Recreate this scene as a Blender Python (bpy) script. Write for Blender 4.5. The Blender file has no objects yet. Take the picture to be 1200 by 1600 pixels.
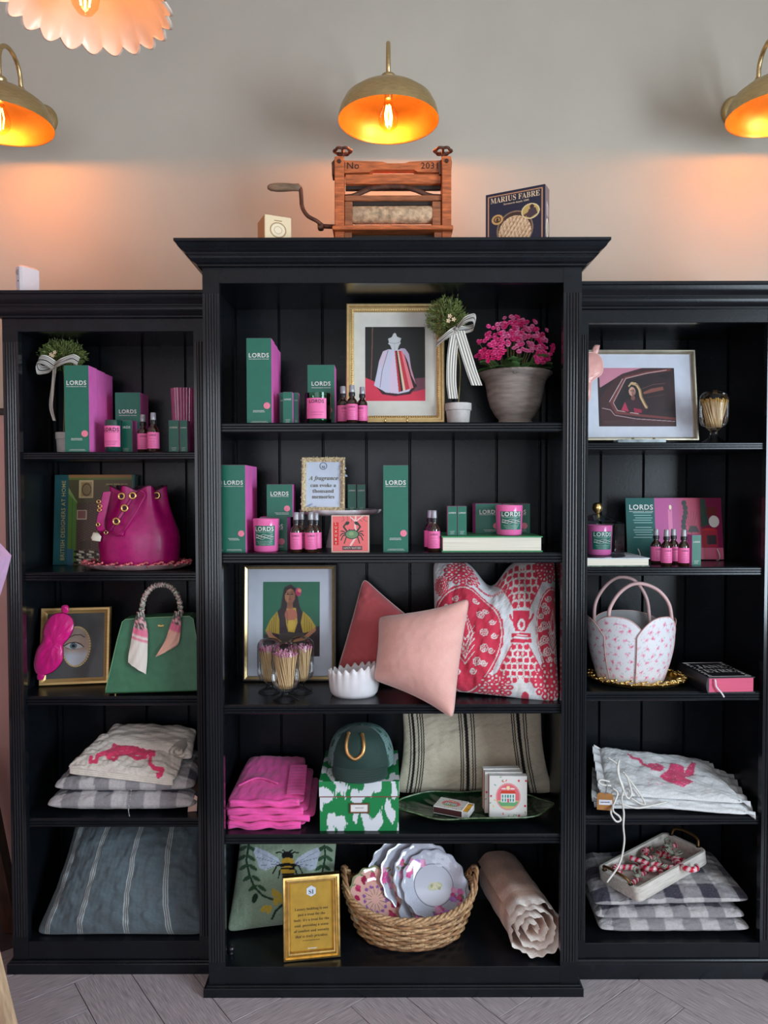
import bpy, math, random
import numpy as np
from mathutils import Vector, Matrix

# ------------------------------------------------------------------ camera, world, daylight, exposure
SC = bpy.context.scene
COL = SC.collection
F = 1150.0                       # focal length in pixels of the 1200x1600 frame
EYE = 1.54
TH = math.radians(1.74)
ROLL = -0.00225
_F = Vector((0, math.cos(TH), -math.sin(TH)))
_R0 = Vector((1, 0, 0)); _U0 = Vector((0, math.sin(TH), math.cos(TH)))
_R = (_R0 * math.cos(ROLL) + _U0 * math.sin(ROLL)); _U = (_U0 * math.cos(ROLL) - _R0 * math.sin(ROLL))
CAM = Vector((0, 0, EYE))
cd = bpy.data.cameras.new('camera'); cam = bpy.data.objects.new('camera', cd); COL.objects.link(cam)
cd.sensor_width = 36.0; cd.lens = F / 1600 * 36.0; cd.clip_start = 0.02
cam.matrix_world = Matrix(((_R.x, _U.x, -_F.x, CAM.x), (_R.y, _U.y, -_F.y, CAM.y), (_R.z, _U.z, -_F.z, CAM.z), (0, 0, 0, 1)))
SC.camera = cam
SC.view_settings.view_transform = 'Standard'; SC.view_settings.look = 'None'
SC.view_settings.gamma = 1.0; SC.view_settings.use_curve_mapping = False
SC.view_settings.exposure = 0.0

wd = bpy.data.worlds.new('world'); SC.world = wd; wd.use_nodes = True
wd.node_tree.nodes['Background'].inputs[0].default_value = (0.62, 0.74, 0.95, 1)
wd.node_tree.nodes['Background'].inputs[1].default_value = 0.6

def area(name, loc, target, sx, sy, power, col):
    d = bpy.data.lights.new(name, 'AREA'); d.shape = 'RECTANGLE'; d.size = sx; d.size_y = sy
    d.energy = power; d.color = col
    o = bpy.data.objects.new(name, d); COL.objects.link(o); o.location = loc
    o.rotation_euler = (Vector(target) - Vector(loc)).to_track_quat('-Z', 'Y').to_euler()
    return o
# daylight entering by the shop window in the right-hand wall and by the glazed shop front behind the camera
area('daylight_side_window', (2.64, -0.30, 1.55), (0.0, -0.30, 1.55), 1.7, 1.8, 165, (0.74, 0.88, 1.0))
area('daylight_shop_front', (-0.5, -2.92, 1.55), (-0.5, 2.0, 1.55), 3.4, 2.1, 46, (0.90, 0.94, 1.0))

# ------------------------------------------------------------------ helpers
random.seed(7); RNG = np.random.default_rng(7)
PI = math.pi

def W(px, py, y):                # photograph pixel on the vertical plane at depth y
    px, py = float(px), float(py); d = _F + (px - 600) / F * _R - (py - 800) / F * _U
    return CAM + d * (y / d.y)
def ON(px, py, z):               # photograph pixel on the horizontal plane at height z
    px, py = float(px), float(py); d = _F + (px - 600) / F * _R - (py - 800) / F * _U
    return CAM + d * ((z - EYE) / d.z)
def PR(p):
    q = Vector(p) - CAM; w = q.dot(_F)
    return 600 + F * q.dot(_R) / w, 800 - F * q.dot(_U) / w

def lin(c):
    return tuple((v / 255 / 12.92 if v <= 10.3 else ((v / 255 + 0.055) / 1.055) ** 2.4) for v in c[:3])

MATS = {}
def M(name, col, rough=0.5, metal=0.0, var=0.06, scale=30.0, bump=0.0, bscale=None, spec=0.5, coat=0.0, sheen=0.0, stretch=None, trans=0.0, emit=None, estr=0.0, sss=0.0):
    if name in MATS: return MATS[name]
    m = bpy.data.materials.new(name); m.use_nodes = True; nt = m.node_tree; b = nt.nodes['Principled BSDF']
    b.inputs['Roughness'].default_value = rough; b.inputs['Metallic'].default_value = metal
    b.inputs['Specular IOR Level'].default_value = spec; b.inputs['Coat Weight'].default_value = coat
    b.inputs['Coat Roughness'].default_value = 0.15
    b.inputs['Sheen Weight'].default_value = sheen; b.inputs['Transmission Weight'].default_value = trans
    if sss: b.inputs['Subsurface Weight'].default_value = sss; b.inputs['Subsurface Scale'].default_value = 0.02
    tc = nt.nodes.new('ShaderNodeTexCoord'); no = nt.nodes.new('ShaderNodeTexNoise')
    mp = nt.nodes.new('ShaderNodeMapping'); nt.links.new(tc.outputs['Object'], mp.inputs[0]); nt.links.new(mp.outputs[0], no.inputs['Vector'])
    if stretch: mp.inputs['Scale'].default_value = stretch
    no.inputs['Scale'].default_value = scale; no.inputs['Detail'].default_value = 5
    r = nt.nodes.new('ShaderNodeValToRGB'); c = lin(col)
    r.color_ramp.elements[0].color = (*[max(0, x * (1 - 2.2 * var)) for x in c], 1)
    r.color_ramp.elements[1].color = (*[min(1, x * (1 + 2.2 * var)) for x in c], 1)
    r.color_ramp.elements[0].position = 0.3; r.color_ramp.elements[1].position = 0.7
    nt.links.new(no.outputs[0], r.inputs[0]); nt.links.new(r.outputs[0], b.inputs['Base Color'])
    if bump:
        bp = nt.nodes.new('ShaderNodeBump'); bp.inputs['Strength'].default_value = bump; bp.inputs['Distance'].default_value = 0.004
        n2 = nt.nodes.new('ShaderNodeTexNoise'); n2.inputs['Scale'].default_value = bscale or scale * 3; n2.inputs['Detail'].default_value = 4
        nt.links.new(mp.outputs[0], n2.inputs['Vector']); nt.links.new(n2.outputs[0], bp.inputs['Height']); nt.links.new(bp.outputs[0], b.inputs['Normal'])
    if emit:
        b.inputs['Emission Color'].default_value = (*lin(emit), 1); b.inputs['Emission Strength'].default_value = estr
    MATS[name] = m
    return m

def VC(name, rough=0.7, bump=0.0, bscale=900, sheen=0.0, spec=0.4, coat=0.0, metal=0.0, wave=False):
    """printed / woven surface: colour from the mesh's own colour attribute, fine thread relief from noise"""
    if name in MATS: return MATS[name]
    m = bpy.data.materials.new(name); m.use_nodes = True; nt = m.node_tree; b = nt.nodes['Principled BSDF']
    b.inputs['Roughness'].default_value = rough; b.inputs['Sheen Weight'].default_value = sheen
    b.inputs['Specular IOR Level'].default_value = spec; b.inputs['Coat Weight'].default_value = coat; b.inputs['Metallic'].default_value = metal
    a = nt.nodes.new('ShaderNodeVertexColor'); a.layer_name = 'Col'
    tc = nt.nodes.new('ShaderNodeTexCoord'); no = nt.nodes.new('ShaderNodeTexNoise'); no.inputs['Scale'].default_value = bscale * 0.5; no.inputs['Detail'].default_value = 3
    nt.links.new(tc.outputs['Object'], no.inputs['Vector'])
    mx = nt.nodes.new('ShaderNodeMix'); mx.data_type = 'RGBA'; mx.blend_type = 'MULTIPLY'; mx.inputs[0].default_value = 0.35
    rp = nt.nodes.new('ShaderNodeValToRGB'); rp.color_ramp.elements[0].color = (.62, .62, .62, 1); rp.color_ramp.elements[1].color = (1.25, 1.25, 1.25, 1)
    rp.color_ramp.elements[0].position = .25; rp.color_ramp.elements[1].position = .75
    nt.links.new(no.outputs[0], rp.inputs[0]); nt.links.new(a.outputs[0], mx.inputs[6]); nt.links.new(rp.outputs[0], mx.inputs[7])
    if bump: nt.links.new(mx.outputs[2], b.inputs['Base Color'])
    else: nt.links.new(a.outputs[0], b.inputs['Base Color'])
    if bump:
        bp = nt.nodes.new('ShaderNodeBump'); bp.inputs['Strength'].default_value = bump; bp.inputs['Distance'].default_value = 0.002
        n2 = nt.nodes.new('ShaderNodeTexNoise'); n2.inputs['Scale'].default_value = bscale; nt.links.new(tc.outputs['Object'], n2.inputs['Vector'])
        nt.links.new(n2.outputs[0], bp.inputs['Height']); nt.links.new(bp.outputs[0], b.inputs['Normal'])
    MATS[name] = m
    return m

def GLASS(name, tint=(255, 255, 255), rough=0.02, ior=1.45, strength=1.0):
    """thin clear glass: see-through with a Fresnel reflection"""
    if name in MATS: return MATS[name]
    m = bpy.data.materials.new(name); m.use_nodes = True; nt = m.node_tree; nt.nodes.clear()
    o = nt.nodes.new('ShaderNodeOutputMaterial'); t = nt.nodes.new('ShaderNodeBsdfTransparent'); g = nt.nodes.new('ShaderNodeBsdfGlossy')
    t.inputs[0].default_value = (*lin(tint), 1); g.inputs['Roughness'].default_value = rough
    fr = nt.nodes.new('ShaderNodeFresnel'); fr.inputs[0].default_value = ior
    mu = nt.nodes.new('ShaderNodeMath'); mu.operation = 'MULTIPLY'; mu.inputs[1].default_value = strength; mu.use_clamp = True
    mx = nt.nodes.new('ShaderNodeMixShader')
    nt.links.new(fr.outputs[0], mu.inputs[0]); nt.links.new(mu.outputs[0], mx.inputs[0])
    nt.links.new(t.outputs[0], mx.inputs[1]); nt.links.new(g.outputs[0], mx.inputs[2]); nt.links.new(mx.outputs[0], o.inputs[0])
    MATS[name] = m
    return m

# --- mesh builder
class MB:
    def __init__(s): s.v = []; s.f = []; s.m = []; s.c = []; s.hasc = False
    def add(s, vs, fs, m=0, c=None):
        o = len(s.v); s.v.extend([tuple(v) for v in vs]); s.f.extend([tuple(i + o for i in f) for f in fs]); s.m.extend([m] * len(fs))
        if c is None: s.c.extend([(1, 1, 1)] * len(vs))
        else:
            s.hasc = True
            if len(c) == 3 and not hasattr(c[0], '__len__'): s.c.extend([tuple(c)] * len(vs))
            else: s.c.extend([tuple(q) for q in c])
        return s
    def loft(s, rings, caps=True, m=0, closed=True, c=None, loop=False):
        n = len(rings[0]); vs = [p for r in rings for p in r]; fs = []
        k = n if closed else n - 1; R = len(rings)
        for i in range(R if loop else R - 1):
            a = i * n; b = ((i + 1) % R) * n
            for j in range(k):
                j2 = (j + 1) % n; fs.append((a + j, a + j2, b + j2, b + j))
        if caps and closed and not loop: fs.append(tuple(range(n))[::-1]); fs.append(tuple((R - 1) * n + i for i in range(n)))
        return s.add(vs, fs, m, c)
    def box(s, x0, x1, y0, y1, z0, z1, b=0.0, m=0, c=None):
        if b <= 0:
            vs = [(x0, y0, z0), (x1, y0, z0), (x1, y1, z0), (x0, y1, z0), (x0, y0, z1), (x1, y0, z1), (x1, y1, z1), (x0, y1, z1)]
            return s.add(vs, [(3, 2, 1, 0), (4, 5, 6, 7), (0, 1, 5, 4), (1, 2, 6, 5), (2, 3, 7, 6), (3, 0, 4, 7)], m, c)
        def oc(i, z):
            a0, a1, c0, c1 = x0 + i, x1 - i, y0 + i, y1 - i; k = b
            return [(a0 + k, c0, z), (a1 - k, c0, z), (a1, c0 + k, z), (a1, c1 - k, z), (a1 - k, c1, z), (a0 + k, c1, z), (a0, c1 - k, z), (a0, c0 + k, z)]
        return s.loft([oc(b, z0), oc(0, z0 + b), oc(0, z1 - b), oc(b, z1)], m=m, c=c)
    def prism(s, poly, a0, a1, axis='x', m=0, c=None):
        if axis == 'x': r = [[(a, p, q) for p, q in poly] for a in (a0, a1)]
        elif axis == 'y': r = [[(p, a, q) for p, q in poly] for a in (a0, a1)]
        else: r = [[(p, q, a) for p, q in poly] for a in (a0, a1)]
        return s.loft(r, m=m, c=c)
    def lathe(s, prof, n=28, m=0, c=None, cx=0, cy=0, fr=None):
        rings = []
        for r, z in prof:
            rings.append([(cx + max(r, 1e-5) * (fr(2 * PI * i / n, z) if fr else 1) * math.cos(2 * PI * i / n), cy + max(r, 1e-5) * (fr(2 * PI * i / n, z) if fr else 1) * math.sin(2 * PI * i / n), z) for i in range(n)])
        return s.loft(rings, caps=False, m=m, c=c)
    def tube(s, path, r=0.01, n=8, closed=False, m=0, c=None, flat=1.0, up=(0, 0, 1)):
        P = [Vector(p) for p in path]; N = len(P); rings = []; cs = []
        rr = r if hasattr(r, '__len__') else [r] * N
        prev = None
        for i in range(N):
            t = (P[(i + 1) % N] - P[i - 1]) if closed else (P[min(i + 1, N - 1)] - P[max(i - 1, 0)])
            t = t.normalized() if t.length > 1e-9 else Vector((0, 0, 1))
            if prev is None:
                u = Vector(up)
                if abs(u.dot(t)) > 0.95: u = Vector((1, 0, 0)) if abs(t.x) < .9 else Vector((0, 1, 0))
                a = (u - t * u.dot(t)).normalized()
            else:
                a = prev - t * prev.dot(t); a = a.normalized() if a.length > 1e-6 else prev
            prev = a; b = t.cross(a)
            rings.append([P[i] + (a * math.cos(2 * PI * j / n) * flat + b * math.sin(2 * PI * j / n)) * rr[i] for j in range(n)])
            if c is not None and hasattr(c[0], '__len__'): cs += [c[i]] * n
        return s.loft(rings, caps=not closed, m=m, c=(cs if cs else c), loop=closed)
    def grid(s, P, cu=False, cv=False, m=0, c=None):
        P = np.asarray(P, float); a, b = P.shape[:2]
        I = np.arange(a * b).reshape(a, b)
        J = np.concatenate([I, I[:1]], 0) if cu else I
        J = np.concatenate([J, J[:, :1]], 1) if cv else J
        q = np.stack([J[:-1, :-1], J[:-1, 1:], J[1:, 1:], J[1:, :-1]], -1).reshape(-1, 4)
        cc = None
        if c is not None: cc = np.asarray(c, float).reshape(-1, 3).tolist() if np.asarray(c).ndim > 1 else tuple(c)
        return s.add(P.reshape(-1, 3).tolist(), q.tolist(), m, cc)
    def mesh(s, name, mats, smooth=None):
        me = bpy.data.meshes.new(name); me.from_pydata(s.v, [], s.f)
        for m in (mats if isinstance(mats, (list, tuple)) else [mats]): me.materials.append(m)
        if any(s.m): me.polygons.foreach_set('material_index', s.m)
        if s.hasc:
            at = me.color_attributes.new('Col', 'FLOAT_COLOR', 'POINT')
            a = np.ones((len(s.v), 4), np.float32); a[:, :3] = np.array(s.c, np.float32); at.data.foreach_set('color', a.ravel())
        if smooth:
            me.polygons.foreach_set('use_smooth', [True] * len(me.polygons))
            if smooth is not True: me.set_sharp_from_angle(angle=math.radians(smooth))
        me.update()
        return me
    def build(s, name, mats, parent=None, smooth=None, loc=(0, 0, 0), rot=(0, 0, 0), fix=True):
        me = s.mesh(name, mats, smooth)
        if fix:
            import bmesh
            bm = bmesh.new(); bm.from_mesh(me); bmesh.ops.recalc_face_normals(bm, faces=bm.faces); bm.to_mesh(me); bm.free()
            if smooth and smooth is not True: me.set_sharp_from_angle(angle=math.radians(smooth))
        return obj(name, me, parent, loc, rot)

def obj(name, me, parent=None, loc=(0, 0, 0), rot=(0, 0, 0)):
    o = bpy.data.objects.new(name, me); COL.objects.link(o); o.location = loc; o.rotation_euler = rot
    if parent is not None: o.parent = parent
    return o
def tag(o, label, cat, group=None, kind=None):
    o['label'] = label
    if cat: o['category'] = cat
    if group: o['group'] = group
    if kind: o['kind'] = kind
    return o
def thing(name, label, cat, loc=(0, 0, 0), rotz=0.0, group=None, rotx=0.0):
    o = bpy.data.objects.new(name, None); COL.objects.link(o); o.empty_display_size = 0.03
    o.location = loc; o.rotation_euler = (rotx, 0, rotz)
    return tag(o, label, cat, group)
def dup(root, loc, rotz=None, label=None, group=None):
    def cp(o, par):
        c = o.copy(); COL.objects.link(c); c.parent = par
        for ch in o.children: cp(ch, c)
        return c
    r = cp(root, None); r.location = loc
    if rotz is not None: r.rotation_euler = (0, 0, rotz)
    if label: r['label'] = label
    if group: r['group'] = group
    return r

class LF:
    """local frame of a thing standing at pixel column cx, depth D, on height z: converts photo sizes to metres"""
    def __init__(s, cx, D, z, py=None):
        p = W(cx, py or 800, D)
        for _ in range(4):
            by = PR((p.x, D, z))[1]; p = W(cx, by, D)
        s.x = p.x; s.D = D; s.z = z; s.by = by; s.cx = cx; s.k = D / F; s.loc = (p.x, D, z)
    def X(s, px): return (px - s.cx) * s.k
    def Z(s, py): return (s.by - py) * s.k
    def p(s, px, py, y=0.0): return (s.X(px), y, s.Z(py))

# --- text: all strings are turned into meshes in one go
_SER = {**{chr(65 + i): chr(0x1D400 + i) for i in range(26)}, **{chr(97 + i): chr(0x1D41A + i) for i in range(26)}, **{chr(48 + i): chr(0x1D7CE + i) for i in range(10)}}
_ITA = {**{chr(65 + i): chr(0x1D434 + i) for i in range(26)}, **{chr(97 + i): chr(0x1D44E + i) for i in range(26)}, 'h': chr(0x210E)}
_BIT = {**{chr(65 + i): chr(0x1D468 + i) for i in range(26)}, **{chr(97 + i): chr(0x1D482 + i) for i in range(26)}}
TXT = {}
def _prep(strings):
    tmp = []
    for t, st in strings:
        cu = bpy.data.curves.new('t', 'FONT'); mp = {'s': {}, 'b': {}, 'r': _SER, 'i': _ITA, 'bi': _BIT}[st]
        cu.body = ''.join(mp.get(ch, ch) for ch in t); cu.align_x = 'CENTER'; cu.resolution_u = 3
        cu.fill_mode = 'FRONT'
        if st == 'b': cu.offset = 0.018; cu.space_character = 1.12
        if st == 's': cu.offset = 0.006; cu.space_character = 1.1
        o = bpy.data.objects.new('t', cu); COL.objects.link(o); tmp.append((t, st, o, cu))
    dg = bpy.context.evaluated_depsgraph_get()
    for t, st, o, cu in tmp:
        me = bpy.data.meshes.new_from_object(o.evaluated_get(dg)); v = np.array([q.co[:] for q in me.vertices]).reshape(-1, 3); f = [tuple(p.vertices) for p in me.polygons]
        if len(v):
            v[:, 0] -= (v[:, 0].min() + v[:, 0].max()) / 2; v[:, 1] -= v[:, 1].min()
        TXT[(t, st)] = (v, f); bpy.data.meshes.remove(me)
    for t, st, o, cu in tmp: bpy.data.objects.remove(o); bpy.data.curves.remove(cu)
def text(mb, t, w, x, z, y, st='b', h=None, wrap=None, vert=False, c=None, mfn=None, m=0):
    """adds lettering of width w (or height h) centred on x, baseline z, at plane y; wrap = radius of the jar it is printed on"""
    v, f = TXT[(t, st)]
    k = (w / np.ptp(v[:, 0])) if h is None else h / np.ptp(v[:, 1])
    kh = k if h is None or w is None else h / np.ptp(v[:, 1])
    if w is not None: k = w / np.ptp(v[:, 0])
    if wrap:
        a = (v[:, 0] * k + x) / wrap
        P = np.stack([np.sin(a) * wrap, -np.cos(a) * wrap, z + v[:, 1] * kh], 1)
    elif vert: P = np.stack([x - v[:, 1] * kh, np.full(len(v), y), z + v[:, 0] * k], 1)
    else: P = np.stack([x + v[:, 0] * k, np.full(len(v), y), z + v[:, 1] * kh], 1)
    if mfn: P = np.array([mfn(p) for p in P])
    mb.add(P.tolist(), f, m, c)
    return mb

# --- raster-free print painting: colours computed per grid point in photo-pixel coordinates
class Cv:
    def __init__(s, x0, y0, x1, y1, n=1.6, bg=(255, 255, 255)):
        s.nx = max(4, int((x1 - x0) * n)); s.ny = max(4, int((y1 - y0) * n)); s.r = (x0, y0, x1, y1)
        s.X, s.Y = np.meshgrid(np.linspace(x0, x1, s.nx), np.linspace(y0, y1, s.ny)); s.c = np.empty((s.ny, s.nx, 3)); s.c[:] = lin(bg)
    def put(s, m, col, a=1.0):
        m = np.asarray(m, float) * a; s.c += (np.array(lin(col)) - s.c) * m[..., None]; return s
    def inpoly(s, pts):
        ins = np.zeros(s.X.shape, bool); n = len(pts)
        for i in range(n):
            x1, y1 = pts[i]; x2, y2 = pts[i - 1]
            if y1 == y2: continue
            ins ^= ((y1 > s.Y) != (y2 > s.Y)) & (s.X < (x2 - x1) * (s.Y - y1) / (y2 - y1) + x1)
        return ins
    def poly(s, pts, col, a=1.0): return s.put(s.inpoly(pts), col, a)
    def ein(s, cx, cy, rx, ry, rot=0):
        dx, dy = s.X - cx, s.Y - cy; c, q = math.cos(rot), math.sin(rot)
        return ((dx * c + dy * q) / rx) ** 2 + ((-dx * q + dy * c) / ry) ** 2
    def ell(s, cx, cy, rx, ry, col, rot=0, a=1.0): return s.put(s.ein(cx, cy, rx, ry, rot) < 1, col, a)
    def ring(s, cx, cy, rx, ry, w, col, rot=0):
        d = np.sqrt(s.ein(cx, cy, rx, ry, rot)); return s.put(np.abs(d - 1) < w / min(rx, ry), col)
    def dist(s, pts):
        d = np.full(s.X.shape, 1e9)
        for (x1, y1), (x2, y2) in zip(pts[:-1], pts[1:]):
            L = (x2 - x1) ** 2 + (y2 - y1) ** 2 + 1e-9
            t = np.clip(((s.X - x1) * (x2 - x1) + (s.Y - y1) * (y2 - y1)) / L, 0, 1)
            d = np.minimum(d, np.hypot(s.X - x1 - t * (x2 - x1), s.Y - y1 - t * (y2 - y1)))
        return d
    def line(s, pts, w, col, a=1.0): return s.put(s.dist(pts) < w / 2, col, a)
    def rect(s, x0, y0, x1, y1, col, a=1.0): return s.put((s.X >= x0) & (s.X <= x1) & (s.Y >= y0) & (s.Y <= y1), col, a)

def sheet(cv, fn, name, mat, parent, thick=None):
    """flat print: fn maps photo pixel arrays to local x, y, z"""
    mb = MB(); P = np.stack(fn(cv.X, cv.Y), -1); mb.grid(P, c=cv.c)
    return mb.build(name, mat, parent, fix=False)

def noise2(x, y, seed=0, oct=4):
    r = np.random.default_rng(seed); o = np.zeros(np.shape(x)); a = 1.0; fq = 1.0
    for _ in range(oct):
        for _k in range(3):
            th = r.uniform(0, 2 * PI); ph = r.uniform(0, 2 * PI); w = fq * r.uniform(.7, 1.4)
            o = o + a * np.sin(w * (x * math.cos(th) + y * math.sin(th)) * 2 * PI + ph + 0.7 * o)
        a *= 0.5; fq *= 2
    return o / 3.5
def smooth01(t): t = np.clip(t, 0, 1); return t * t * (3 - 2 * t)
def bez(pts, n=16):
    """Catmull-Rom through the points"""
    P = [Vector(p) for p in pts]; Q = [P[0] * 2 - P[1]] + P + [P[-1] * 2 - P[-2]]; out = []
    for i in range(1, len(Q) - 2):
        a, b, c, d = Q[i - 1], Q[i], Q[i + 1], Q[i + 2]
        for k in range(n):
            t = k / n
            out.append(0.5 * ((2 * b) + (c - a) * t + (2 * a - 5 * b + 4 * c - d) * t * t + (3 * b - a - 3 * c + d) * t ** 3))
    out.append(P[-1])
    return out

_prep([('LORDS', 'b'), ('FRAGRANCE HOUSE', 'b'), ('MARIUS FABRE', 'r'), ('Savonnerie depuis 1900', 'r'), ('No', 's'), ('2031', 's'),
       ('BRITISH DESIGNERS AT HOME', 's'), ('A fragrance', 'bi'), ('can evoke a', 'r'), ('thousand', 'r'), ('memories', 'r'), ('SI', 'r'),
       ('Luxury bedding is not', 'r'), ('just a treat for the', 'r'), ("body; it's a treat for the", 'r'), ('soul, providing a sense', 'r'), ('of comfort and serenity', 'r'), ('that is truly priceless.', 'bi'),
       ('L', 'b'), ('U', 'b'), ('X', 'b'), ('R', 'b'), ('Y', 'b'), ('SAFETY MATCHES', 'r'), ('JANE', 'r'), ('EYRE', 'r'), ('JENNY ROSE-INNES', 's')])
# ================================================================== setting
YW = 2.66
M_WALL = M('greige_plaster', (188, 181, 168), 0.85, var=0.025, scale=2.5, bump=0.10, bscale=60, spec=0.2)
M_PINK = M('pink_paint', (200, 160, 154), 0.6, var=0.03, scale=4, bump=0.05)
M_CEIL = M('white_ceiling_paint', (225, 220, 212), 0.9, var=0.02)
M_BLK = M('black_satin_paint', (18, 21, 26), 0.27, var=0.10, scale=14, bump=0.04, bscale=120, spec=0.3)
M_BLKP = M('black_gloss_paint', (20, 23, 28), 0.16, var=0.05, scale=14, spec=0.6)
M_TRIMDK = M('dark_trim_paint', (40, 32, 30), 0.5)
def struct(name, mb, mat, parent=None, smooth=None):
    o = mb.build(name, mat, parent, smooth)
    if parent is None: o['kind'] = 'structure'
    return o
RX0, RX1, RY0, RZ1 = -2.3, 2.7, -3.0, 3.35
struct('wall_back', MB().box(RX0, RX1, YW, YW + .1, 0, RZ1), M_WALL)
struct('wall_left', MB().box(RX0 - .1, RX0, RY0, YW + .1, 0, RZ1), M_PINK)
struct('ceiling', MB().box(RX0 - .1, RX1 + .1, RY0 - .1, YW + .1, RZ1, RZ1 + .08), M_CEIL)
wr = MB()   # right wall with the shop window opening y -1.25..0.65, z .5..2.6
for (a, b, c, d) in ((RY0, -1.25, 0, RZ1), (.65, YW + .1, 0, RZ1), (-1.25, .65, 0, .5), (-1.25, .65, 2.6, RZ1)): wr.box(RX1, RX1 + .12, a, b, c, d)
struct('wall_right', wr, M_WALL)
wf = MB()   # front wall with shop front opening x -2.25..1.25, z .45..2.65
for (a, b, c, d) in ((RX0 - .1, -2.25, 0, RZ1), (1.25, RX1 + .1, 0, RZ1), (-2.25, 1.25, 0, .45), (-2.25, 1.25, 2.65, RZ1)): wf.box(a, b, RY0 - .12, RY0, c, d)
struct('wall_front', wf, M_WALL)
M_WFR = M('white_window_paint', (225, 224, 220), 0.4)
M_PANE = GLASS('window_glass')
def window(name, ax, pos, a0, a1, z0, z1, n):
    mb = MB()
    def bar(p, q, z, w):
        if ax == 'x': mb.box(pos, pos + .05, p, q, z, w)
        else: mb.box(p, q, pos - .05, pos, z, w)
    bar(a0, a1, z0, z0 + .06); bar(a0, a1, z1 - .06, z1)
    for i in range(n + 1):
        c = a0 + (a1 - a0 - .05) * i / n; bar(c, c + .05, z0 + .06, z1 - .06)
    fr = mb.build(name, M_WFR); fr['kind'] = 'structure'
    for i in range(n):
        p = a0 + (a1 - a0 - .05) * i / n + .05; q = a0 + (a1 - a0 - .05) * (i + 1) / n; g = MB()
        if ax == 'x': g.box(pos + .02, pos + .026, p, q, z0 + .06, z1 - .06)
        else: g.box(p, q, pos - .026, pos - .02, z0 + .06, z1 - .06)
        g.build('pane', M_PANE, fr)
window('window_1', 'x', RX1 + .05, -1.25, .65, .5, 2.6, 2)
window('window_2', 'y', RY0 - .05, -2.25, 1.25, .45, 2.65, 4)

# floor: grey-limed herringbone planks
M_FL = M('limed_oak_planks', (174, 163, 166), 0.45, var=0.17, scale=10, bump=0.15, bscale=30, stretch=(34, 1.6, 1))
fl = struct('floor', MB().box(RX0 - .1, RX1 + .1, RY0 - .1, YW + .1, -.06, -.004), M('dark_floor_joint', (74, 66, 66), 0.8))
PWD, PLN = .155, .62
pm = MB().box(-PWD / 2 + .0012, PWD / 2 - .0012, -PLN / 2 + .0012, PLN / 2 - .0012, -.004, .0005, b=.0008).mesh('plank', M_FL)
def herring():
    # laid at 45 degrees: two families of planks
    n = 0; c = math.cos(PI / 4 + .1)
    ang = math.radians(38)
    ca, sa = math.cos(ang), math.sin(ang)
    for i in range(-40, 40):
        for j in range(-12, 12):
            for k in (0, 1):
                # unit: L-shaped pair, shift i along (PWD, PWD), j along (PLN, -PLN)
                u = i * PWD + j * PLN + (0 if k == 0 else (PLN + PWD) / 2)
                v = i * PWD - j * PLN + (0 if k == 0 else (PWD - PLN) / 2)
                x = ca * u - sa * v - .3; y = sa * u + ca * v + 1.9
                if -1.75 < x < 2.35 and 1.15 < y < 2.5:
                    o = obj('plank', pm, fl, (x, y, 0), (0, 0, ang + (PI / 2 if k == 0 else 0))); n += 1
    return n
herring()

# pink panelling and rail on the wall to the left of the bookcases
ZR = W(2, 644, YW).z
pp = MB().box(RX0, -1.31, YW - .014, YW, .09, ZR - .01)
struct('trim_1', pp, M_PINK)
struct('trim_2', MB().box(RX0, -1.31, YW - .022, YW, ZR - .012, ZR + .012, b=.003), M_TRIMDK)
struct('baseboard_back', MB().box(RX0, -1.31, YW - .024, YW, 0, .10, b=.004), M('pale_skirting_paint', (170, 150, 146), .5))

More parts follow.
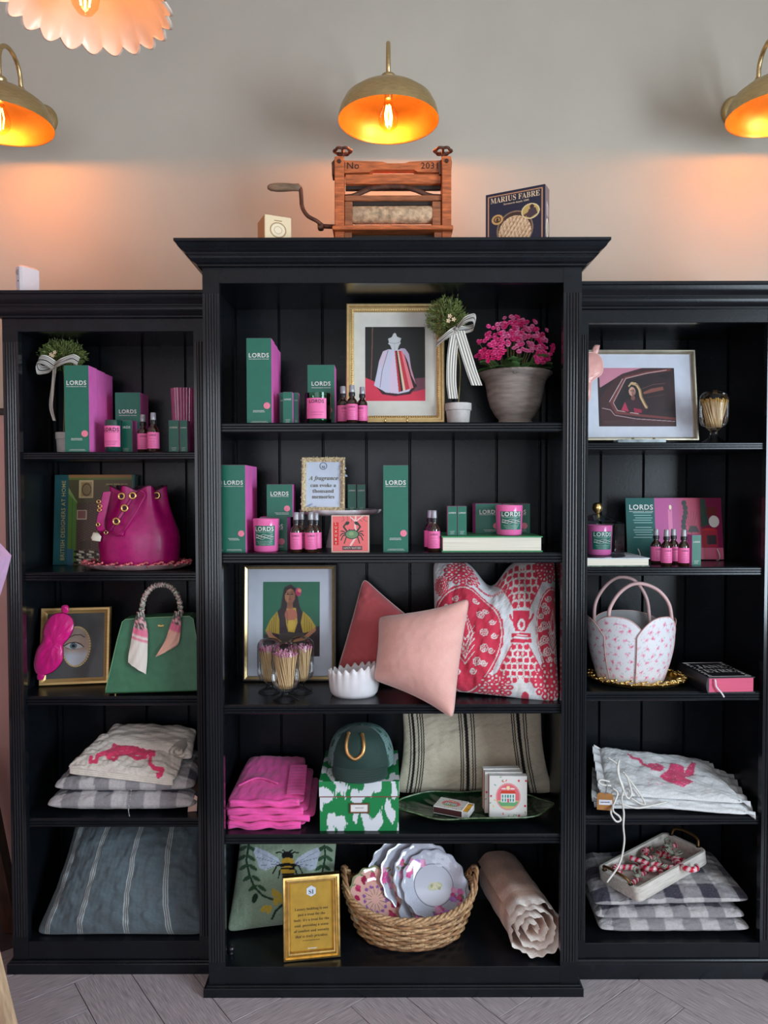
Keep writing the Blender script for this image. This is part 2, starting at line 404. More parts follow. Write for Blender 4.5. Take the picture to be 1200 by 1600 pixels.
# ------------------------------------------------------------------ bookcases
SHELF_Z = {}
def bookcase(key, label, xl, xr, yf, yb, ztop, zrail_t, zrail_b, il, ir, shelves, zbot_t, zbot_b, pl_off, pl_w, cornice_out, endl, endr, zfl):
    T = thing('bookcase', label, 'bookcase', ((xl + xr) / 2, yf, 0), group=None)
    ox, oy = (xl + xr) / 2, yf
    def B(mb, name, par=None, smooth=None):
        mb.v = [(a - ox, b - oy, c) for a, b, c in mb.v]
        return mb.build(name, M_BLKP if name == 'post' else M_BLK, par or T, smooth)
    # cornice with moulded profile
    h = ztop - zrail_t; k = cornice_out
    prof = [(1, 0), (1, -.12), (.93, -.15), (.90, -.2), (.86, -.3), (.76, -.40), (.64, -.46), (.60, -.5), (.60, -.56), (.52, -.57), (.52, -.62), (.47, -.63), (.45, -.70), (.38, -.79), (.27, -.86), (.18, -.9), (.18, -.97), (.0, -1.0)]
    rings = []
    for o, z in prof:
        o *= k; z = ztop + z * h
        rings.append([(xl - (o if endl else 0), yb, z), (xl - (o if endl else 0), yf - o, z), (xr + (o if endr else 0), yf - o, z), (xr + (o if endr else 0), yb, z)])
    B(MB().loft(rings), 'cornice', smooth=25)
    B(MB().box(il - .002, ir + .002, yf + .001, yf + .024, zrail_b, zrail_t + .005, b=.0012), 'top_rail')
    B(MB().box(xl + .004, xr - .004, yf + .03, yb, zrail_b + .012, zrail_b + .03), 'top_board')
    # fluted posts
    for (a, b) in ((xl, il), (ir, xr)):
        w = b - a; nf = 4; pts = []
        m = w * .17; pitch = (w - 2 * m) / nf
        for i in range(nf):
            cx = a + m + pitch * (i + .5); r = pitch * .44
            for q in range(7):
                t = PI * q / 6; pts.append((cx - r * math.cos(t), yf - .0032 + (.0032 if q in (0, 6) else .0) - .55 * r * math.sin(t)))
        pts2 = []
        for i in range(nf):
            seg = pts[7 * i:7 * i + 7]; pts2 += [(seg[0][0], yf + .002)] + [(x_, yf + .002 - .9 * r * math.sin(PI * q / 6)) for q, (x_, _) in enumerate(seg)] + [(seg[-1][0], yf + .002)]
        e0, e1 = pts2[0][0] - .0008, pts2[-1][0] + .0008
        poly = [(a, yf), (e0, yf)] + pts2 + [(e1, yf), (b, yf), (b, yf + .024), (a, yf + .024)]
        z0, z1 = zfl
        P = B(MB().prism(poly, z0, z1, 'z'), 'post', smooth=40)
        B(MB().box(a, b, yf, yf + .024, .0, z0), 'post_foot', P); B(MB().box(a, b, yf, yf + .024, z1, zrail_t), 'post_head', P)
    sl, sr = il - .032, ir + .032
    B(MB().box(xl + .002, sl, yf + .024, yb, .0, zrail_t), 'side_panel'); B(MB().box(sr, xr - .002, yf + .024, yb, .0, zrail_t), 'side_panel')
    # back planks with V joints
    x = pl_off
    while x > sl: x -= pl_w
    pz0, pz1 = .05, zrail_b + .012
    while x < sr:
        a, b = max(x, sl), min(x + pl_w, sr)
        if b - a > .01:
            e = .0035
            B(MB().prism([(a + .0012, yb - .003), (a + .0012 + e, yb - .010), (b - .0012 - e, yb - .010), (b - .0012, yb - .003), (b - .0012, yb), (a + .0012, yb)], pz0, pz1, 'z'), 'back_plank')
        x += pl_w
    B(MB().box(sl, sr, yb, yb + .006, .03, pz1), 'back_board')
    # shelves with a reeded nosing
    y0 = yf + .012; zs = []
    for (zt, th) in shelves:
        e = th / 29
        pr = [(yb - .0105, zt), (y0 + .004, zt), (y0, zt - 4 * e), (y0, zt - 9 * e), (y0 + .003, zt - 10.5 * e), (y0, zt - 12 * e), (y0, zt - 17 * e), (y0 + .003, zt - 18.5 * e), (y0, zt - 20 * e), (y0, zt - 26 * e), (y0 + .003, zt - th), (yb - .0105, zt - th)]
        mb = MB().prism(pr, il + .0005, ir - .0005, 'x'); mb.box(sl, il + .0005, yf + .0245, yb - .0105, zt - th, zt); mb.box(ir - .0005, sr, yf + .0245, yb - .0105, zt - th, zt)
        B(mb, 'shelf'); zs.append(zt)
    zb = zbot_t - .002
    B(MB().box(sl, sr, yf + .024, yb - .0105, zb - .02, zb), 'bottom_board')
    zs.append(zb)
    B(MB().box(il - .002, ir + .002, yf + .001, yf + .024, zbot_b, zbot_t, b=.0012), 'bottom_rail')
    bp = .014
    pr = [(0, 0), (bp, 0), (bp, zbot_b * .78), (bp * .9, zbot_b * .84), (bp * .5, zbot_b * .9), (bp * .35, zbot_b * .97), (0, zbot_b)]
    yq = YR - .016 if key == 'C' else yb
    rings = [[(xl - (o if endl else 0), yq, z), (xl - (o if endl else 0), yf - o, z), (xr + (o if endr else 0), yf - o, z), (xr + (o if endr else 0), yq, z)] for o, z in pr]
    B(MB().loft(rings), 'plinth', smooth=25)
    SHELF_Z[key] = zs
    return T
YC, YL, YR = 2.20, 2.31, 2.28
YCB, YSB = 2.58, 2.62
def zf(py, y, px=600): return W(px, py, y).z
cxl, cxr = W(321.5, 1000, YC).x, W(906, 1000, YC).x
cil, cir = W(347.5, 1000, YC).x, W(878, 1000, YC).x
bookcase('C', 'tall black bookcase in the middle, standing forward under the central brass lamp', cxl, cxr, YC, YCB, zf(371, YC - .065), zf(418, YC), zf(442, YC), cil, cir,
         [(zf(660, YC + .012), .029), (zf(864, YC + .012), .031), (zf(1101, YC + .012), .029), (zf(1304, YC + .012), .030)], zf(1511, YC), zf(1541, YC - .01), W(438, 770, YCB).x, .1512, .066, True, True,
         (zf(1503, YC), zf(458, YC)))
lxl, lxr = W(3.5, 530, YL).x, cxl - .001
lil, lir = W(36, 1000, YL).x, W(307, 1000, YL).x
bookcase('L', 'left black bookcase under the scalloped pendant lamp, set back from the middle one', lxl, lxr, YL, YSB, zf(452, YL - .05), zf(497, YL), zf(517, YL), lil, lir,
         [(zf(705, YL + .012), .024), (zf(893, YL + .012), .029), (zf(1087, YL + .012), .030), (zf(1278, YL + .012), .029)], zf(1470, YL), zf(1501, YL - .01), W(162, 900, YSB).x, .1512, .05, True, False,
         (zf(1462, YL), zf(533, YL)))
rxl, rxr = cxr + .001, W(1222, 1000, YR).x
ril, rir = W(917, 1000, YR).x, W(1193.5, 1000, YR).x
bookcase('R', 'right black bookcase catching blue daylight, set back from the middle one', rxl, rxr, YR, YSB, zf(440, YR - .05), zf(485, YR), zf(505, YR), ril, rir,
         [(zf(692, YR + .012), .024), (zf(887, YR + .012), .027), (zf(1082, YR + .012), .029), (zf(1276, YR + .012), .029)], zf(1475, YR), zf(1501, YR - .01), W(1003, 830, YSB).x, .1512, .05, False, True,
         (zf(1470, YR), zf(524, YR)))
ZC, ZL, ZRS = SHELF_Z['C'], SHELF_Z['L'], SHELF_Z['R']
ZTC = zf(371, YC - .065); ZTL = zf(452, YL - .05)

# ------------------------------------------------------------------ lamps
M_BRASS = M('antique_brass', (200, 176, 128), 0.34, 1.0, var=0.08, scale=40, stretch=(1, 1, 12))
M_GOLDIN = M('gilded_lamp_inside', (190, 146, 78), 0.45, 1.0, var=0.04)
M_FILA = M('glowing_filament', (255, 200, 110), emit=(255, 190, 95), estr=30)
M_BULB = GLASS('bulb_glass', (255, 240, 214), strength=.3)
BULB = (1.0, 0.34, 0.07)
def bulb(par, z, r=.032, h=.105, warm=14):
    prof = [(.010, h), (.013, h * .9), (r * .62, h * .72), (r * .96, h * .5), (r, h * .36), (r * .9, h * .2), (r * .55, h * .05), (.0, 0)]
    b = MB().lathe([(a, z + q) for a, q in prof], 20).build('bulb', M_BULB, par, True)
    f = MB()
    for i in range(4):
        a = PI / 2 * i + .4; f.tube([(math.cos(a) * .008, math.sin(a) * .008, z + .018), (math.cos(a) * .012, math.sin(a) * .012, z + .05), (math.cos(a) * .006, math.sin(a) * .006, z + .082)], .0022, 6)
    f.build('filament', M_FILA, b, True)
    MB().lathe([(0, z + h + .03), (.013, z + h + .03), (.013, z + h - .004), (0, z + h - .004)], 16).build('bulb_cap', M_BRASS, b, True)
    d = bpy.data.lights.new('bulb_light', 'POINT'); d.energy = warm; d.color = BULB; d.shadow_soft_size = .02
    o = bpy.data.objects.new('bulb_light', d); COL.objects.link(o); o.parent = b; o.location = (0, 0, z + .035)
def wall_lamp(px, py, label, warm):
    D = 2.37; c = W(px, py, D); R = .158
    T = thing('wall_lamp', label, 'lamp', (c.x, D, c.z), group=None)
    prof = [(R, 0), (R * .994, .010), (R * .96, .033), (R * .87, .060), (R * .69, .082), (R * .42, .097), (.028, .103)]
    outer = MB().lathe([(R + .0015, -.001)] + [(r + .0012, z + .0012) for r, z in prof], 56); outer.build('shade', M_BRASS, T, True)
    MB().lathe([(R + .0015, -.001)] + prof, 56).build('shade_lining', M_GOLDIN, T, True)
    MB().lathe([(0.0, .143), (.020, .143), (.023, .140), (.023, .130), (.021, .128), (.021, .120), (.024, .117), (.024, .106), (.030, .103), (.030, .100)], 28).build('neck', M_BRASS, T, 50)
    dz = YW - D
    path = [(0, 0, .135), (0, 0, .19)] + [(0, .07 - .07 * math.cos(a), .202 + .07 * math.sin(a)) for a in np.linspace(.2, PI - .2, 12)] + [(0, .14, .195)] + [(0, .14 + .04 * math.sin(a), .19 - .04 * (1 - math.cos(a))) for a in np.linspace(0.1, PI / 2, 6)] + [(0, dz - .01, .15)]
    MB().tube(path, .0072, 12).build('arm', M_BRASS, T, True)
    MB().lathe([(0, 0), (.058, 0), (.058, .006), (.05, .016), (.02, .022), (0, .022)], 32).build('wall_plate', M_BRASS, T, 40, (0, dz - .0005, .15), (PI / 2, 0, 0))
    bulb(T, -.034, warm=warm)
    return T
wall_lamp(607, 189, 'middle brass dome wall lamp above the wooden wringer', 6.5)
wall_lamp(0, 193, 'brass dome wall lamp cut by the left edge of the picture', 6.5)
wall_lamp(1219, 178, 'brass dome wall lamp cut by the right edge of the picture', 6.5)

# scalloped pendant near the camera
c = W(133, 5, 1.6)
T = thing('pendant_lamp', 'white scalloped ceramic pendant lamp lit orange inside, hanging at top left', 'lamp', (c.x, 1.6, c.z))
M_CER = M('white_glazed_ceramic', (226, 206, 190), 0.3, var=0.02, bump=.03, sss=.0)
NS = 22
def fr(t, z): return 1.0
n = NS * 8; prof = [(.176, .0), (.175, .006), (.160, .03), (.135, .062), (.10, .09), (.06, .112), (.03, .122), (.024, .15), (.0, .152)]
outer, inner = [], []
for (r, z) in prof:
    ro, ri = [], []
    for i in range(n):
        t = 2 * PI * i / n; s = abs(math.sin(t * NS / 2)); kk = (r / .176) ** 1.2
        rr = r * (1 + .075 * (s - .6) * kk); zz = z - .012 * (s - .3) * kk
        ro.append((rr * math.cos(t), rr * math.sin(t), zz)); r2 = max(rr - .006, .0005); ri.append((r2 * math.cos(t), r2 * math.sin(t), zz - (.004 if r < .17 else 0)))
    outer.append(ro); inner.append(ri)
MB().loft(inner[:-2][::-1] + outer, caps=False).build('shade', M_CER, T, 60)
MB().tube([(0, 0, .15), (0, 0, RZ1 - c.z - .02)], .004, 8).build('cord', M('black_cord', (25, 24, 24), .6), T, True)
MB().lathe([(0, .0), (.05, 0), (.05, -.012), (.02, -.025), (0, -.025)], 24).build('ceiling_rose', M_BRASS, T, 40, (0, 0, RZ1 - c.z))
bulb(T, -.024, r=.030, h=.10, warm=.4)
# ================================================================== things on top of the bookcases
M_GRN = M('lords_green_card', (22, 104, 84), 0.42, var=0.03)
M_PNKC = M('lords_pink_card', (242, 116, 198), 0.45, var=0.03)
M_PNKL = M('pink_label_paper', (240, 112, 170), 0.5, var=0.03)
M_WHT = M('white_print', (226, 222, 218), 0.6, var=0.02)
M_DKP = M('dark_print', (58, 34, 48), 0.6, var=0.02)
M_STK = M('pink_sticker', (236, 128, 152), 0.5, var=0.06, scale=300)
M_GOLD = M('polished_gold', (232, 196, 124), 0.3, 1.0, var=0.08, scale=60)
M_GOLD2 = M('gilt_wood', (212, 184, 132), 0.36, 0.8, var=0.05, scale=80, bump=.02)
V_PRINT = VC('colour_print', 0.55); V_GLOSS = VC('glossy_print', 0.25, coat=.3)
GL = GLASS('clear_glass'); GLP = GLASS('picture_glass', strength=.2)

# wooden wringer
lf = LF(613, 2.27, ZTC)
T = thing('wringer', 'antique wooden clothes wringer with crank handle on the middle bookcase', 'wringer', lf.loc)
M_WD = M('old_wood_lamp_orange', (190, 100, 52), 0.5, var=0.2, scale=10, stretch=(2, 14, 14), bump=.2, bscale=30)  # old wood, its colour pushed to orange for the lamp glow
M_WD2 = M('old_brown_wood', (150, 88, 52), 0.55, var=0.2, scale=10, stretch=(2, 14, 14), bump=.2, bscale=30)
M_IRN = M('rusty_iron', (96, 62, 48), 0.6, 0.5, var=0.25, scale=40, bump=.3)
M_ROL = M('worn_rubber_roller', (196, 164, 130), 0.7, var=0.22, scale=60, bump=.5, bscale=220)
X, Z = lf.X, lf.Z
for a, b in ((525, 539.5), (688.5, 703)):
    MB().box(X(a), X(b), -.03, .03, 0, Z(254), b=.002).build('upright', M_WD, T)
    MB().prism([(X(a) - .008, Z(280)), (X(a) - .009, Z(262)), (X(a), Z(257)), (X(b), Z(257)), (X(b) + .002, Z(262)), (X(b), Z(280))], -.022, .022, 'y').build('upright_cap', M_IRN, T)
    cx = (X(a) + X(b)) / 2; s = .009 if a < 600 else -.009
    MB().lathe([(0, .034), (.006, .034), (.006, .030), (0, .03)], 10).build('bolt', M_IRN, T, 40, (cx, 0, Z(262)), (PI / 2, 0, 0))
    cx += s
    MB().tube([(cx, 0, Z(258)), (cx, 0, Z(236))], .0045, 8).build('screw_stem', M_IRN, T, True)
    wh = MB(); n = 24; R = .024
    wh.tube([(cx + R * (1 + .1 * math.cos(6 * t)) * math.cos(t), R * (1 + .1 * math.cos(6 * t)) * math.sin(t), Z(240)) for t in np.linspace(0, 2 * PI, 48, endpoint=False)], .0045, 7, closed=True)
    for q in range(3):
        t = 2 * PI * q / 3 + .5; wh.tube([(cx, 0, Z(243)), (cx + R * math.cos(t), R * math.sin(t), Z(240))], .0035, 6)
    wh.build('hand_wheel', M_IRN, T, True)
top = [(539, 257), (606 - 8, 259), (606, 261.5), (632, 261.5), (640, 259), (689, 257), (689, 275), (652, 274.5), (646, 271), (584, 271), (578, 274.5), (539, 276)]
tb = MB().prism([(X(a), Z(b)) for a, b in top], -.014, .014, 'y').build('top_bar', M_WD, T)
nm = MB(); text(nm, 'No', None, X(553), Z(270), -.0145, 's', h=10 * lf.k); text(nm, '2031', None, X(670), Z(270), -.0145, 's', h=9.5 * lf.k)
nm.build('lettering', M('stamped_black', (52, 28, 18), .8), tb, fix=False)
MB().box(X(541), X(688), -.012, .02, Z(292), Z(277), b=.002).build('cross_bar', M_WD, T)
MB().box(X(541), X(688), .004, .02, Z(297), Z(291)).build('cross_bar_back', M('dark_iron_and_void', (60, 52, 48), .6, .5), T)
MB().tube([(X(a), -.012, Z(b)) for a, b in ((540, 312), (552, 311), (566, 305), (580, 299), (598, 297), (616, 296.5), (634, 297.5), (650, 302), (666, 309), (676, 311.5), (688, 312))], .0065, 8, flat=1.2).build('leaf_spring', M_IRN, T, True)
MB().box(X(540), X(688), -.02, .02, Z(319), Z(311), b=.0015).build('pressure_bar', M_WD2, T)
MB().box(X(552), X(676), -.01, .02, Z(324), Z(319)).build('pressure_bar_under', M('dark_iron_and_void', (0, 0, 0)), T)
for a, b in ((540, 552), (674, 687.5)): MB().box(X(a), X(b), -.024, .024, Z(361), Z(321), b=.0015).build('bearing_block', M_WD2, T)
def roller(zc, y):
    return MB().lathe([(0, X(552)), (.025, X(552)), (.0262, X(552) + .004), (.0262, X(674) - .004), (.025, X(674)), (0, X(674))], 28).build('roller', M_ROL, T, 40, (0, y, zc), (0, PI / 2, 0))
roller(Z(337.5), 0)
MB().box(X(522), X(705), -.05, .035, Z(368), Z(361.5), b=.002).build('drip_board', M_WD, T)
MB().box(X(541), X(689), -.004, .03, .0, Z(369)).build('bottom_board', M('dark_iron_and_void', (0, 0, 0)), T)  # dark board stands in for the shaded void below the drip board
for a, b in ((540, 551), (677, 688)): MB().box(X(a), X(b), -.03, -.004, 0, Z(369)).build('clamp_leg', M_WD2, T)
MB().tube([(X(503), 0, Z(354)), (X(524), 0, Z(355))], .007, 10).build('crank_shaft', M_IRN, T, True)
MB().box(X(498), X(507), -.012, .012, Z(360), Z(350), b=.003).build('crank_hub', M_IRN, T)
MB().tube(bez([(X(503), -.012, Z(353)), (X(496), -.014, Z(348)), (X(483), -.016, Z(341)), (X(475), -.016, Z(328)), (X(473.5), -.016, Z(312)), (X(472), -.016, Z(299)), (X(466), -.016, Z(295))], 6), .0062, 8).build('crank_arm', M_IRN, T, True)
g = [(.004, X(474)), (.011, X(470)), (.0105, X(462)), (.0125, X(448)), (.0125, X(436)), (.010, X(426)), (.005, X(422)), (0, X(421.5))]
MB().lathe(g, 18).build('crank_grip', M('grey_brown_handle_wood', (128, 102, 80), .6, var=.2, scale=12, stretch=(12, 12, 2)), T, True, (0, -.016, Z(298)), (0, PI / 2, 0))

# soap cube in its box
lf = LF(428, 2.19, ZTC); h = lf.Z(344)
T = thing('soap_box', 'small cream cube soap box with a round print, left of the wringer', 'box', (lf.x, 2.2, ZTC), math.radians(24))
w = .040
sbx = MB().box(-w, w, -w, w, 0, h, b=.001); sbx.m = [0] * len(sbx.m)
sbx.build('carton', M('cream_card', (222, 200, 160), .7, var=.05), T)
cv = Cv(0, 0, 80, 80, 1, (226, 206, 168)); cv.ring(40, 46, 24, 24, 1.6, (150, 116, 76)); cv.ell(40, 46, 20, 20, (232, 216, 186)); cv.ring(40, 46, 12, 12, 1, (190, 160, 120)); cv.rect(28, 14, 52, 17, (150, 120, 80))
sheet(cv, lambda x, y: ((x - 40) / 80 * 2 * w * .96, x * 0 - w - .0005, h - y / 80 * h * .98), 'printed_front', V_PRINT, T)
cv = Cv(0, 0, 80, 80, 1, (178, 132, 88)); [cv.rect(10, 14 + 9 * i, 70, 15.5 + 9 * i, (150, 104, 66)) for i in range(7)]
sheet(cv, lambda x, y: (x * 0 - w - .0005, (40 - x) / 80 * 2 * w * .96, h - y / 80 * h * .98), 'printed_side', V_PRINT, T)

# soap flakes box
lf = LF(808, 2.235, ZTC)
T = thing('soap_flakes_box', 'navy carton of soap flakes standing right of the wringer', 'box', (lf.x, 2.235, ZTC), math.radians(-27))
w, h, d = .0905, lf.Z(303), .024
MB().box(-w, w, -d, d, 0, h, b=.0008).build('carton', M('navy_card', (36, 38, 62), .4, var=.05), T)
cv = Cv(764, 296, 848, 390, 1.8, (36, 37, 60))
for a in (0, 1): cv.line([(768, 301), (844, 301), (844, 386), (768, 386), (768, 301)], 1.4, (206, 150, 110))
cv.ell(806, 362, 26, 31, (150, 120, 96)); cv.ell(806, 362, 24, 29, (70, 50, 44))
mk = (cv.ein(806, 366, 23, 27) < 1); rn = noise2(cv.X / 6, cv.Y / 6, 3); cv.put(mk, (226, 190, 150)); cv.put(mk & (rn > .25), (180, 136, 96)); cv.put(mk & (rn < -.35), (246, 220, 190))
cv.ell(781, 341, 8.4, 8.4, (214, 168, 104)); cv.ring(781, 341, 4.5, 4.5, .9, (80, 50, 40)); cv.ell(781, 342, 2, 4, (80, 50, 40))
cv.ell(828, 336, 12.6, 12.6, (206, 176, 104)); cv.ring(828, 336, 12, 12, .8, (240, 220, 170)); cv.ell(830, 329, 3, 4, (70, 44, 50)); cv.poly([(826, 332), (835, 331), (838, 341), (828, 347), (822, 344)], (78, 60, 70)); cv.poly([(818, 341), (826, 336), (827, 339), (820, 344)], (90, 60, 60))
sheet(cv, lambda x, y: ((x - 806) / 84 * 2 * w, x * 0 - d - .0006, h - (y - 296) * (h / 94)), 'printed_front', V_GLOSS, T)
nm = MB(); text(nm, 'MARIUS FABRE', 1.66 * w, 0, h - .030, -d - .001, 'r', h=.0165); text(nm, 'Savonnerie depuis 1900', .85 * w, .004, h - .041, -d - .001, 'r'); nm.build('lettering', M('cream_lettering', (232, 206, 170), .5), T, fix=False)
cv = Cv(0, 0, 30, 80, 1, (70, 70, 92)); cv.ell(15, 58, 9, 14, (220, 216, 200)); cv.ell(15, 58, 6, 10, (150, 160, 130)); cv.line([(12, 40), (12, 22), (20, 28), (20, 40)], 3, (200, 196, 200))
sheet(cv, lambda x, y: (x * 0 + w + .0005, (x - 15) / 30 * 2 * d * .95, h - y / 80 * h), 'printed_side', V_GLOSS, T)

# white sensor on the left bookcase
lf = LF(44, 2.36, ZTL)
T = thing('motion_sensor', 'white plastic motion sensor standing on the left bookcase', 'sensor', (lf.x, 2.36, ZTL), math.radians(-32)); h = .098
M_WPL = M('white_plastic', (214, 210, 216), .4, var=.02)
MB().box(-.016, .016, -.034, .034, 0, h, b=.006).build('casing', M_WPL, T, 40)
MB().lathe([(0, .0355), (.008, .0355), (.0105, .033), (.0105, .03)], 20).build('lens', M('grey_lens', (170, 166, 172), .2), T, 40, (0, 0, h - .022), (PI / 2, 0, 0))
MB().lathe([(0, .035), (.0022, .035), (.0022, .03)], 10).build('indicator', M_DKP, T, None, (.002, 0, h - .05), (PI / 2, 0, 0))

# ================================================================== fragrance products
def micro_rows(mb, x0, x1, z, y, rows, dz, seed, hh=.0011):
    r = random.Random(seed)
    for i in range(rows):
        x = x0 + (r.random() * .12) * (x1 - x0); e = x1 - r.random() * .12 * (x1 - x0)
        while x < e:
            l = .0012 + r.random() * .0022; mb.add([(x, y, z - i * dz), (min(x + l, e), y, z - i * dz), (min(x + l, e), y, z - i * dz + hh), (x, y, z - i * dz + hh)], [(0, 1, 2, 3)]); x += l + .0009
_bm = {}
def lords_box(label, x0, x1, ytop, D, z, depth, kind, rot=0.0, name=None, flip=False, n=None, group=None):
    """printed carton: green front, back and top, pink sides"""
    lf = LF((x0 + x1) / 2, D, z); w = (x1 - x0) * lf.k / 2; h = lf.Z(ytop)
    T = thing(name or 'fragrance_carton', label, 'box', (lf.x, D + depth / 2, z), rot, group)
    d = depth / 2; e = .0006
    mb = MB()
    vs = [(-w, -d, 0), (w, -d, 0), (w, d, 0), (-w, d, 0), (-w, -d, h), (w, -d, h), (w, d, h), (-w, d, h)]
    mb.add(vs, [(0, 1, 5, 4), (2, 3, 7, 6), (3, 2, 1, 0)], 0); mb.add(vs, [(1, 2, 6, 5), (3, 0, 4, 7)], 1)
    t = .0012
    mb.add([(-w, -d, h), (w, -d, h), (w, d, h), (-w, d, h), (-w + t, -d + t, h + .0004), (w - t, -d + t, h + .0004), (w - t, d - t, h + .0004), (-w + t, d - t, h + .0004)], [(0, 1, 5, 4), (1, 2, 6, 5), (2, 3, 7, 6), (3, 0, 4, 7), (4, 5, 6, 7)], 1)
    mb.build('carton', [M_GRN, M_PNKC], T)
    y = -d - e; tx = MB()
    if kind == 'tall':
        text(tx, 'LORDS', w * 1.62, 0, h * .775, y, 'b'); text(tx, 'FRAGRANCE HOUSE', w * 1.62, 0, h * .752, y, 'b', h=w * .075)
        micro_rows(tx, -w * .5, w * .5, h * .155, y, 2, .0042, 1, .0017); micro_rows(tx, -w * .8, w * .8, h * .03, y, 2, .0034, 2, .001)
        sx, sz, sr = w * .62, h * .215, w * .27
    elif kind == 'mid':
        text(tx, 'LORDS', w * 1.4, 0, h * .66, y, 'b'); text(tx, 'FRAGRANCE HOUSE', w * 1.4, 0, h * .62, y, 'b', h=w * .07)
        micro_rows(tx, -w * .4, w * .8, h * .12, y, 2, .004, 3, .0013)
        sx, sz, sr = w * .58, h * .26, w * .24
    else:
        text(tx, 'LORDS', w * 1.5, 0, h * .75, y, 'b'); micro_rows(tx, -w * .5, w * .5, h * .14, y, 3, .004, 4, .001); sr = 0
    tx.build('lettering', M_WHT, T, fix=False)
    if sr: MB().lathe([(sr, e * .6), (sr * .97, e * 1.3), (0, e * 1.3)], 24).build('sticker', M_STK, T, None, (sx, -d, sz), (PI / 2, 0, 0))
    return T
def lords_row(lab, x0, x1, ytop, D, z, depth, n, kind, rot=0, step=None, zs=(0, 0, 0, 0)):
    for i in range(n):
        # each carton stands close behind the one before
        lf = LF((x0 + x1) / 2, D, z); k = F / (D + i * (depth + .001)); a = 600 + (x0 - 600) * (D / (D + i * (depth + .001))); b = 600 + (x1 - 600) * (D / (D + i * (depth + .001)))
        hy = lf.Z(ytop) - zs[i]; yt = PR((lf.x, D + i * (depth + .001), z + hy))[1]
        lords_box(lab[i], a + (step or 0) * i, b + (step or 0) * i, yt, D + i * (depth + .001), z, depth, kind, rot)

SM = .034
# left bookcase, top shelf
zz = ZL[0]
lords_row(['tall green diffuser carton leading the row beside the bowed topiary at left', 'second tall carton in the row on the left bookcase', 'rearmost tall carton in the row on the left bookcase'], 102, 140, 573, 2.345, zz, .068, 3, 'tall', zs=(0, .002, .004))
lords_box('green candle carton with a pink sticker, behind the bottles on the left bookcase', 181, 220, 614, 2.46, zz, .085, 'mid')
lords_box('small green carton half hidden by the dark green candle', 184, 207, 657, 2.407, zz, .05, 'mini')
lords_box('narrow green carton in front of the pink ribbed vase', 264, 279.5, 657, 2.36, zz, SM, 'mini')
lords_box('narrow green carton at the right end of the left top shelf', 281, 293, 657, 2.365, zz, SM, 'mini')
# middle, top shelf
zz = ZC[0]
lords_row(['tall green carton leading the row on the middle top shelf', 'second tall carton in the row on the middle top shelf', 'rearmost tall carton in the row on the middle top shelf'], 386, 424.5, 531, 2.26, zz, .068, 3, 'tall', zs=(0, .003, .006))
lords_box('small green carton third from the right of the tall row, half hidden', 437, 452, 614, 2.36, zz, SM, 'mini')
lords_box('small green carton standing in front of its pair on the middle top shelf', 442.5, 457, 613, 2.27, zz, SM, 'mini')
lords_box('small green carton to the left of the glass candle', 459, 466.5, 614, 2.30, zz, SM, 'mini')
lords_box('green candle carton standing behind the clear glass candle', 481, 523, 571, 2.337, zz, .088, 'mid')
# middle, second shelf
zz = ZC[1]
lords_row(['tall green carton at the far left of the second middle shelf', 'tall carton just behind the far left one on the second middle shelf', 'third tall carton back at the far left of the second middle shelf'], 347.5, 384, 726.5, 2.25, zz, .068, 3, 'tall', zs=(0, 0, 0))
b1 = LF(430, 2.325, zz)
lords_box('lower green candle carton of the stack behind the pink candle', 406, 449, 808, 2.325, zz, .088, 'mid')
zst = zz + b1.Z(808) + .0006
lords_box('upper green candle carton of the stack behind the pink candle', 417, 457, 757, 2.325, zst, .085, 'mid')
lords_box('tall green carton standing alone right of the crab matchbox', 599, 638, 727, 2.25, zz, .068, 'tall')
# ---------- spray bottles
M_AMB = M('amber_glass', (44, 22, 10), 0.08, var=.05, coat=.6, spec=.7)
M_COLR = M('black_collar_plastic', (24, 24, 26), .35)
M_CAP = M('clear_grey_cap', (150, 150, 156), .12, var=.06, spec=.8, coat=.5)
def make_bottle(label):
    T = thing('spray_bottle', label, 'bottle', group='amber spray bottles with pink labels')
    R = .0205
    MB().lathe([(0, .0), (R * .9, 0), (R, .003), (R, .074), (R * .96, .08), (R * .78, .087), (.0105, .093), (.0095, .097), (.0095, .102), (0, .102)], 24).build('bottle', M_AMB, T, 50)
    lb = MB()
    lb.lathe([(R + .0002, .012), (R + .0005, .0125), (R + .0005, .0695), (R + .0002, .07)], 28); lb = lb.build('paper_label', M_PNKL, T, 50)
    tx = MB(); text(tx, 'LORDS', .026, 0, .056, 0, 'b', wrap=R + .0008, h=.0065)
    for i in range(5): text(tx, 'FRAGRANCE HOUSE', .024 - .004 * (i % 3), 0, .046 - .0065 * i - (.003 if i else 0), 0, 'b', wrap=R + .0008, h=.0014)
    tx.build('lettering', M_DKP, lb, fix=False)
    MB().lathe([(0, .1), (.0115, .1), (.0118, .102), (.0118, .112), (.0112, .114), (0, .114)], 20).build('collar', M_COLR, T, 50)
    MB().lathe([(0, .114), (.0098, .114), (.0102, .116), (.0095, .138), (.0085, .1405), (0, .141)], 20).build('cap', M_CAP, T, 50)
    return T
bt0 = [None]
def bottle(px, py_top, D, z, label, rot=0.0):
    p = LF(px, D, z); h = p.Z(py_top); k = h / .141
    if bt0[0] is None: o = bt0[0] = make_bottle(label); o.location = p.loc
    else: o = dup(bt0[0], p.loc, None, label)
    o.rotation_euler = (0, 0, rot); o.scale = (1.0 * k, 1.0 * k, k)
    return o
bottle(224, 648, 2.385, ZL[0], 'amber spray bottle partly hidden behind another on the left bookcase', .3)
bottle(240, 645, 2.345, ZL[0], 'amber spray bottle at the front of the pair on the left bookcase', .1)
bottle(536, 604, 2.30, ZC[0], 'leftmost amber spray bottle of the three before the dress picture', .4)
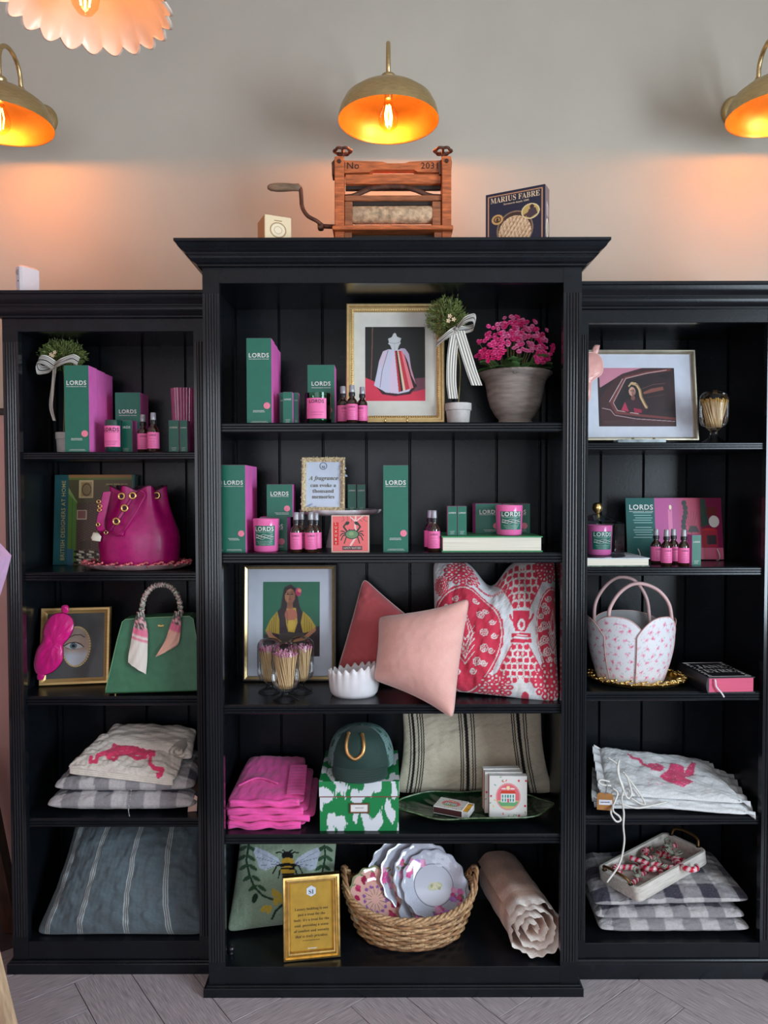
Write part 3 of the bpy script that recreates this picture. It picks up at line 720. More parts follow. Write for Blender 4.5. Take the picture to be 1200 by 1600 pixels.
bottle(550, 602, 2.25, ZC[0], 'middle amber spray bottle of the three before the dress picture', .0)
bottle(566, 605, 2.28, ZC[0], 'rightmost amber spray bottle of the three before the dress picture', -.4)
bottle(463, 800, 2.238, ZC[1], 'front amber spray bottle nearest the pink candle beneath the cake stand', 0)
bottle(471, 800, 2.281, ZC[1], 'amber spray bottle behind the one nearest the pink candle', .3)
bottle(486, 800, 2.236, ZC[1], 'front amber spray bottle next to the crab matchbox', .15)
bottle(494, 801, 2.279, ZC[1], 'amber spray bottle behind the one next to the crab matchbox', -.3)
bottle(672, 797, 2.315, ZC[1], 'amber spray bottle at the back left of the lying green book', .2)
bottle(678, 797, 2.262, ZC[1], 'front amber spray bottle at the left end of the lying green book', -.05)
bottle(1025, 826, 2.40, ZRS[1], 'first amber spray bottle from the white book on the right bookcase', .2)
bottle(1041, 827, 2.335, ZRS[1], 'second amber spray bottle from the white book on the right bookcase', 0)
bottle(1052, 826, 2.39, ZRS[1], 'third amber spray bottle, at the back of the four on the right bookcase', .1)
bottle(1068, 827, 2.33, ZRS[1], 'amber spray bottle next to the green carton on the right bookcase', -.1)
lords_box('narrow green and pink carton beside the four bottles on the right bookcase', 1081, 1095, 836, 2.345, ZRS[1], .04, 'mini')

# ---------- candles
M_WAX = M('cream_wax', (232, 222, 200), .5, var=.03); M_PJAR = M('pink_lacquered_jar', (236, 110, 172), .18, var=.03, coat=.5)
M_DGL = M('dark_green_jar', (20, 62, 54), .12, var=.05, coat=.6)
def candle(px, x0, x1, ytop, D, z, label, pink=True, rot=0.0):
    p = LF(px, D, z); R = (x1 - x0) * p.k / 2; h = p.Z(ytop)
    T = thing('candle', label, 'candle', (p.x, D + R, z), rot)
    a = M_PJAR if pink else M_DGL; R0 = R * (.93 if pink else .97)
    MB().lathe([(0, .001), (R0 * .9, 0), (R0, .004), (R, h - .002), (R - .0012, h), (R - .0025, h - .002), (R - .003, h * .82), (0, h * .82)], 36).build('jar', a, T, 50)
    MB().lathe([(R - .0032, h * .825), (0, h * .825)], 24).build('wax', M_WAX, T)
    MB().tube([(0, 0, h * .82), (.001, 0, h * .9)], .001, 5).build('wick', M_DKP, T)
    lw, l0, l1 = (R * .98, h * .2, h * .8) if pink else (R * 1.25, h * .17, h * .82)
    n = 14; rr = lambda q: (R0 + (R - R0) * q / h) + .0006
    g = np.array([[(rr(q) * math.sin(t), -rr(q) * math.cos(t), q) for t in np.linspace(-lw / R / 1.15, lw / R / 1.15, n)] for q in (l0, l1)])
    lb = MB().grid(g).build('paper_label', M_GRN if pink else M_PNKL, T, True, fix=False)
    tx = MB(); text(tx, 'LORDS', lw * 1.5, 0, h * .64, 0, 'b', wrap=R + .0012); text(tx, 'FRAGRANCE HOUSE', lw * 1.4, 0, h * .605, 0, 'b', wrap=R + .0012, h=.0014)
    for i in range(3): text(tx, 'FRAGRANCE HOUSE', lw * (1.2 - .2 * i), 0, h * (.33 - .05 * i), 0, 'b', wrap=R + .0012, h=.0013)
    if pink:
        for i in range(5): tx.tube([((R + .0011) * math.sin(t), -(R + .0011) * math.cos(t), h * (.42 + .025 * i) + .003 * math.sin(9 * t + i * 2)) for t in np.linspace(-lw / R * .7, lw / R * .7, 12)], .0005, 4)
    tx.build('lettering', M_WHT if pink else M_DKP, lb, fix=False)
    return T
candle(173, 159, 187, 656, 2.345, ZL[0], 'dark green candle jar with a pink label on the left bookcase', False)
candle(413, 392, 434, 811, 2.235, ZC[1], 'pink candle jar in front of the stacked cartons, left of the bottles')
# clear glass candle
p = LF(495, 2.25, ZC[0]); R = 21 * p.k; h = p.Z(613)
T = thing('glass_candle', 'clear glass candle with pink label in front of a green carton', 'candle', (p.x, 2.25 + R, ZC[0]))
MB().lathe([(0, 0), (R * .95, 0), (R, .004), (R, h), (R - .0022, h), (R - .0022, .012), (0, .012)], 36).build('glass_jar', GLASS('pale_green_glass', (196, 230, 214)), T, 50)
MB().lathe([(0, .0125), (R - .003, .0125), (R - .003, h * .72), (0, h * .72)], 32).build('wax', M('green_tinted_wax', (58, 120, 98), .3), T, 50)
n = 12; g = np.array([[((R + .0006) * math.sin(t), -(R + .0006) * math.cos(t), q) for t in np.linspace(-.85, .75, n)] for q in (h * .17, h * .82)])
lb = MB().grid(g).build('paper_label', M_PNKL, T, True, fix=False)
tx = MB(); text(tx, 'LORDS', R * 1.15, -.001, h * .66, 0, 'b', wrap=R + .0012); text(tx, 'FRAGRANCE HOUSE', R * 1.0, 0, h * .36, 0, 'b', wrap=R + .0012, h=.0014); text(tx, 'FRAGRANCE HOUSE', R * .8, 0, h * .28, 0, 'b', wrap=R + .0012, h=.0014); tx.build('lettering', M_DKP, lb, fix=False)

# pink ribbed vase behind the cartons
p = LF(283, 2.44, ZL[0]); R = 20 * p.k; h = p.Z(606)
T = thing('ribbed_vase', 'pink ribbed glass vase at the right end of the left top shelf', 'vase', (p.x, 2.44 + R, ZL[0]))
MB().lathe([(0, 0), (R * .72, 0), (R * .76, .003), (R * .8, h * .1), (R * .95, h * .8), (R, h), (R * .93, h), (R * .88, h * .8), (R * .7, h * .1), (0, .01)], 120, fr=lambda t, z: 1 + .03 * math.cos(30 * t)).build('vase', M('pink_ribbed_glass', (196, 92, 140), .12, var=.1, coat=.6, trans=.45), T, 60)

# ---------- cake stand and what stands on it
zz = ZC[1]; p = LF(528, 2.33, zz); zt = p.Z(800)
T = thing('cake_stand', 'white ceramic cake stand with wavy rim carrying the quote frame', 'cake stand', (p.x, 2.44, zz)); R = .135
M_CW = M('glazed_white_ceramic', (226, 216, 218), .25, var=.03)
MB().lathe([(0, 0), (.046, 0), (.047, .004), (.036, zt * .45), (.026, zt - .016), (.03, zt - .010), (0, zt - .010)], 36).build('pedestal', M_CW, T, 40)
MB().lathe([(0, zt - .012), (.05, zt - .014), (R * .8, zt - .013), (R * .96, zt - .006), (R, zt + .002), (R * 1.0, zt + .006), (R * .97, zt + .006), (R * .93, zt + .002), (R * .86, zt), (0, zt)], 96, fr=lambda t, z: 1 + (.018 * math.cos(16 * t) if z > zt else 0)).build('plate', M_CW, T, 60)
ZCK = zz + zt + .0005
for i, (a, b, l) in enumerate(((543.5, 556.5, 'left small green carton of the two standing on the cake stand'), (558, 571, 'right small green carton of the two standing on the cake stand'))):
    lords_box(l, a, b, 757, 2.37, ZCK, SM, 'mini')
# crab matchbox
p = LF(547.5, 2.245, zz); w = 29.5 * p.k; h = p.Z(805)
T = thing('matchbox', 'coral square matchbox printed with a green crab', 'matchbox', (p.x, 2.245, zz))
MB().box(-w, w, 0, .03, 0, h, b=.0008).build('sleeve', M('pale_card', (206, 190, 176), .6), T)
cv = Cv(518, 805, 577, 863, 2.4, (216, 196, 176)); CR = (232, 112, 112); cv.rect(519.5, 806.5, 575.5, 861.5, CR)
cv.rect(521, 816, 529, 852, (214, 40, 48))
for k in range(6): cv.line([(536 + 7 * k, 806), (538 + 6 * k, 812), (534 + 8 * k, 815)], .8, (120, 90, 90))
cv.line([(556, 806), (555, 822), (557, 838), (548, 852)], 3.0, (238, 196, 190)); cv.line([(548, 808), (556, 815), (566, 807)], 2, (238, 196, 190))
DG = (44, 62, 58)
for s in (-1, 1):
    for k, (dx, dy) in enumerate(((17, -4), (18, 3), (17, 10), (12, 15))):
        cv.line([(550 + s * 8, 834 + k), (550 + s * (dx - 3), 832 + dy * .5), (550 + s * dx, 834 + dy)], 1.7, DG)
    cv.line([(550 + s * 8, 830), (550 + s * 13, 823), (550 + s * 8, 816)], 2.6, DG); cv.ell(550 + s * 7, 817.5, 3.6, 2.4, DG, .6 * s)
cv.ell(550, 835, 11, 7.5, DG); cv.ell(550, 835, 9.5, 6.2, (110, 142, 104)); cv.ell(549, 834, 4, 3, (138, 166, 120)); cv.ell(546, 828, 1, 1.5, DG); cv.ell(554, 828, 1, 1.5, DG)
cv.rect(535, 853.5, 566, 859.5, (48, 44, 74)); [cv.ell(521 + 2, 842 + 6 * i, .8, 1.6, (90, 60, 60)) for i in range(2)]
sheet(cv, lambda x, y: ((x - 547.5) / 59 * 2 * w, x * 0 - .0005, (863 - y) / 58 * h), 'printed_front', V_PRINT, T)
tx = MB()
for i, ch in enumerate('LUXURY'): text(tx, ch, None, -w + 7 * p.k, h * (.745 - .108 * i), -.001, 'b', h=.0075)
text(tx, 'SAFETY MATCHES', 28 * p.k, 3 * p.k, h * .085, -.001, 'r', h=.0065); tx.build('lettering', M('cream_lettering', (0, 0, 0)), T, fix=False)

# green book lying, with cartons and candle on it
p = LF(769, 2.24, zz); w = 79 * p.k; h = p.Z(838)
T = thing('book', 'thick green book lying flat under the right-hand pink candle', 'book', (p.x, 2.24, zz), math.radians(-.6))
M_GCL = M('green_book_cloth', (66, 150, 100), .5, var=.04); M_PG = M('page_edges', (226, 218, 200), .8, var=.1, scale=4, stretch=(1, 1, 300), bump=.15)
MB().box(-w, w, 0, .24, 0, .0035, b=.0006).build('back_cover', M_GCL, T); MB().box(-w, w, 0, .24, h - .0035, h, b=.0006).build('front_cover', M_GCL, T)
MB().box(-w + .004, w - .004, .004, .236, .0036, h - .0036).build('pages', M_PG, T); MB().box(-w, w, .237, .241, .003, h - .003).build('spine', M_GCL, T)
ZBK = zz + h + .0005
lords_box('left small green carton of the two standing on the green book', 699.5, 714, 791, 2.275, ZBK, SM, 'mini')
lords_box('right small green carton of the two standing on the green book', 715, 729, 791, 2.275, ZBK, SM, 'mini')
lords_box('green candle carton behind the right-hand candle, nearer the small cartons', 743, 784, 787, 2.37, ZBK, .085, 'mid')
lords_box('green candle carton behind the right-hand candle, nearer the bookcase side', 786, 828, 787, 2.37, ZBK, .085, 'mid')
candle(799, 777, 820, 789.5, 2.255, ZBK, 'pink candle jar standing on the lying green book')
# ================================================================== frames and pictures
def moulding(mb, x0, x1, z0, z1, fw, prof, m=0):
    rings = []
    for s, h in prof:
        i = s * fw; rings.append([(x0 + i, -h, z0 + i), (x1 - i, -h, z0 + i), (x1 - i, -h, z1 - i), (x0 + i, -h, z1 - i)])
    return mb.loft(rings, caps=False, m=m)
def frame(name, label, r, D, z, fw, mat, lean, rotz=0.0, prof=None, board=None, pic=None, cv=None, cat='picture frame', d=.016, up=0.0, glass=True, vm=None):
    x0, y0, x1, y1 = r; lf = LF((x0 + x1) / 2, D, z); lf.z += up
    q = LF((x0 + x1) / 2, D, z + up); H = q.Z(y0); w = (x1 - x0) * q.k / 2; k = q.k
    T = thing(name, label, cat, (q.x, D, z + up), rotz, rotx=-math.radians(lean))
    f = fw * k
    prof = prof or [(0, -d * .2), (0, d * .75), (.12, d), (.45, d), (.6, d * .8), (.8, d * .62), (1, d * .5), (1, d * .2)]
    moulding(MB(), -w, w, 0, H, f, prof).build('moulding', mat, T, 30)
    MB().box(-w + .002, w - .002, .0, .004, .002, H - .002).build('backing', M('brown_backing_board', (70, 54, 44), .9), T)
    fx = lambda px: (px - (x0 + x1) / 2) * k; fz = lambda py: (y1 - py) * (H / (y1 - y0))
    if board: MB().box(-w + f * .8, w - f * .8, -d * .22, -.0005, f * .8, H - f * .8).build('mat_board', board, T)
    if cv is not None:
        sheet(cv, lambda x, y: (fx(x), x * 0 - d * .22 - .0006, fz(y)), 'picture', vm or V_PRINT, T)
    if glass:
        i = f * .95; MB().add([(-w + i, -d * .42, i), (w - i, -d * .42, i), (w - i, -d * .42, H - i), (-w + i, -d * .42, H - i)], [(0, 1, 2, 3)]).build('glass', GLP, T, fix=False)
    T['_'] = 0; del T['_']
    return T, fx, fz, H, d

# dress picture, beaded gold frame
M_MAT = M('ivory_mat_board', (222, 220, 210), .8, var=.02)
o = lambda x, y: (540 + x / 7.5, 470 + y / 7.5)
cv = Cv(571, 508.5, 664.5, 621.5, 2.0, (36, 38, 36))
cv.poly([o(233, 870), o(340, 915), o(835, 880), o(925, 870), o(940, 1140), o(225, 1140)], (222, 62, 88)); cv.poly([o(800, 880), o(935, 870), o(935, 1000), o(790, 1035)], (120, 72, 88))
cv.line([o(318, 290), o(312, 600), o(300, 890)], 1.6, (120, 84, 76))
cv.poly([o(350, 960), o(430, 1060), o(580, 1082), o(760, 1060), o(820, 985), o(700, 940)], (60, 34, 42))
cv.poly([o(x, y) for x, y in ((505, 545), (440, 570), (395, 680), (365, 830), (335, 960), (440, 1020), (470, 1040), (620, 1055), (740, 1030), (780, 985), (825, 950), (770, 760), (745, 600), (690, 535), (600, 555))], (206, 206, 226))
cv.poly([o(505, 545), o(440, 570), o(395, 680), o(420, 780), o(470, 640)], (214, 196, 214)); cv.line([o(500, 560), o(430, 790), o(405, 980)], 1.1, (140, 120, 136))
cv.poly([o(560, 560), o(600, 900), o(600, 1045), o(520, 1040), o(520, 800)], (222, 200, 224))
for a, b, e, cl in ((577, 592, 34, (196, 44, 56)), (592, 606, 30, (52, 34, 34)), (606, 622, 28, (226, 204, 176)), (622, 650, 40, (206, 60, 76)), (650, 676, 50, (240, 134, 144)), (676, 700, 95, (56, 36, 44))):
    k0 = 1.1 * (a - 577) * .9; cv.poly([o(a, 562), o(b, 562), o(b + (b - 575) * .75 + 45, 1035 - (b - 577) * .5), o(a + (a - 575) * .75 + 45, 1040 - (a - 577) * .5)], cl)
cv.poly([o(690, 540), o(745, 600), o(770, 760), o(825, 950), o(770, 840), o(720, 640)], (216, 160, 182)); cv.poly([o(640, 535), o(700, 538), o(745, 600), o(765, 760), o(700, 620)], (196, 180, 206))
cv.poly([o(x, y) for x, y in ((578, 355), (560, 372), (545, 405), (500, 425), (512, 465), (500, 480), (525, 500), (545, 550), (610, 555), (630, 500), (650, 475), (640, 460), (655, 420), (605, 400), (595, 370))], (206, 208, 208)); cv.line([o(515, 470), o(575, 480), o(640, 465)], .8, (150, 154, 158)); cv.line([o(575, 480), o(578, 550)], .7, (170, 172, 176)); cv.line([o(578, 330), o(578, 356)], 1.2, (60, 60, 60))
T, fx, fz, H, d = frame('framed_picture', 'gold beaded frame with a painting of a full-skirted striped gown', (541.5, 474.5, 694, 656), 2.40, ZC[0], 12, M_GOLD2, 5, 0, cv=cv, board=M_MAT, d=.022, up=.012,
    prof=[(0, -.004), (0, .020), (.1, .022), (.35, .021), (.45, .015), (.62, .015), (.9, .012), (1, .010), (1, .004)])
bd = MB(); st = 4.0
bm = MB().lathe([(0, -.0028), (.002, -.002), (.0028, 0), (.002, .002), (0, .0028)], 6).mesh('bead', M_GOLD, True)
bx0, bx1, bz0, bz1 = 541.5 + 9.5, 694 - 9.5, 474.5 + 9.5, 656 - 9.5
pts = [(x, z) for z in (bz0, bz1) for x in np.arange(bx0, bx1, 3.55)] + [(x, z) for x in (bx0, bx1) for z in np.arange(bz0 + 3.5, bz1 - 2, 3.55)]
for a, b in pts: obj('bead', bm, T, (fx(a), -.0155, fz(b)))
# small easel under it
p = LF(619, 2.38, ZC[0])
T = thing('easel', 'small gold easel holding up the gown picture', 'easel', p.loc)
MB().box(p.X(592), p.X(645), -.03, .0, 0, .009, b=.001).build('base_bar', M('dark_easel_metal', (38, 40, 44), .4, .6), T)
for a in (602, 635.5): MB().tube([(p.X(a), -.034, .004), (p.X(a), -.036, .020), (p.X(a), -.035, .024)], .0028, 8).build('prong', M_GOLD, T, True); 

# portrait picture
o = lambda x, y: (340 + x / 4, 870 + y / 4)
cv = Cv(410.5, 907.5, 500, 1021.5, 2.0, (36, 112, 82)); cv.put(np.clip((cv.Y - 940) / 120, 0, .5) + noise2(cv.X / 40, cv.Y / 40, 5) * .12, (18, 62, 48))
cv.poly([o(290, 470), o(640, 420), o(645, 610), o(280, 610)], (46, 28, 34))
HAIR = (42, 26, 32); SK = (176, 118, 84)
cv.poly([o(x, y) for x, y in ((455, 165), (415, 185), (400, 260), (395, 310), (372, 330), (380, 400), (385, 470), (400, 560), (520, 560), (530, 460), (535, 340), (515, 310), (500, 230), (490, 190))], HAIR)
cv.poly([o(x, y) for x, y in ((372, 330), (330, 380), (296, 450), (385, 470), (385, 380))], (176, 146, 44)); cv.poly([o(x, y) for x, y in ((535, 330), (580, 370), (616, 425), (590, 450), (535, 465), (520, 400))], (182, 152, 48))
for i in range(4): cv.line([o(366 - 14 * i, 345 + 22 * i), o(360 - 12 * i, 465 - 4 * i)], 1.0, (120, 92, 34)); cv.line([o(545 + 14 * i, 350 + 18 * i), o(545 + 15 * i, 460 - 4 * i)], 1.0, (128, 98, 36))
cv.poly([o(x, y) for x, y in ((430, 310), (490, 310), (500, 400), (480, 460), (440, 455), (425, 390))], (198, 160, 60)); cv.ell(*o(458, 352), 10, 9, (190, 110, 86)); cv.ell(*o(460, 415), 6.5, 8, (214, 176, 70))
cv.poly([o(x, y) for x, y in ((385, 465), (540, 460), (560, 520), (380, 520))], (64, 56, 52))
cv.poly([o(x, y) for x, y in ((298, 450), (320, 490), (400, 530), (410, 520), (345, 475), (330, 450))], SK); cv.poly([o(x, y) for x, y in ((616, 430), (615, 450), (550, 505), (470, 520), (475, 505), (545, 480), (585, 445))], SK)
cv.ell(*o(452, 238), 8.2, 11.5, SK); cv.poly([o(438, 270), o(468, 270), o(472, 315), o(432, 315)], (158, 102, 72)); cv.ell(*o(455, 285), 4, 5, (140, 90, 66))
cv.put((cv.ein(*o(466, 240), 5, 11) < 1) & (cv.ein(*o(452, 238), 8.2, 11.5) < 1), (148, 94, 68), .8); cv.ell(*o(439, 226), 2.2, 1.1, (34, 20, 20)); cv.ell(*o(465, 226), 2.2, 1.1, (34, 20, 20)); cv.line([o(430, 214), o(446, 214)], .9, (70, 42, 34)); cv.line([o(458, 214), o(474, 214)], .9, (70, 42, 34)); cv.line([o(453, 224), o(455, 244)], .9, (128, 78, 56)); cv.line([o(448, 246), o(458, 246)], .9, (128, 76, 56)); cv.ell(*o(453, 258), 2.8, 1.1, (150, 58, 58)); cv.poly([o(455, 165), o(425, 190), o(416, 240), o(432, 205), o(455, 190), o(478, 205), o(492, 240), o(485, 190)], HAIR)
for s in range(5): cv.line([o(405 + 8 * s, 330), o(400 + 10 * s, 540)], .6, (62, 40, 46))
cv.ell(*o(505, 212), 4.5, 6.5, (206, 60, 110)); cv.ell(*o(512, 204), 3, 3, (236, 140, 120)); cv.ell(*o(500, 222), 3, 3, (178, 40, 90))
M_MAT2 = M('cool_white_mat_board', (208, 212, 224), .8, var=.02)
MFR = M('dark_bronze_frame', (58, 50, 44), .4, .5); 
T, fx, fz, H, d = frame('framed_portrait', 'dark thin frame with portrait of long-haired woman in yellow, behind the match cloches', (380, 881, 526.5, 1058), 2.50, ZC[2], 7, MFR, 4, .0, cv=cv, board=M_MAT2, d=.02)
moulding(MB(), fx(380) + .007, fx(526.5) - .007, .007, H - .007, .008, [(0, .0195), (0, .0215), (1, .0165), (1, .012)]).build('inner_slip', M_GOLD2, T)

# eye picture, gold frame
o = lambda x, y: (x / 3.53, 890 + y / 3.53)
cv = Cv(74, 954, 162, 1070, 2.0, (84, 84, 84)); cv.put(noise2(cv.X / 60, cv.Y / 60, 9) * .2 + .2, (120, 118, 116))
ex, ey = o(418, 435); cv.ell(ex, ey, 21.5, 33, (196, 160, 100), .06)
for k in range(44):
    t = 2 * PI * k / 44; cv.ell(ex + 20.5 * math.cos(t), ey + 32 * math.sin(t), 1.3, 1.3, (236, 214, 160))
cv.ell(ex, ey, 19, 30.5, (206, 178, 160), .06); cv.put((cv.ein(ex, ey, 19, 30.5, .06) < 1) * smooth01((cv.Y - ey - 2) / 14), (224, 226, 236)); cv.put((cv.ein(ex, ey, 19, 30.5, .06) < 1) * smooth01((ey - 8 - cv.Y) / 12) * .5, (176, 160, 150))
cv.line([o(372, 385), o(405, 368), o(440, 368), o(460, 382)], 1.5, (96, 72, 60)); cv.ell(*o(402, 428), 13, 5.5, (150, 110, 96), -.05, .6); cv.poly([o(352, 430), o(380, 415), o(410, 410), o(440, 425), o(455, 438), o(430, 446), o(395, 450), o(370, 440)], (222, 220, 218))
cv.ell(*o(402, 430), 5.4, 5.0, (104, 124, 134)); cv.ell(*o(402, 430), 2.4, 2.4, (28, 26, 28)); cv.line([o(350, 430), o(380, 413), o(412, 409), o(442, 423), o(456, 438)], 1.5, (60, 42, 38)); cv.line([o(365, 442), o(395, 452), o(432, 447)], .8, (140, 100, 88))
T, fx, fz, H, d = frame('framed_eye_picture', 'gold frame with a painted single eye in an oval on grey', (65, 949, 170, 1074), 2.47, ZL[2], 9.5, M('brushed_gold_frame', (222, 182, 118), .4, .45, var=.06, scale=12, stretch=(1, 1, 20)), 9, math.radians(9), cv=cv, d=.018)

# sleep masks
def sleep_mask(label, px0, D, zz, pts, colr, rz, trim, strap):
    pass
def cloth_panel(name, par, outline, y0, thick, mat, wr=.0, seed=0, n=28, dent=None):
    """soft padded panel: outline polygon (x,z), filled by radial rings, domed towards the viewer"""
    C = np.mean(np.array(outline), 0); n_ = len(outline); mb = MB(); K = 9
    P = np.zeros((K + 1, n_, 3))
    for k in range(K + 1):
        s = k / K
        for i, (x, z) in enumerate(outline):
            xx = C[0] + (x - C[0]) * s; z2 = C[1] + (z - C[1]) * s
            P[k, i] = (xx, y0 - thick * (1 - s ** 2.6) ** .6, z2)
    if wr: P[..., 1] += wr * noise2(P[..., 0] * 25, P[..., 2] * 25, seed, 3) * (1 - (np.arange(K + 1) / K)[:, None] ** 6)
    Q = P[1:].copy(); Q[..., 1] = y0 + (y0 - Q[..., 1]) * .35
    mb.grid(P, cv=True); mb.grid(Q[::-1], cv=True)
    return mb.build(name, mat, par, True)
def closed(pts, n=8):
    P = [Vector((a, 0, b)) for a, b in pts]; N = len(P); out = []
    for i in range(N):
        a, b, c, d = P[i - 1], P[i], P[(i + 1) % N], P[(i + 2) % N]
        for k in range(n):
            t = k / n; v = 0.5 * ((2 * b) + (c - a) * t + (2 * a - 5 * b + 4 * c - d) * t * t + (3 * b - a - 3 * c + d) * t ** 3); out.append((v.x, v.z))
    return out
M_SILKM = M('magenta_silk', (222, 18, 128), .28, var=.08, scale=14, bump=.35, bscale=28, sheen=.3)
lf = LF(84, 2.40, ZL[2]); X, Z = lf.X, lf.Z
T = thing('sleep_mask', 'magenta silk sleep mask hung over the corner of the eye picture', 'sleep mask', lf.loc, rotx=-.12)
o = lambda x, y: (X(x / 3.53), Z(890 + y / 3.53))
ol = closed([o(x, y) for x, y in ((330, 240), (270, 255), (228, 320), (222, 390), (192, 450), (182, 530), (205, 580), (250, 580), (300, 555), (338, 505), (342, 450), (340, 415), (372, 375), (395, 320), (382, 265))])
mk = cloth_panel('padded_mask', T, ol, 0, .012, M_SILKM, .0025, 4)
MB().tube([(a, 0, b) for a, b in ol], .0014, 6, closed=True).build('piping', M('dark_magenta_piping', (96, 8, 56), .4), T, True)
for q in (((325, 240), (320, 205), (335, 196), (358, 200), (360, 238)), ((240, 575), (238, 600), (218, 612), (200, 604), (202, 575))):
    cloth_panel('elastic_strap', T, closed([o(*v) for v in q], 4), .002, .005, M_SILKM, .002, 2)

# car picture, right bookcase
o = lambda x, y: (890 + x / 3.87, 480 + y / 3.87)
cv = Cv(936, 571, 1057.5, 656.5, 2.0, (42, 24, 28)); 
cv.poly([o(185, 350), o(460, 350), o(330, 385), o(190, 465)], (200, 130, 150))
cv.poly([o(460, 350), o(640, 350), o(640, 370), o(480, 385), o(350, 405), o(255, 555), o(280, 610), o(420, 640), o(640, 650), o(640, 690), o(195, 690), o(190, 520), o(300, 400)], (64, 32, 36))
for w_, cl, pts in ((3.4, (112, 52, 50), ((620, 362), (480, 378), (345, 408), (255, 550), (285, 605), (420, 620), (640, 640))), (1.1, (196, 160, 160), ((600, 364), (480, 382), (350, 412), (268, 550), (292, 594), (420, 612))), (.9, (214, 190, 196), ((245, 545), (330, 415))), (.9, (180, 150, 156), ((200, 580), (250, 590), (275, 620), (400, 640), (640, 655)))): cv.line([o(*q) for q in pts], w_, cl)
cv.poly([o(x, y) for x, y in ((365, 420), (610, 385), (625, 600), (440, 608), (300, 590), (285, 560))], (26, 16, 20))
cv.put(smooth01((cv.X - 990) / 60) * (cv.ein(*o(500, 500), 40, 28) < 1) * .35, (70, 36, 38))
cv.poly([o(455, 490), o(500, 470), o(575, 458), o(580, 476), o(455, 502)], (128, 72, 62)); cv.line([o(450, 470), o(520, 445), o(590, 440)], .9, (96, 60, 58)); cv.line([o(470, 520), o(600, 500)], .8, (80, 44, 46))
cv.poly([o(x, y) for x, y in ((350, 530), (420, 520), (465, 555), (480, 600), (350, 606), (315, 590), (330, 560))], (52, 22, 34)); cv.poly([o(315, 592), o(340, 545), o(362, 600)], (176, 44, 80)); cv.poly([o(392, 578), o(440, 588), o(440, 606), o(395, 606)], (150, 30, 62))
for dx, cl, w_ in ((0, (150, 116, 84), 4.5), (3, (190, 156, 112), 2.6), (-4, (206, 176, 134), 1.4), (8, (120, 90, 66), 1.6)): cv.line([o(388 + dx, 440), o(415 + dx, 448), (o(432 + dx, 475)), o(438 + dx, 515), o(455 + dx, 550), o(470 + dx, 575)], w_, cl)
cv.line([o(368, 455), o(385, 437), o(408, 440)], 2.4, (196, 164, 122)); cv.ell(*o(386, 486), 5.2, 6.6, (196, 150, 132)); cv.ell(*o(392, 490), 3, 5, (150, 104, 94)); cv.line([o(376, 482), o(383, 481)], 1, (60, 36, 36)); cv.line([o(391, 482), o(398, 483)], 1, (60, 36, 36)); cv.line([o(384, 503), o(393, 503)], .9, (150, 40, 50)); cv.ell(*o(390, 522), 3.4, 3.5, (120, 74, 66))
for q in range(4): cv.line([o(205 + 10 * q, 655 + 6 * q), o(420, 648 + 8 * q), o(640, 662 + 7 * q)], .6, (88 - 8 * q, 58, 60))
T, fx, fz, H, d = frame('framed_car_picture', 'champagne frame with a painting of a blonde woman in a car window', (908, 545.5, 1090, 678), 2.47, ZRS[0], 6, M('champagne_metal_frame', (206, 196, 172), .3, .8), 7, math.radians(1.5), cv=cv, board=M_MAT2, d=.018, up=.014)
p = LF(996, 2.42, ZRS[0])
T = thing('easel', 'marble easel with two brass pegs under the car picture', 'easel', p.loc)
MB().box(p.X(958), p.X(1032), -.05, -.002, 0, p.Z(686) - .004, b=.002).build('marble_base', M('grey_veined_marble', (176, 190, 196), .2, var=.25, scale=20, coat=.4), T)
for a in (984, 1016.5): MB().tube([(p.X(a), -.03, .006), (p.X(a), -.03, .02)], .0042, 10).build('peg', M_GOLD, T, True)
M_SILKP = M('blush_satin', (230, 168, 160), .3, var=.06, scale=14, bump=.3, bscale=26, sheen=.2)
lf = LF(922, 2.385, ZRS[0]); X, Z = lf.X, lf.Z
T = thing('sleep_mask', 'blush satin sleep mask hung over the corner of the car picture', 'sleep mask', lf.loc, rotx=-.12)
o = lambda x, y: (X(890 + x / 3.87), Z(480 + y / 3.87))
ol = closed([o(x, y) for x, y in ((175, 265), (120, 265), (60, 310), (50, 400), (30, 470), (15, 560), (40, 610), (90, 600), (130, 550), (140, 460), (155, 435), (205, 395), (216, 345), (205, 295))])
cloth_panel('padded_mask', T, ol, 0, .012, M_SILKP, .002, 6)
MB().tube([(a, 0, b) for a, b in ol], .0014, 6, closed=True).build('piping', M('pale_blush_piping', (240, 200, 192), .4), T, True)
cloth_panel('elastic_strap', T, closed([o(*q) for q in ((148, 270), (165, 218), (198, 214), (200, 225), (185, 272))], 4), .002, .005, M_SILKP, .002, 2)

# quote frame on the cake stand
lf = LF(505, 2.345, ZCK)
T, fx, fz, H, d = frame('quote_frame', 'small ornate white frame with a fragrance quotation on the cake stand', (471, 714, 539, 799), 2.345, ZCK, 7, M('cream_filigree', (214, 190, 150), .5, var=.25, scale=160, bump=1.0, bscale=320), 8, 0,
    board=M('pale_blue_card', (206, 216, 232), .7, var=.02), d=.014)
rs = random.Random(3); fb = MB()
for i in range(150):
    s = rs.random(); e = rs.choice('tblr'); q = rs.random()
    x = 471 + 68 * s if e in 'tb' else (471 + 7 * q if e == 'l' else 539 - 7 * q); y = 714 + 85 * s if e in 'lr' else (714 + 7 * q if e == 't' else 799 - 7 * q)
    t0 = rs.random() * 6; fb.tube([(fx(x) + .003 * math.cos(t0 + k), -.012, fz(y) + .003 * math.sin(t0 + k)) for k in (0, 1, 2, 3)], .0009, 5)
fo = fb.build('filigree', M('gilt_cream_relief', (232, 212, 170), .4, .2), T, True); fo['kind'] = 'stuff'
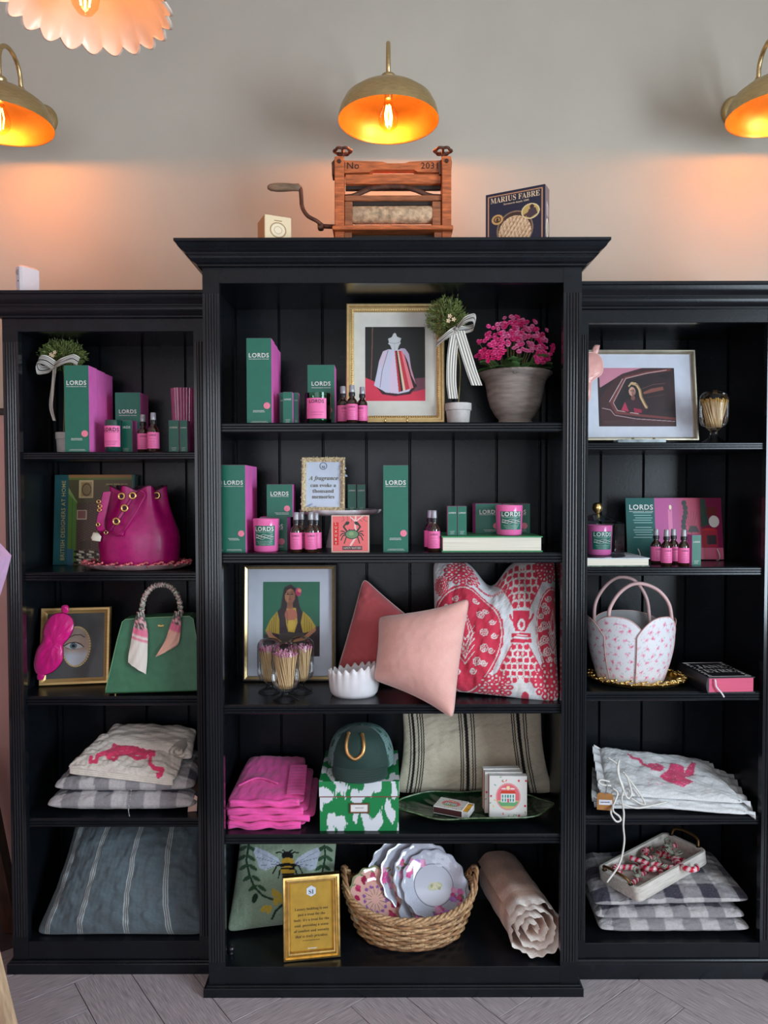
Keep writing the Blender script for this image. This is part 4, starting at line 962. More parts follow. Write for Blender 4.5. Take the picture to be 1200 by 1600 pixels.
tx = MB()
for i, (t, st, w_) in enumerate((('A fragrance', 'bi', 46), ('can evoke a', 'r', 40), ('thousand', 'r', 33), ('memories', 'r', 35))): text(tx, t, w_ * 2.345 / F, 0, fz(751.5 + 9 * i), -.0042, st)
tx.build('lettering', M('olive_lettering', (98, 88, 56), .6), T, fix=False)
lg = MB(); lg.tube([(fx(505) + .011 * math.cos(t), -.0042, fz(727.5) + .011 * math.sin(t)) for t in np.linspace(0, 2 * PI, 28, endpoint=False)], .0007, 4, closed=True); text(lg, 'SI', .010, 0, fz(731), -.0042, 'r'); lg.build('crest', M('navy_ink', (48, 58, 84), .6), T, fix=False)
lv = MB()
for (a, b, s) in ((528, 728, 1), (530, 740, 1), (484, 788, -1), (490, 792, -1)):
    for k in range(5): lv.add([(fx(a + 2 * k * s), -.0040, fz(b + k)), (fx(a + 2 * k * s + 4), -.0040, fz(b + k - 3)), (fx(a + 2 * k * s + 5), -.0040, fz(b + k + .5))], [(0, 1, 2)])
lv.build('printed_leaves', M('faint_blue_print', (176, 192, 220), .7), T, fix=False)['kind'] = 'stuff'

# bedding quote in gold frame, bottom shelf
zz = ZC[4]; pb = ON(487, 1503, zz); D = pb.y + .022
T, fx, fz, H, d = frame('quote_frame', 'gold frame with a bedding quotation leaning in front of the basket', (442, 1369, 533, 1502), D, zz, 12.5, M_GOLD, 9, math.radians(9), d=.02,
    board=M('gold_paper', (186, 146, 52), .55, .2, var=.06), prof=[(0, -.004), (0, .014), (.08, .018), (.3, .020), (.38, .016), (.55, .018), (.68, .013), (.85, .012), (1, .006), (1, .004)])
tx = MB(); k = D / F
for i, (t, st, w_) in enumerate((('Luxury bedding is not', 'r', 53), ('just a treat for the', 'r', 44), ("body; it's a treat for the", 'r', 56), ('soul, providing a sense', 'r', 54), ('of comfort and serenity', 'r', 56), ('that is truly priceless.', 'bi', 52))): text(tx, t, w_ * k, 0, fz(1427 + 8.6 * i), -.0052, st)
tx.build('lettering', M('brown_ink', (70, 50, 26), .6), T, fix=False)
hx = MB(); hx.add([(fx(487.5) + .0165 * math.sin(PI / 3 * i), -.0054, fz(1396) + .0165 * math.cos(PI / 3 * i)) for i in range(6)], [tuple(range(6))]); hx.build('crest', M('white_crest', (214, 222, 232), .5), T, fix=False)
tx = MB(); text(tx, 'SI', .016, 0, fz(1400.5), -.0060, 'r'); tx.build('crest_lettering', M('navy_ink', (0, 0, 0)), T, fix=False)
tx = MB(); micro_rows(tx, fx(472), fx(504), fz(1474), -.0052, 1, .004, 8, .0018); tx.build('byline', M('brown_ink', (0, 0, 0)), T, fix=False)
tx = MB(); micro_rows(tx, fx(480), fx(496), fz(1487), -.0052, 1, .004, 9, .003); tx.build('footer_logo', M_WHT, T, fix=False)

# ================================================================== books
zz = ZL[1]; D = 2.55
lf = LF(146.5, D, zz); X, Z = lf.X, lf.Z
T = thing('book', 'large upright book on British interior design behind the magenta bag', 'book', lf.loc, rotx=-math.radians(5))
x0, x1, z1 = X(83), X(210), Z(741)
M_TEAL = M('teal_book_cloth', (26, 88, 92), .5, var=.04)
MB().box(x0, x1, -.004, 0, 0, z1, b=.0006).build('front_cover', M_TEAL, T); MB().box(x0, x1, .026, .03, 0, z1).build('back_cover', M_TEAL, T); MB().box(x0 + .002, x1 - .004, .0002, .0258, .003, z1 - .003).build('pages', M_PG, T)
o = lambda x, y: (x / 3.53, 710 + y / 3.53)
cv = Cv(105, 741, 207.5, 883, 1.6, (92, 84, 58)); cv.put(smooth01((760 - cv.Y) / 30) * .4, (120, 112, 84)); cv.rect(105, 741, 204, 748, (172, 122, 76)); cv.rect(105, 746, 204, 749, (110, 128, 66))
cv.rect(*o(430, 140), *o(510, 240), (214, 190, 140)); cv.rect(*o(440, 150), *o(500, 230), (184, 148, 92)); cv.ring(*o(472, 192), 6.5, 9, 1.2, (110, 92, 66)); cv.ell(*o(472, 192), 4.5, 6.5, (146, 120, 80))
cv.poly([o(372, 210), o(418, 265), o(418, 595), o(372, 600)], (96, 134, 62)); cv.line([o(395, 245), o(395, 598)], 1.0, (62, 92, 44)); cv.poly([o(372, 180), o(372, 214), o(420, 268), o(420, 258)], (136, 160, 92))
cv.poly([o(420, 268), o(545, 262), o(545, 530), o(420, 530)], (86, 66, 56)); mm = (cv.Y > 786) & (cv.X > 119) & (cv.X < 155) & (cv.Y < 860); cv.put(mm & (np.sin(cv.Y * 1.6) * np.sin(cv.X * .8) > .3), (112, 88, 72)); cv.rect(*o(420, 305), *o(475, 358), (206, 186, 160)); cv.rect(*o(426, 311), *o(469, 352), (150, 96, 90)); cv.poly([o(440, 480), o(500, 470), o(500, 520), o(440, 525)], (72, 62, 46))
for i in range(7):
    for j in range(5):
        a, b = 410 + 28 * i + 14 * (j % 2), 530 + 15 * j; cv.poly([o(a, b), o(a + 26, b + 8 * .5), o(a + 28, b + 14), o(a - 2, b + 10)], (222, 218, 200) if (i + j) % 2 else (26, 26, 26))
cv.rect(*o(372, 520), *o(402, 612), (66, 108, 130)); cv.rect(204.5, 741, 208, 883, (44, 110, 96))
sheet(cv, lambda x, y: (X(x), x * 0 - .0046, Z(y)), 'cover_print', V_GLOSS, T)
tx = MB(); text(tx, 'BRITISH DESIGNERS AT HOME', (875 - 750) * lf.k, X(101), (Z(750) + Z(875)) / 2, -.0048, 's', h=6.4 * lf.k, vert=True)
text(tx, 'JENNY ROSE-INNES', 34 * lf.k, X(181), Z(758), -.0052, 's', h=3 * lf.k); tx.build('lettering', M('pale_gold_foil', (206, 186, 120), .4, .3), T, fix=False)

# novel with pink edges
zz = ZRS[2]
p = ON(1140, 1083, zz); D = p.y; lf = LF(1143, D, zz)
T = thing('book', 'black novel lying flat with pink page edges and white ribbon', 'book', (lf.x, D, zz), math.radians(3)); w = 38 * lf.k; h = .05; L = .20
M_BKC = M('black_book_cloth', (26, 25, 30), .45, var=.1)
MB().box(-w, w, 0, L, 0, .003).build('back_cover', M_BKC, T); MB().box(-w, w, 0, L, h - .003, h, b=.0006).build('front_cover', M_BKC, T)
MB().box(-w + .004, w - .004, .003, L - .003, .0031, h - .0031).build('pages', M('pink_page_edges', (214, 92, 122), .8, var=.12, scale=4, stretch=(1, 1, 300), bump=.15), T)
sp = MB()
rings = [[(-w - .006 * math.sin(PI * q / 6), yy, .0 + h * q / 6) for q in range(7)] + [(-w + .003, yy, h), (-w + .003, yy, 0)] for yy in (0, L)]
sp.loft(rings); sp.build('spine', M_BKC, T, 40)
tx = MB()
for t, y in (('JANE', .112), ('EYRE', .062)):
    v, f = TXT[(t, 'r')]; k = .098 / np.ptp(v[:, 0]); tx.add([(a * k + .002, y + b * k * 1.5, h + .0005) for a, b, _ in v.tolist()], f)
for s in (-1, 1):
    for q in range(9): tx.tube([(s * (w * .8) + .006 * math.cos(t + q), .02 + .02 * q + .006 * math.sin(t), h + .0004) for t in (0, 1, 2, 3, 4)], .0006, 4)
    tx.tube([(-w * .9, .1 + s * .09, h + .0004), (w * .9, .1 + s * .09, h + .0004)], .0007, 4)
tx.build('lettering', M('silver_foil', (206, 200, 196), .5, .2), T, fix=False)
MB().tube(bez([(-w * .75, .004, h - .006), (-w * .72, -.004, h * .85), (-w * .68, -.006, h * .45), (-w * .5, -.010, h * .1), (-w * .42, -.016, -.008)], 6), .0032, 6, flat=.25).build('ribbon_marker', M('white_satin_ribbon', (216, 208, 214), .4), T, True)
# ================================================================== plants
def copy_part(name, me, par, loc, rot, sc=1.0):
    o = obj(name, me, par, loc, rot); o.scale = (sc, sc, sc); return o
M_LEAF = M('fine_green_foliage', (112, 126, 64), .6, var=.3, scale=60)
M_POTW = M('pale_whitewashed_pot', (196, 190, 186), .8, var=.08, scale=30, bump=.2)
V_RIB = VC('striped_ribbon', .55, bump=.15, bscale=1500)
M_STEM = M('thin_olive_stem', (120, 112, 70), .7, var=.15)
def ribbon(par, path, width, side, name='ribbon_tail', taper=None, n=13, stripes=9, cols=((232, 226, 214), (44, 40, 48))):
    """striped band swept along path; side = direction across the band"""
    P = bez(path, 8); G, C = [], []
    for i, q in enumerate(P):
        w = width * (taper(i / (len(P) - 1)) if taper else 1)
        s = side(i / (len(P) - 1)) if callable(side) else side
        row = [q + Vector(s) * w * (j / (n - 1) - .5) + Vector((0, .0015 * math.sin(j * 1.7 + i * .4), 0)) for j in range(n)]
        G.append([tuple(v) for v in row]); C.append([lin(cols[0]) if int(j / (n - 1) * stripes * 2) % 2 == 0 else lin(cols[1]) for j in range(n)])
    mb = MB(); mb.grid(np.array(G), c=np.array(C)); G2 = np.array(G); G2[..., 1] += .0008; mb.grid(G2[::-1], c=np.array(C)[::-1])
    return mb.build(name, V_RIB, par, True, fix=False)
def topiary(label, cx, D, z, pot, ball, bow, tails, seed):
    lf = LF(cx, D, z); X, Z = lf.X, lf.Z
    T = thing('potted_topiary', label, 'plant', lf.loc); rs = random.Random(seed)
    r0, r1, h = (pot[1] - pot[0]) / 2 * lf.k * .80, (pot[1] - pot[0]) / 2 * lf.k, Z(pot[2])
    P = MB().lathe([(0, 0), (r0, 0), (r0 + .0005, .002), (r1 * .92, h * .68), (r1, h * .7), (r1, h), (r1 * .88, h), (r1 * .86, h * .9), (0, h * .9)], 32).build('pot', M_POTW, T, 40)
    MB().lathe([(r1 * .86, h * .905), (0, h * .93)], 20).build('soil', M('dark_soil', (40, 30, 24), .95, bump=.6), P)
    bx, bz, rx, rz = X(ball[0]), Z(ball[1]), ball[2] * lf.k, ball[3] * lf.k
    MB().tube(bez([(0, 0, h * .9), (.004, .002, (h + bz) / 2), (bx, 0, bz)], 8), .0022, 7).build('stem', M_STEM, T, True)
    mb = MB()
    for i in range(1500):
        u = Vector((rs.gauss(0, 1), rs.gauss(0, 1), rs.gauss(0, 1))).normalized(); s = .45 + .65 * rs.random() ** .6
        if i % 14 == 0: s = 1.0 + .28 * rs.random()
        c = Vector((bx + u.x * rx * s, u.y * rx * s * .9, bz + u.z * rz * s)); a = (u + Vector((rs.uniform(-.8, .8), rs.uniform(-.8, .8), rs.uniform(-.3, .9)))).normalized()
        b = a.cross(Vector((rs.uniform(-1, 1), rs.uniform(-1, 1), rs.uniform(-1, 1)))).normalized(); L = rs.uniform(.004, .0085); w = L * .28; m = b.cross(a) * .0012
        mb.add([c - a * L, c + b * w + m, c + a * L, c - b * w + m], [(0, 1, 2), (0, 2, 3)])
    for i in range(60):
        u = Vector((rs.gauss(0, 1), rs.gauss(0, 1), abs(rs.gauss(0, 1)) - .3)).normalized(); mb.tube([(bx, 0, bz - rz * .4), (bx + u.x * rx * 1.05, u.y * rx, bz + u.z * rz * 1.05)], .0006, 3)
    fo = mb.build('foliage', M_LEAF, T, fix=False); fo['kind'] = 'stuff'
    y = -rx * .9
    for (pts, w) in bow:
        ribbon(T, [(X(a), y - .004 - dy, Z(b)) for a, b, dy in pts], w * lf.k, (0.25, .3, .92), 'bow_loop', stripes=7)
    for (pts, w) in tails: ribbon(T, [(X(a), y - .006 + .004 * i, Z(b)) for i, (a, b) in enumerate(pts)], w * lf.k, lambda t: (1, .1, .0), 'ribbon_tail', stripes=8)
    return T, lf, y
T, lf, y = topiary('little ball topiary with a long striped bow beside the gown picture', 716, 2.36, ZC[0], (697, 738, 631), (697, 498, 29, 30), [(((710, 522, 0), (722, 510, .012), (736, 506, .012), (737, 518, .0), (724, 522, -.006), (710, 523, 0)), 14), (((708, 523, 0), (698, 530, .008), (684, 541, .004), (680, 545, .0)), 15)],
                   [([(709, 524), (704, 560), (703, 600), (706, 626)], 15), ([(714, 524), (724, 555), (734, 585), (742, 606)], 17)], 5)
k = MB().lathe([(0, -.006), (.006, -.004), (.007, 0), (.006, .004), (0, .006)], 10); k.build('bow_knot', M('grey_striped_knot', (150, 144, 140), .6), T, True, (lf.X(710), y - .008, lf.Z(522)))
fl5 = MB()
for i in range(5): t = 2 * PI * i / 5; fl5.add([(0, 0, 0), (.006 * math.cos(t - .5), -.002, .006 * math.sin(t - .5)), (.009 * math.cos(t), -.003, .009 * math.sin(t)), (.006 * math.cos(t + .5), -.002, .006 * math.sin(t + .5))], [(0, 1, 2, 3)])
flm = fl5.mesh('paper_flower', M('cream_petals', (226, 196, 160), .7))
for a, b in ((700, 503), (706, 508), (698, 510)): copy_part('paper_flower', flm, T, (lf.X(a), y - .01, lf.Z(b)), (0, 0, 0), .9)
T, lf, y = topiary('little ball topiary with a striped bow behind the tall cartons at left', 100, 2.47, ZL[0], (86, 110, 676), (101, 556, 31, 22), [(((100, 577, 0), (90, 570, .012), (78, 570, .01), (77, 583, 0), (90, 582, -.006), (100, 577, 0)), 15), (((100, 577, 0), (112, 573, .012), (128, 567, .008), (137, 571, .0)), 14)],
                   [([(101, 578), (97, 610), (93, 640), (97, 660)], 5)], 8)
for a, b in ((97, 561), (103, 558), (100, 563)): copy_part('paper_flower', flm, T, (lf.X(a), y - .01, lf.Z(b)), (0, 0, 0), .8)

# kalanchoe
lf = LF(808, 2.36, ZC[0]); k = lf.k; H = lf.Z(572); X, Z = lf.X, lf.Z
T = thing('flowering_plant', 'pink kalanchoe in a weathered grey urn pot on the top shelf', 'plant', (lf.x, 2.40, ZC[0]))
pr = [(0, 0), (27, 0), (28.5, 1.5), (28, 7), (25.5, 10), (25.5, 12), (31, 18), (39, 32), (43.5, 48), (45.5, 62), (48, 72), (53, 79), (56.5, 82.5), (57, 85), (54, 86.5), (50, 85), (45, 80), (42, 70), (0, 70)]
P = MB().lathe([(r * k, z * k) for r, z in pr], 72, fr=lambda t, z: 1 + (.022 * math.cos(34 * t) if z > 80 * k else 0)).build('urn_pot', M('weathered_grey_terracotta', (142, 130, 122), .85, var=.16, scale=12, stretch=(1, 1, 6), bump=.35, bscale=60), T, 50)
MB().lathe([(42 * k, 71 * k), (0, 74 * k)], 24).build('soil', M('dark_soil', (0, 0, 0)), P)
rs = random.Random(11)
lm = MB()
G = np.zeros((7, 5, 3))
for i in range(7):
    t = i / 6; w = .020 * math.sin(PI * (.12 + .83 * t)) ** .8 * (1 + .12 * math.cos(i * 3.1))
    for j in range(5):
        s = j / 2 - 1; G[i, j] = (s * w, -.055 * t, .012 * math.sin(t * 2.2) - .004 * (1 - s * s) + .008 * t)
lm.grid(G); lm = lm.mesh('leaf', M('fleshy_green_leaf', (92, 128, 76), .35, var=.2, scale=30), True)
for i in range(34):
    a = 2 * PI * i / 34 * 3.1 + rs.random(); lv = i % 3
    copy_part('leaf', lm, T, (math.sin(a) * .04 * (1 + lv * .3), -math.cos(a) * .035, 80 * k + .012 * lv + .012), (rs.uniform(-.35, .5), rs.uniform(-.3, .3), a + PI * 0), rs.uniform(1.0, 1.5))
fm = MB(); m_ = 0
for ring, (n, R, tilt, zc) in enumerate(((8, .0075, .25, 0), (7, .0058, .8, .001), (5, .0036, 1.2, .0015))):
    for i in range(n):
        t = 2 * PI * i / n + ring * .4; u = Vector((math.cos(t), math.sin(t), 0)); s = Vector((-u.y, u.x, 0)); up = Vector((0, 0, 1))
        d_ = u * math.cos(tilt) + up * math.sin(tilt)
        fm.add([Vector((0, 0, zc)), d_ * R * .55 + s * R * .36 + up * zc, d_ * R + s * R * .18 + up * zc, d_ * R - s * R * .18 + up * zc, d_ * R * .55 - s * R * .36 + up * zc], [(0, 1, 2, 3, 4)])
fms = [fm.mesh('flower', M('kalanchoe_pink_%d' % i, c_, .55, var=.12, scale=200)) for i, c_ in enumerate(((248, 78, 150), (238, 52, 130), (252, 124, 176)))]
cl = [(787, 528, 34, 26), (812, 516, 36, 22), (838, 528, 30, 24), (768, 540, 26, 22), (852, 545, 18, 22), (822, 535, 34, 20), (843, 560, 14, 10), (765, 556, 20, 10), (800, 516, 26, 20)]
cnt = 0; stems = MB()
while cnt < 320:
    cx, cy, rx, ry = cl[cnt % len(cl)]; a = rs.uniform(0, 2 * PI); r = math.sqrt(rs.random()); px, py = cx + rx * r * math.cos(a), cy + ry * r * math.sin(a)
    if ((px - 805) / 63) ** 2 + ((py - 560) / 67) ** 2 > 1: cnt += 1; continue
    yy = -.055 * math.sqrt(max(0, 1 - ((px - 805) / 66) ** 2)) * (.4 + .6 * (py - 493) / 70) + rs.uniform(-.004, .004) - .01
    n = Vector((rs.uniform(-.5, .5) + (px - 805) / 120, -1.0, .5 + rs.uniform(-.3, .4))); q = n.to_track_quat('Z', 'Y').to_euler()
    o_ = obj('flower', fms[cnt % 3], T, (X(px), yy, Z(py)), q); sc = rs.uniform(.95, 1.2); o_.scale = (sc,) * 3; cnt += 1
    if cnt % 5 == 0: stems.tube([(X(px), yy + .006, Z(py)), (X(805 + (px - 805) * .4), 0, 80 * k)], .0011, 4)
stems.build('flower_stems', M_STEM, T)['kind'] = 'stuff'

# ================================================================== match cloches and other glass
M_MATCH = M('match_wood', (226, 196, 148), .7, var=.12, scale=60); 
def match_cloche(label, x0, x1, yt, yb, D, z, tip, seed, full=1.0, base=1.0, ribbed=True, gold_tip=False, hbf=.21):
    lf = LF((x0 + x1) / 2, D, z); k = lf.k; R = (x1 - x0) / 2 * k; H = lf.Z(yt)
    T = thing('match_cloche', label, 'match holder', (lf.x, D + R * .8, z)); rs = random.Random(seed)
    hb = H * hbf
    pr = [(R * base, .001), (R * base * .97, .0), (R * base * .9, .004), (R * .36, hb * .42), (R * .26, hb * .6), (R * .28, hb * .8), (R * .55, hb), (R * .86, hb + .009), (R * .98, hb + .022), (R, hb + .032), (R, H - R * .75), (R * .95, H - R * .45), (R * .75, H - R * .18), (R * .42, H - .003), (0, H)]
    MB().lathe(pr, 64, fr=(lambda t, q: 1 + .012 * math.cos(32 * t)) if ribbed else None).build('glass', GLASS('fluted_glass', (250, 250, 250), strength=.75), T, True)
    mm = MB().box(-.0011, .0011, -.0011, .0011, 0, 1).mesh('match', M_MATCH)
    tm = MB().lathe([(0, -.003), (.0021, -.002), (.0025, .0015), (.0018, .0035), (0, .0042)], 6).mesh('match_head', M('match_tip_%d%d%d' % tip, tip, .6), True)
    mh = (H - hb) * .74 * full
    for i in range(84):
        a = 2.4 * i; r = math.sqrt((i + .5) / 84); b = Vector((math.cos(a + .6) * r * R * .5, math.sin(a + .6) * r * R * .5, hb * 1.02)); e = Vector((math.cos(a) * r * R * .9, math.sin(a) * r * R * .9, hb + mh * rs.uniform(.92, 1.04)))
        d_ = e - b; q = d_.to_track_quat('Z', 'Y').to_euler(); m = obj('match', mm, T, b, q); m.scale = (1, 1, d_.length)
        obj('match_head', tm, T, e, q)
    return T
pk = (226, 150, 186)
match_cloche('front glass cloche of pink-tipped matches before the portrait', 422, 466, 1004, 1102, 2.225, ZC[2], pk, 1)
match_cloche('left rear glass cloche of pink-tipped matches', 400, 438, 998, 1086, 2.325, ZC[2], pk, 2)
match_cloche('right rear glass cloche of pink-tipped matches', 447, 489, 996, 1086, 2.325, ZC[2], pk, 3)
match_cloche('glass cloche of long matches to the right of the car picture', 1101, 1145, 607, 690, 2.36, ZRS[0], (206, 160, 80), 4, full=.96, ribbed=False, hbf=.30)
# bell cloche with pink candle on a white book
zz = ZRS[1]
p = LF(957, 2.31, zz); w = 58 * p.k; h = p.Z(872)
T = thing('book', 'white book lying flat under the glass bell cloche', 'book', (p.x + .001, 2.31, zz))
M_WBK = M('white_book_cover', (214, 222, 228), .5)
MB().box(-w, w, 0, .22, 0, .003).build('back_cover', M('green_marbled_cover', (92, 112, 96), .5, var=.4, scale=60), T); MB().box(-w, w, 0, .22, h - .003, h, b=.0006).build('front_cover', M_WBK, T); MB().box(-w + .003, w - .003, .003, .217, .0031, h - .0031).build('pages', M_PG, T)
zb = zz + h + .0005
p = LF(944, 2.32, zb); R = 44 * p.k; H = p.Z(790)
T = thing('glass_cloche', 'faceted glass bell cloche with a gold knob covering a pink candle', 'cloche', (p.x, 2.32 + R * .86, zb))
MB().lathe([(R * 1.02, 0), (R, .004), (R, H * .62), (R * .97, H * .66), (R * .3, H * .80), (R * .14, H * .83), (R * .12, H * .84), (0, H * .84)], 10).build('glass_bell', GLASS('cloche_glass', (240, 246, 248), strength=.7), T)
MB().lathe([(0, H * .83), (.007, H * .83), (.007, H * .85), (.0145, H * .9), (.0165, H * .95), (.0145, H * 1.02), (.008, H * 1.05), (0, H * 1.055)], 24).build('knob', M_GOLD, T, True)
MB().lathe([(0, 0), (R * .99, 0), (R * .99, .0025), (0, .0025)], 24).build('glass_base', GLASS('cloche_glass'), T)
candle(942, 922, 962, 821, 2.355, zb + .003, 'pink candle jar under the glass bell cloche')
# printed plaque
p = LF(1054, 2.50, zz); X, Z = p.X, p.Z
T = thing('display_plaque', 'printed green and pink brand plaque leaning behind the four bottles', 'sign', p.loc, math.radians(-2), rotx=-math.radians(8))
x0, x1, z1 = X(981), X(1130), Z(777)
MB().box(x0, x1, 0, .006, 0.004, z1, b=.001).build('board', M('dark_board', (50, 44, 50), .5), T)
o = lambda x, y: (890 + x / 3.87, 740 + y / 3.87)
cv = Cv(981, 777, 1130, 882, 1.6, (34, 96, 92)); cv.rect(1026, 777, 1131, 883, (188, 92, 150)); cv.put(smooth01((cv.X - 1055) / 25) * (cv.X > 1026), (206, 76, 110)); cv.put(smooth01((cv.X - 1088) / 14), (126, 30, 72)); cv.put((cv.Y > 862) & (cv.X > 1026), (206, 100, 130))
cv.rect(1047, 797, 1053, 860, (222, 130, 170)); cv.ell(1050.5, 793, 2, 4, (250, 236, 200)); cv.line([(1050, 797), (1050, 800)], .8, (60, 40, 40))
for k_ in range(5): cv.line([(1082, 840), (1072 + 5 * k_, 800)], .7, (120, 60, 70))
cv.poly([o(735, 330), o(775, 330), o(790, 370), o(720, 370)], (70, 60, 66)); [cv.ell(1072 + 2 * math.sin(i), 786 + 8 * i, 4, 5, (56, 62, 62)) for i in range(7)]; cv.poly([o(800, 150), o(830, 150), o(850, 320), o(800, 340)], (46, 74, 66))
cv.ell(*o(880, 300), 8, 10, (226, 220, 214)); cv.rect(*o(838, 205), *o(900, 260), (110, 40, 44)); cv.ell(*o(850, 360), 12, 4.5, (196, 50, 56)); cv.rect(*o(800, 360), *o(898, 470), (170, 44, 66)); cv.rect(*o(833, 390), *o(890, 450), (64, 54, 60))
for i in range(10): cv.rect(992 + (i % 3) * 1.5, 802 + 4.2 * i + (4 if i > 4 else 0), 1022 - (i % 2) * 2, 803.2 + 4.2 * i + (4 if i > 4 else 0), (150, 190, 186))
sheet(cv, lambda x, y: (X(x), x * 0 - .0006, .004 + (882 - y) / 105 * (z1 - .004)), 'printed_face', V_GLOSS, T)
tx = MB(); text(tx, 'LORDS', 37 * p.k, X(1005), z1 * .81, -.0012, 'b'); text(tx, 'FRAGRANCE HOUSE', 37 * p.k, X(1005), z1 * .775, -.0012, 'b', h=.003); tx.build('lettering', M_WHT, T, fix=False)
for a in (998, 1120): MB().tube(bez([(X(a), .01, .0), (X(a) + .003, -.012, .006), (X(a) + .001, -.016, .022), (X(a) - .004, -.012, .04)], 6), .0022, 7).build('stand_hook', M('clear_acrylic', (206, 196, 190), .2), T, True)

# scalloped white bowl
zz = ZC[2]; pb = ON(552, 1094, zz); D = pb.y; lf = LF(552, D, zz); R = 41 * lf.k; H = lf.Z(1050)
T = thing('ceramic_bowl', 'white ceramic bowl with crimped rim in front of the rose cushions', 'bowl', (lf.x, D + R * .78, zz))
def brim(t, z):
    return 1 + (.025 * math.cos(20 * t) * (z / H) ** 3)
n = 160; rings = []
for (r, z) in ((.82, 0), (.93, .012), (.98, .03), (1.0, .06), (1.0, H * .86), (.99, H), (.93, H * 1.0), (.92, H * .8), (.85, .02), (.4, .014), (.01, .014)):
    z_ = z; rings.append([(R * r * (1 + .03 * math.cos(20 * t) * (z_ / H) ** 3) * math.cos(t), R * .78 * r * (1 + .03 * math.cos(20 * t) * (z_ / H) ** 3) * math.sin(t), z_ + (.006 * math.cos(20 * t) + .012 * math.cos(t + .4)) * (z_ / H) ** 4) for t in np.linspace(0, 2 * PI, n, endpoint=False)])
MB().loft(rings, caps=True).build('bowl', M('matt_white_porcelain', (224, 220, 222), .5, var=.02), T, True)

# ================================================================== cushions and folded textiles
class Surf(Cv):
    def __init__(s, X, Y, bg): s.X, s.Y = X, Y; s.c = np.empty(X.shape + (3,)); s.c[:] = lin(bg)
def soft(name, label, cat, C, t, bg, mat, paint=None, n=(60, 60), e=(.05, .05), p=2.4, q=.55, wr=.0, seed=0, dent=None, piping=None, back=.7, group=None, part='cover', wf=4.0, tb=None, flop=None, par=None, up=None):
    """soft stuffed or folded body over the quad C = bl, br, tr, tl (world points); t = full thickness"""
    C = [Vector(c) for c in C]; base = (C[0] + C[1]) / 2 if par is None else Vector(par.location)
    if par is not None: T = par
    else: T = thing(name, label, cat, tuple(base), group=group)
    u, v = np.meshgrid(np.linspace(0, 1, n[0]), np.linspace(0, 1, n[1]))
    # crowd points to the edges for round rims
    u = .5 - .5 * np.cos(PI * (.06 + .88 * u)) ; u = (u - u.min()) / np.ptp(u); v = .5 - .5 * np.cos(PI * (.06 + .88 * v)); v = (v - v.min()) / np.ptp(v)
    U = .5 + (u - .5) * (1 - e[0] * (1 - (2 * v - 1) ** 2)); V = .5 + (v - .5) * (1 - e[1] * (1 - (2 * u - 1) ** 2))
    rc = .045 * ((2 * u - 1) ** 2 * (2 * v - 1) ** 2) ** 6; U = .5 + (U - .5) * (1 - rc); V = .5 + (V - .5) * (1 - rc)
    A = [np.array(c) - np.array(base) for c in C]
    bl = lambda U, V: (A[0] * ((1 - U) * (1 - V))[..., None] + A[1] * (U * (1 - V))[..., None] + A[2] * (U * V)[..., None] + A[3] * ((1 - U) * V)[..., None])
    P = bl(U, V); N = np.cross(A[1] - A[0], A[3] - A[0]); N = N / np.linalg.norm(N)
    if up is not None: N = np.array(up, float)
    prof = (np.clip(1 - np.abs(2 * u - 1) ** p, 0, 1) * np.clip(1 - np.abs(2 * v - 1) ** p, 0, 1)) ** q
    tt = t / 2 if tb is None else (t * (1 - v) + tb * v) / 2
    w = wr * noise2(u * wf, v * wf, seed, 4) * np.clip(prof * 3, 0, 1)
    if dent is not None:
        du, dw, dd = dent; s = np.exp(-((u - du) / dw) ** 2) * v ** 3; P = P - (A[3] - A[0])[None, None] * (s * dd)[..., None]; w = w - wr * 4 * np.exp(-((u - du) / (dw * .7)) ** 2) * np.clip((v - .55) / .45, 0, 1)
    Fp = P + N * (tt * prof + w)[..., None]; Bp = P - N * (tt * prof * back - w * .3)[..., None]
    if flop is not None: Fp = flop(Fp, u, v); Bp = flop(Bp, u, v)
    px = [PR(c) for c in C]; pb_ = lambda i: px[0][i] * (1 - u) * (1 - v) + px[1][i] * u * (1 - v) + px[2][i] * u * v + px[3][i] * (1 - u) * v
    sv = Surf(pb_(0), pb_(1), bg); sv.u, sv.v = u, v
    if paint: paint(sv)
    mb = MB(); mb.grid(Fp, c=sv.c); mb.grid(Bp[::-1], c=sv.c[::-1]); mb.build(part, mat, T, True, fix=False)
    if piping:
        E = np.concatenate([Fp[0, :-1], Fp[:-1, -1], Fp[-1, :0:-1], Fp[:0:-1, 0]])[::2]
        MB().tube([tuple(q_) for q_ in E], piping[0], 6, closed=True).build('piping', piping[1], T, True)
    return T, Fp, base
def Q(*a): return [W(x, y, d) for x, y, d in a]
V_LIN = VC('woven_linen', .85, bump=.5, bscale=900, sheen=.2, spec=.2); V_VEL = VC('velvet', .75, bump=.12, bscale=1200, sheen=.6, spec=.2); V_COT = VC('cotton', .85, bump=.3, bscale=700, sheen=.2, spec=.2)

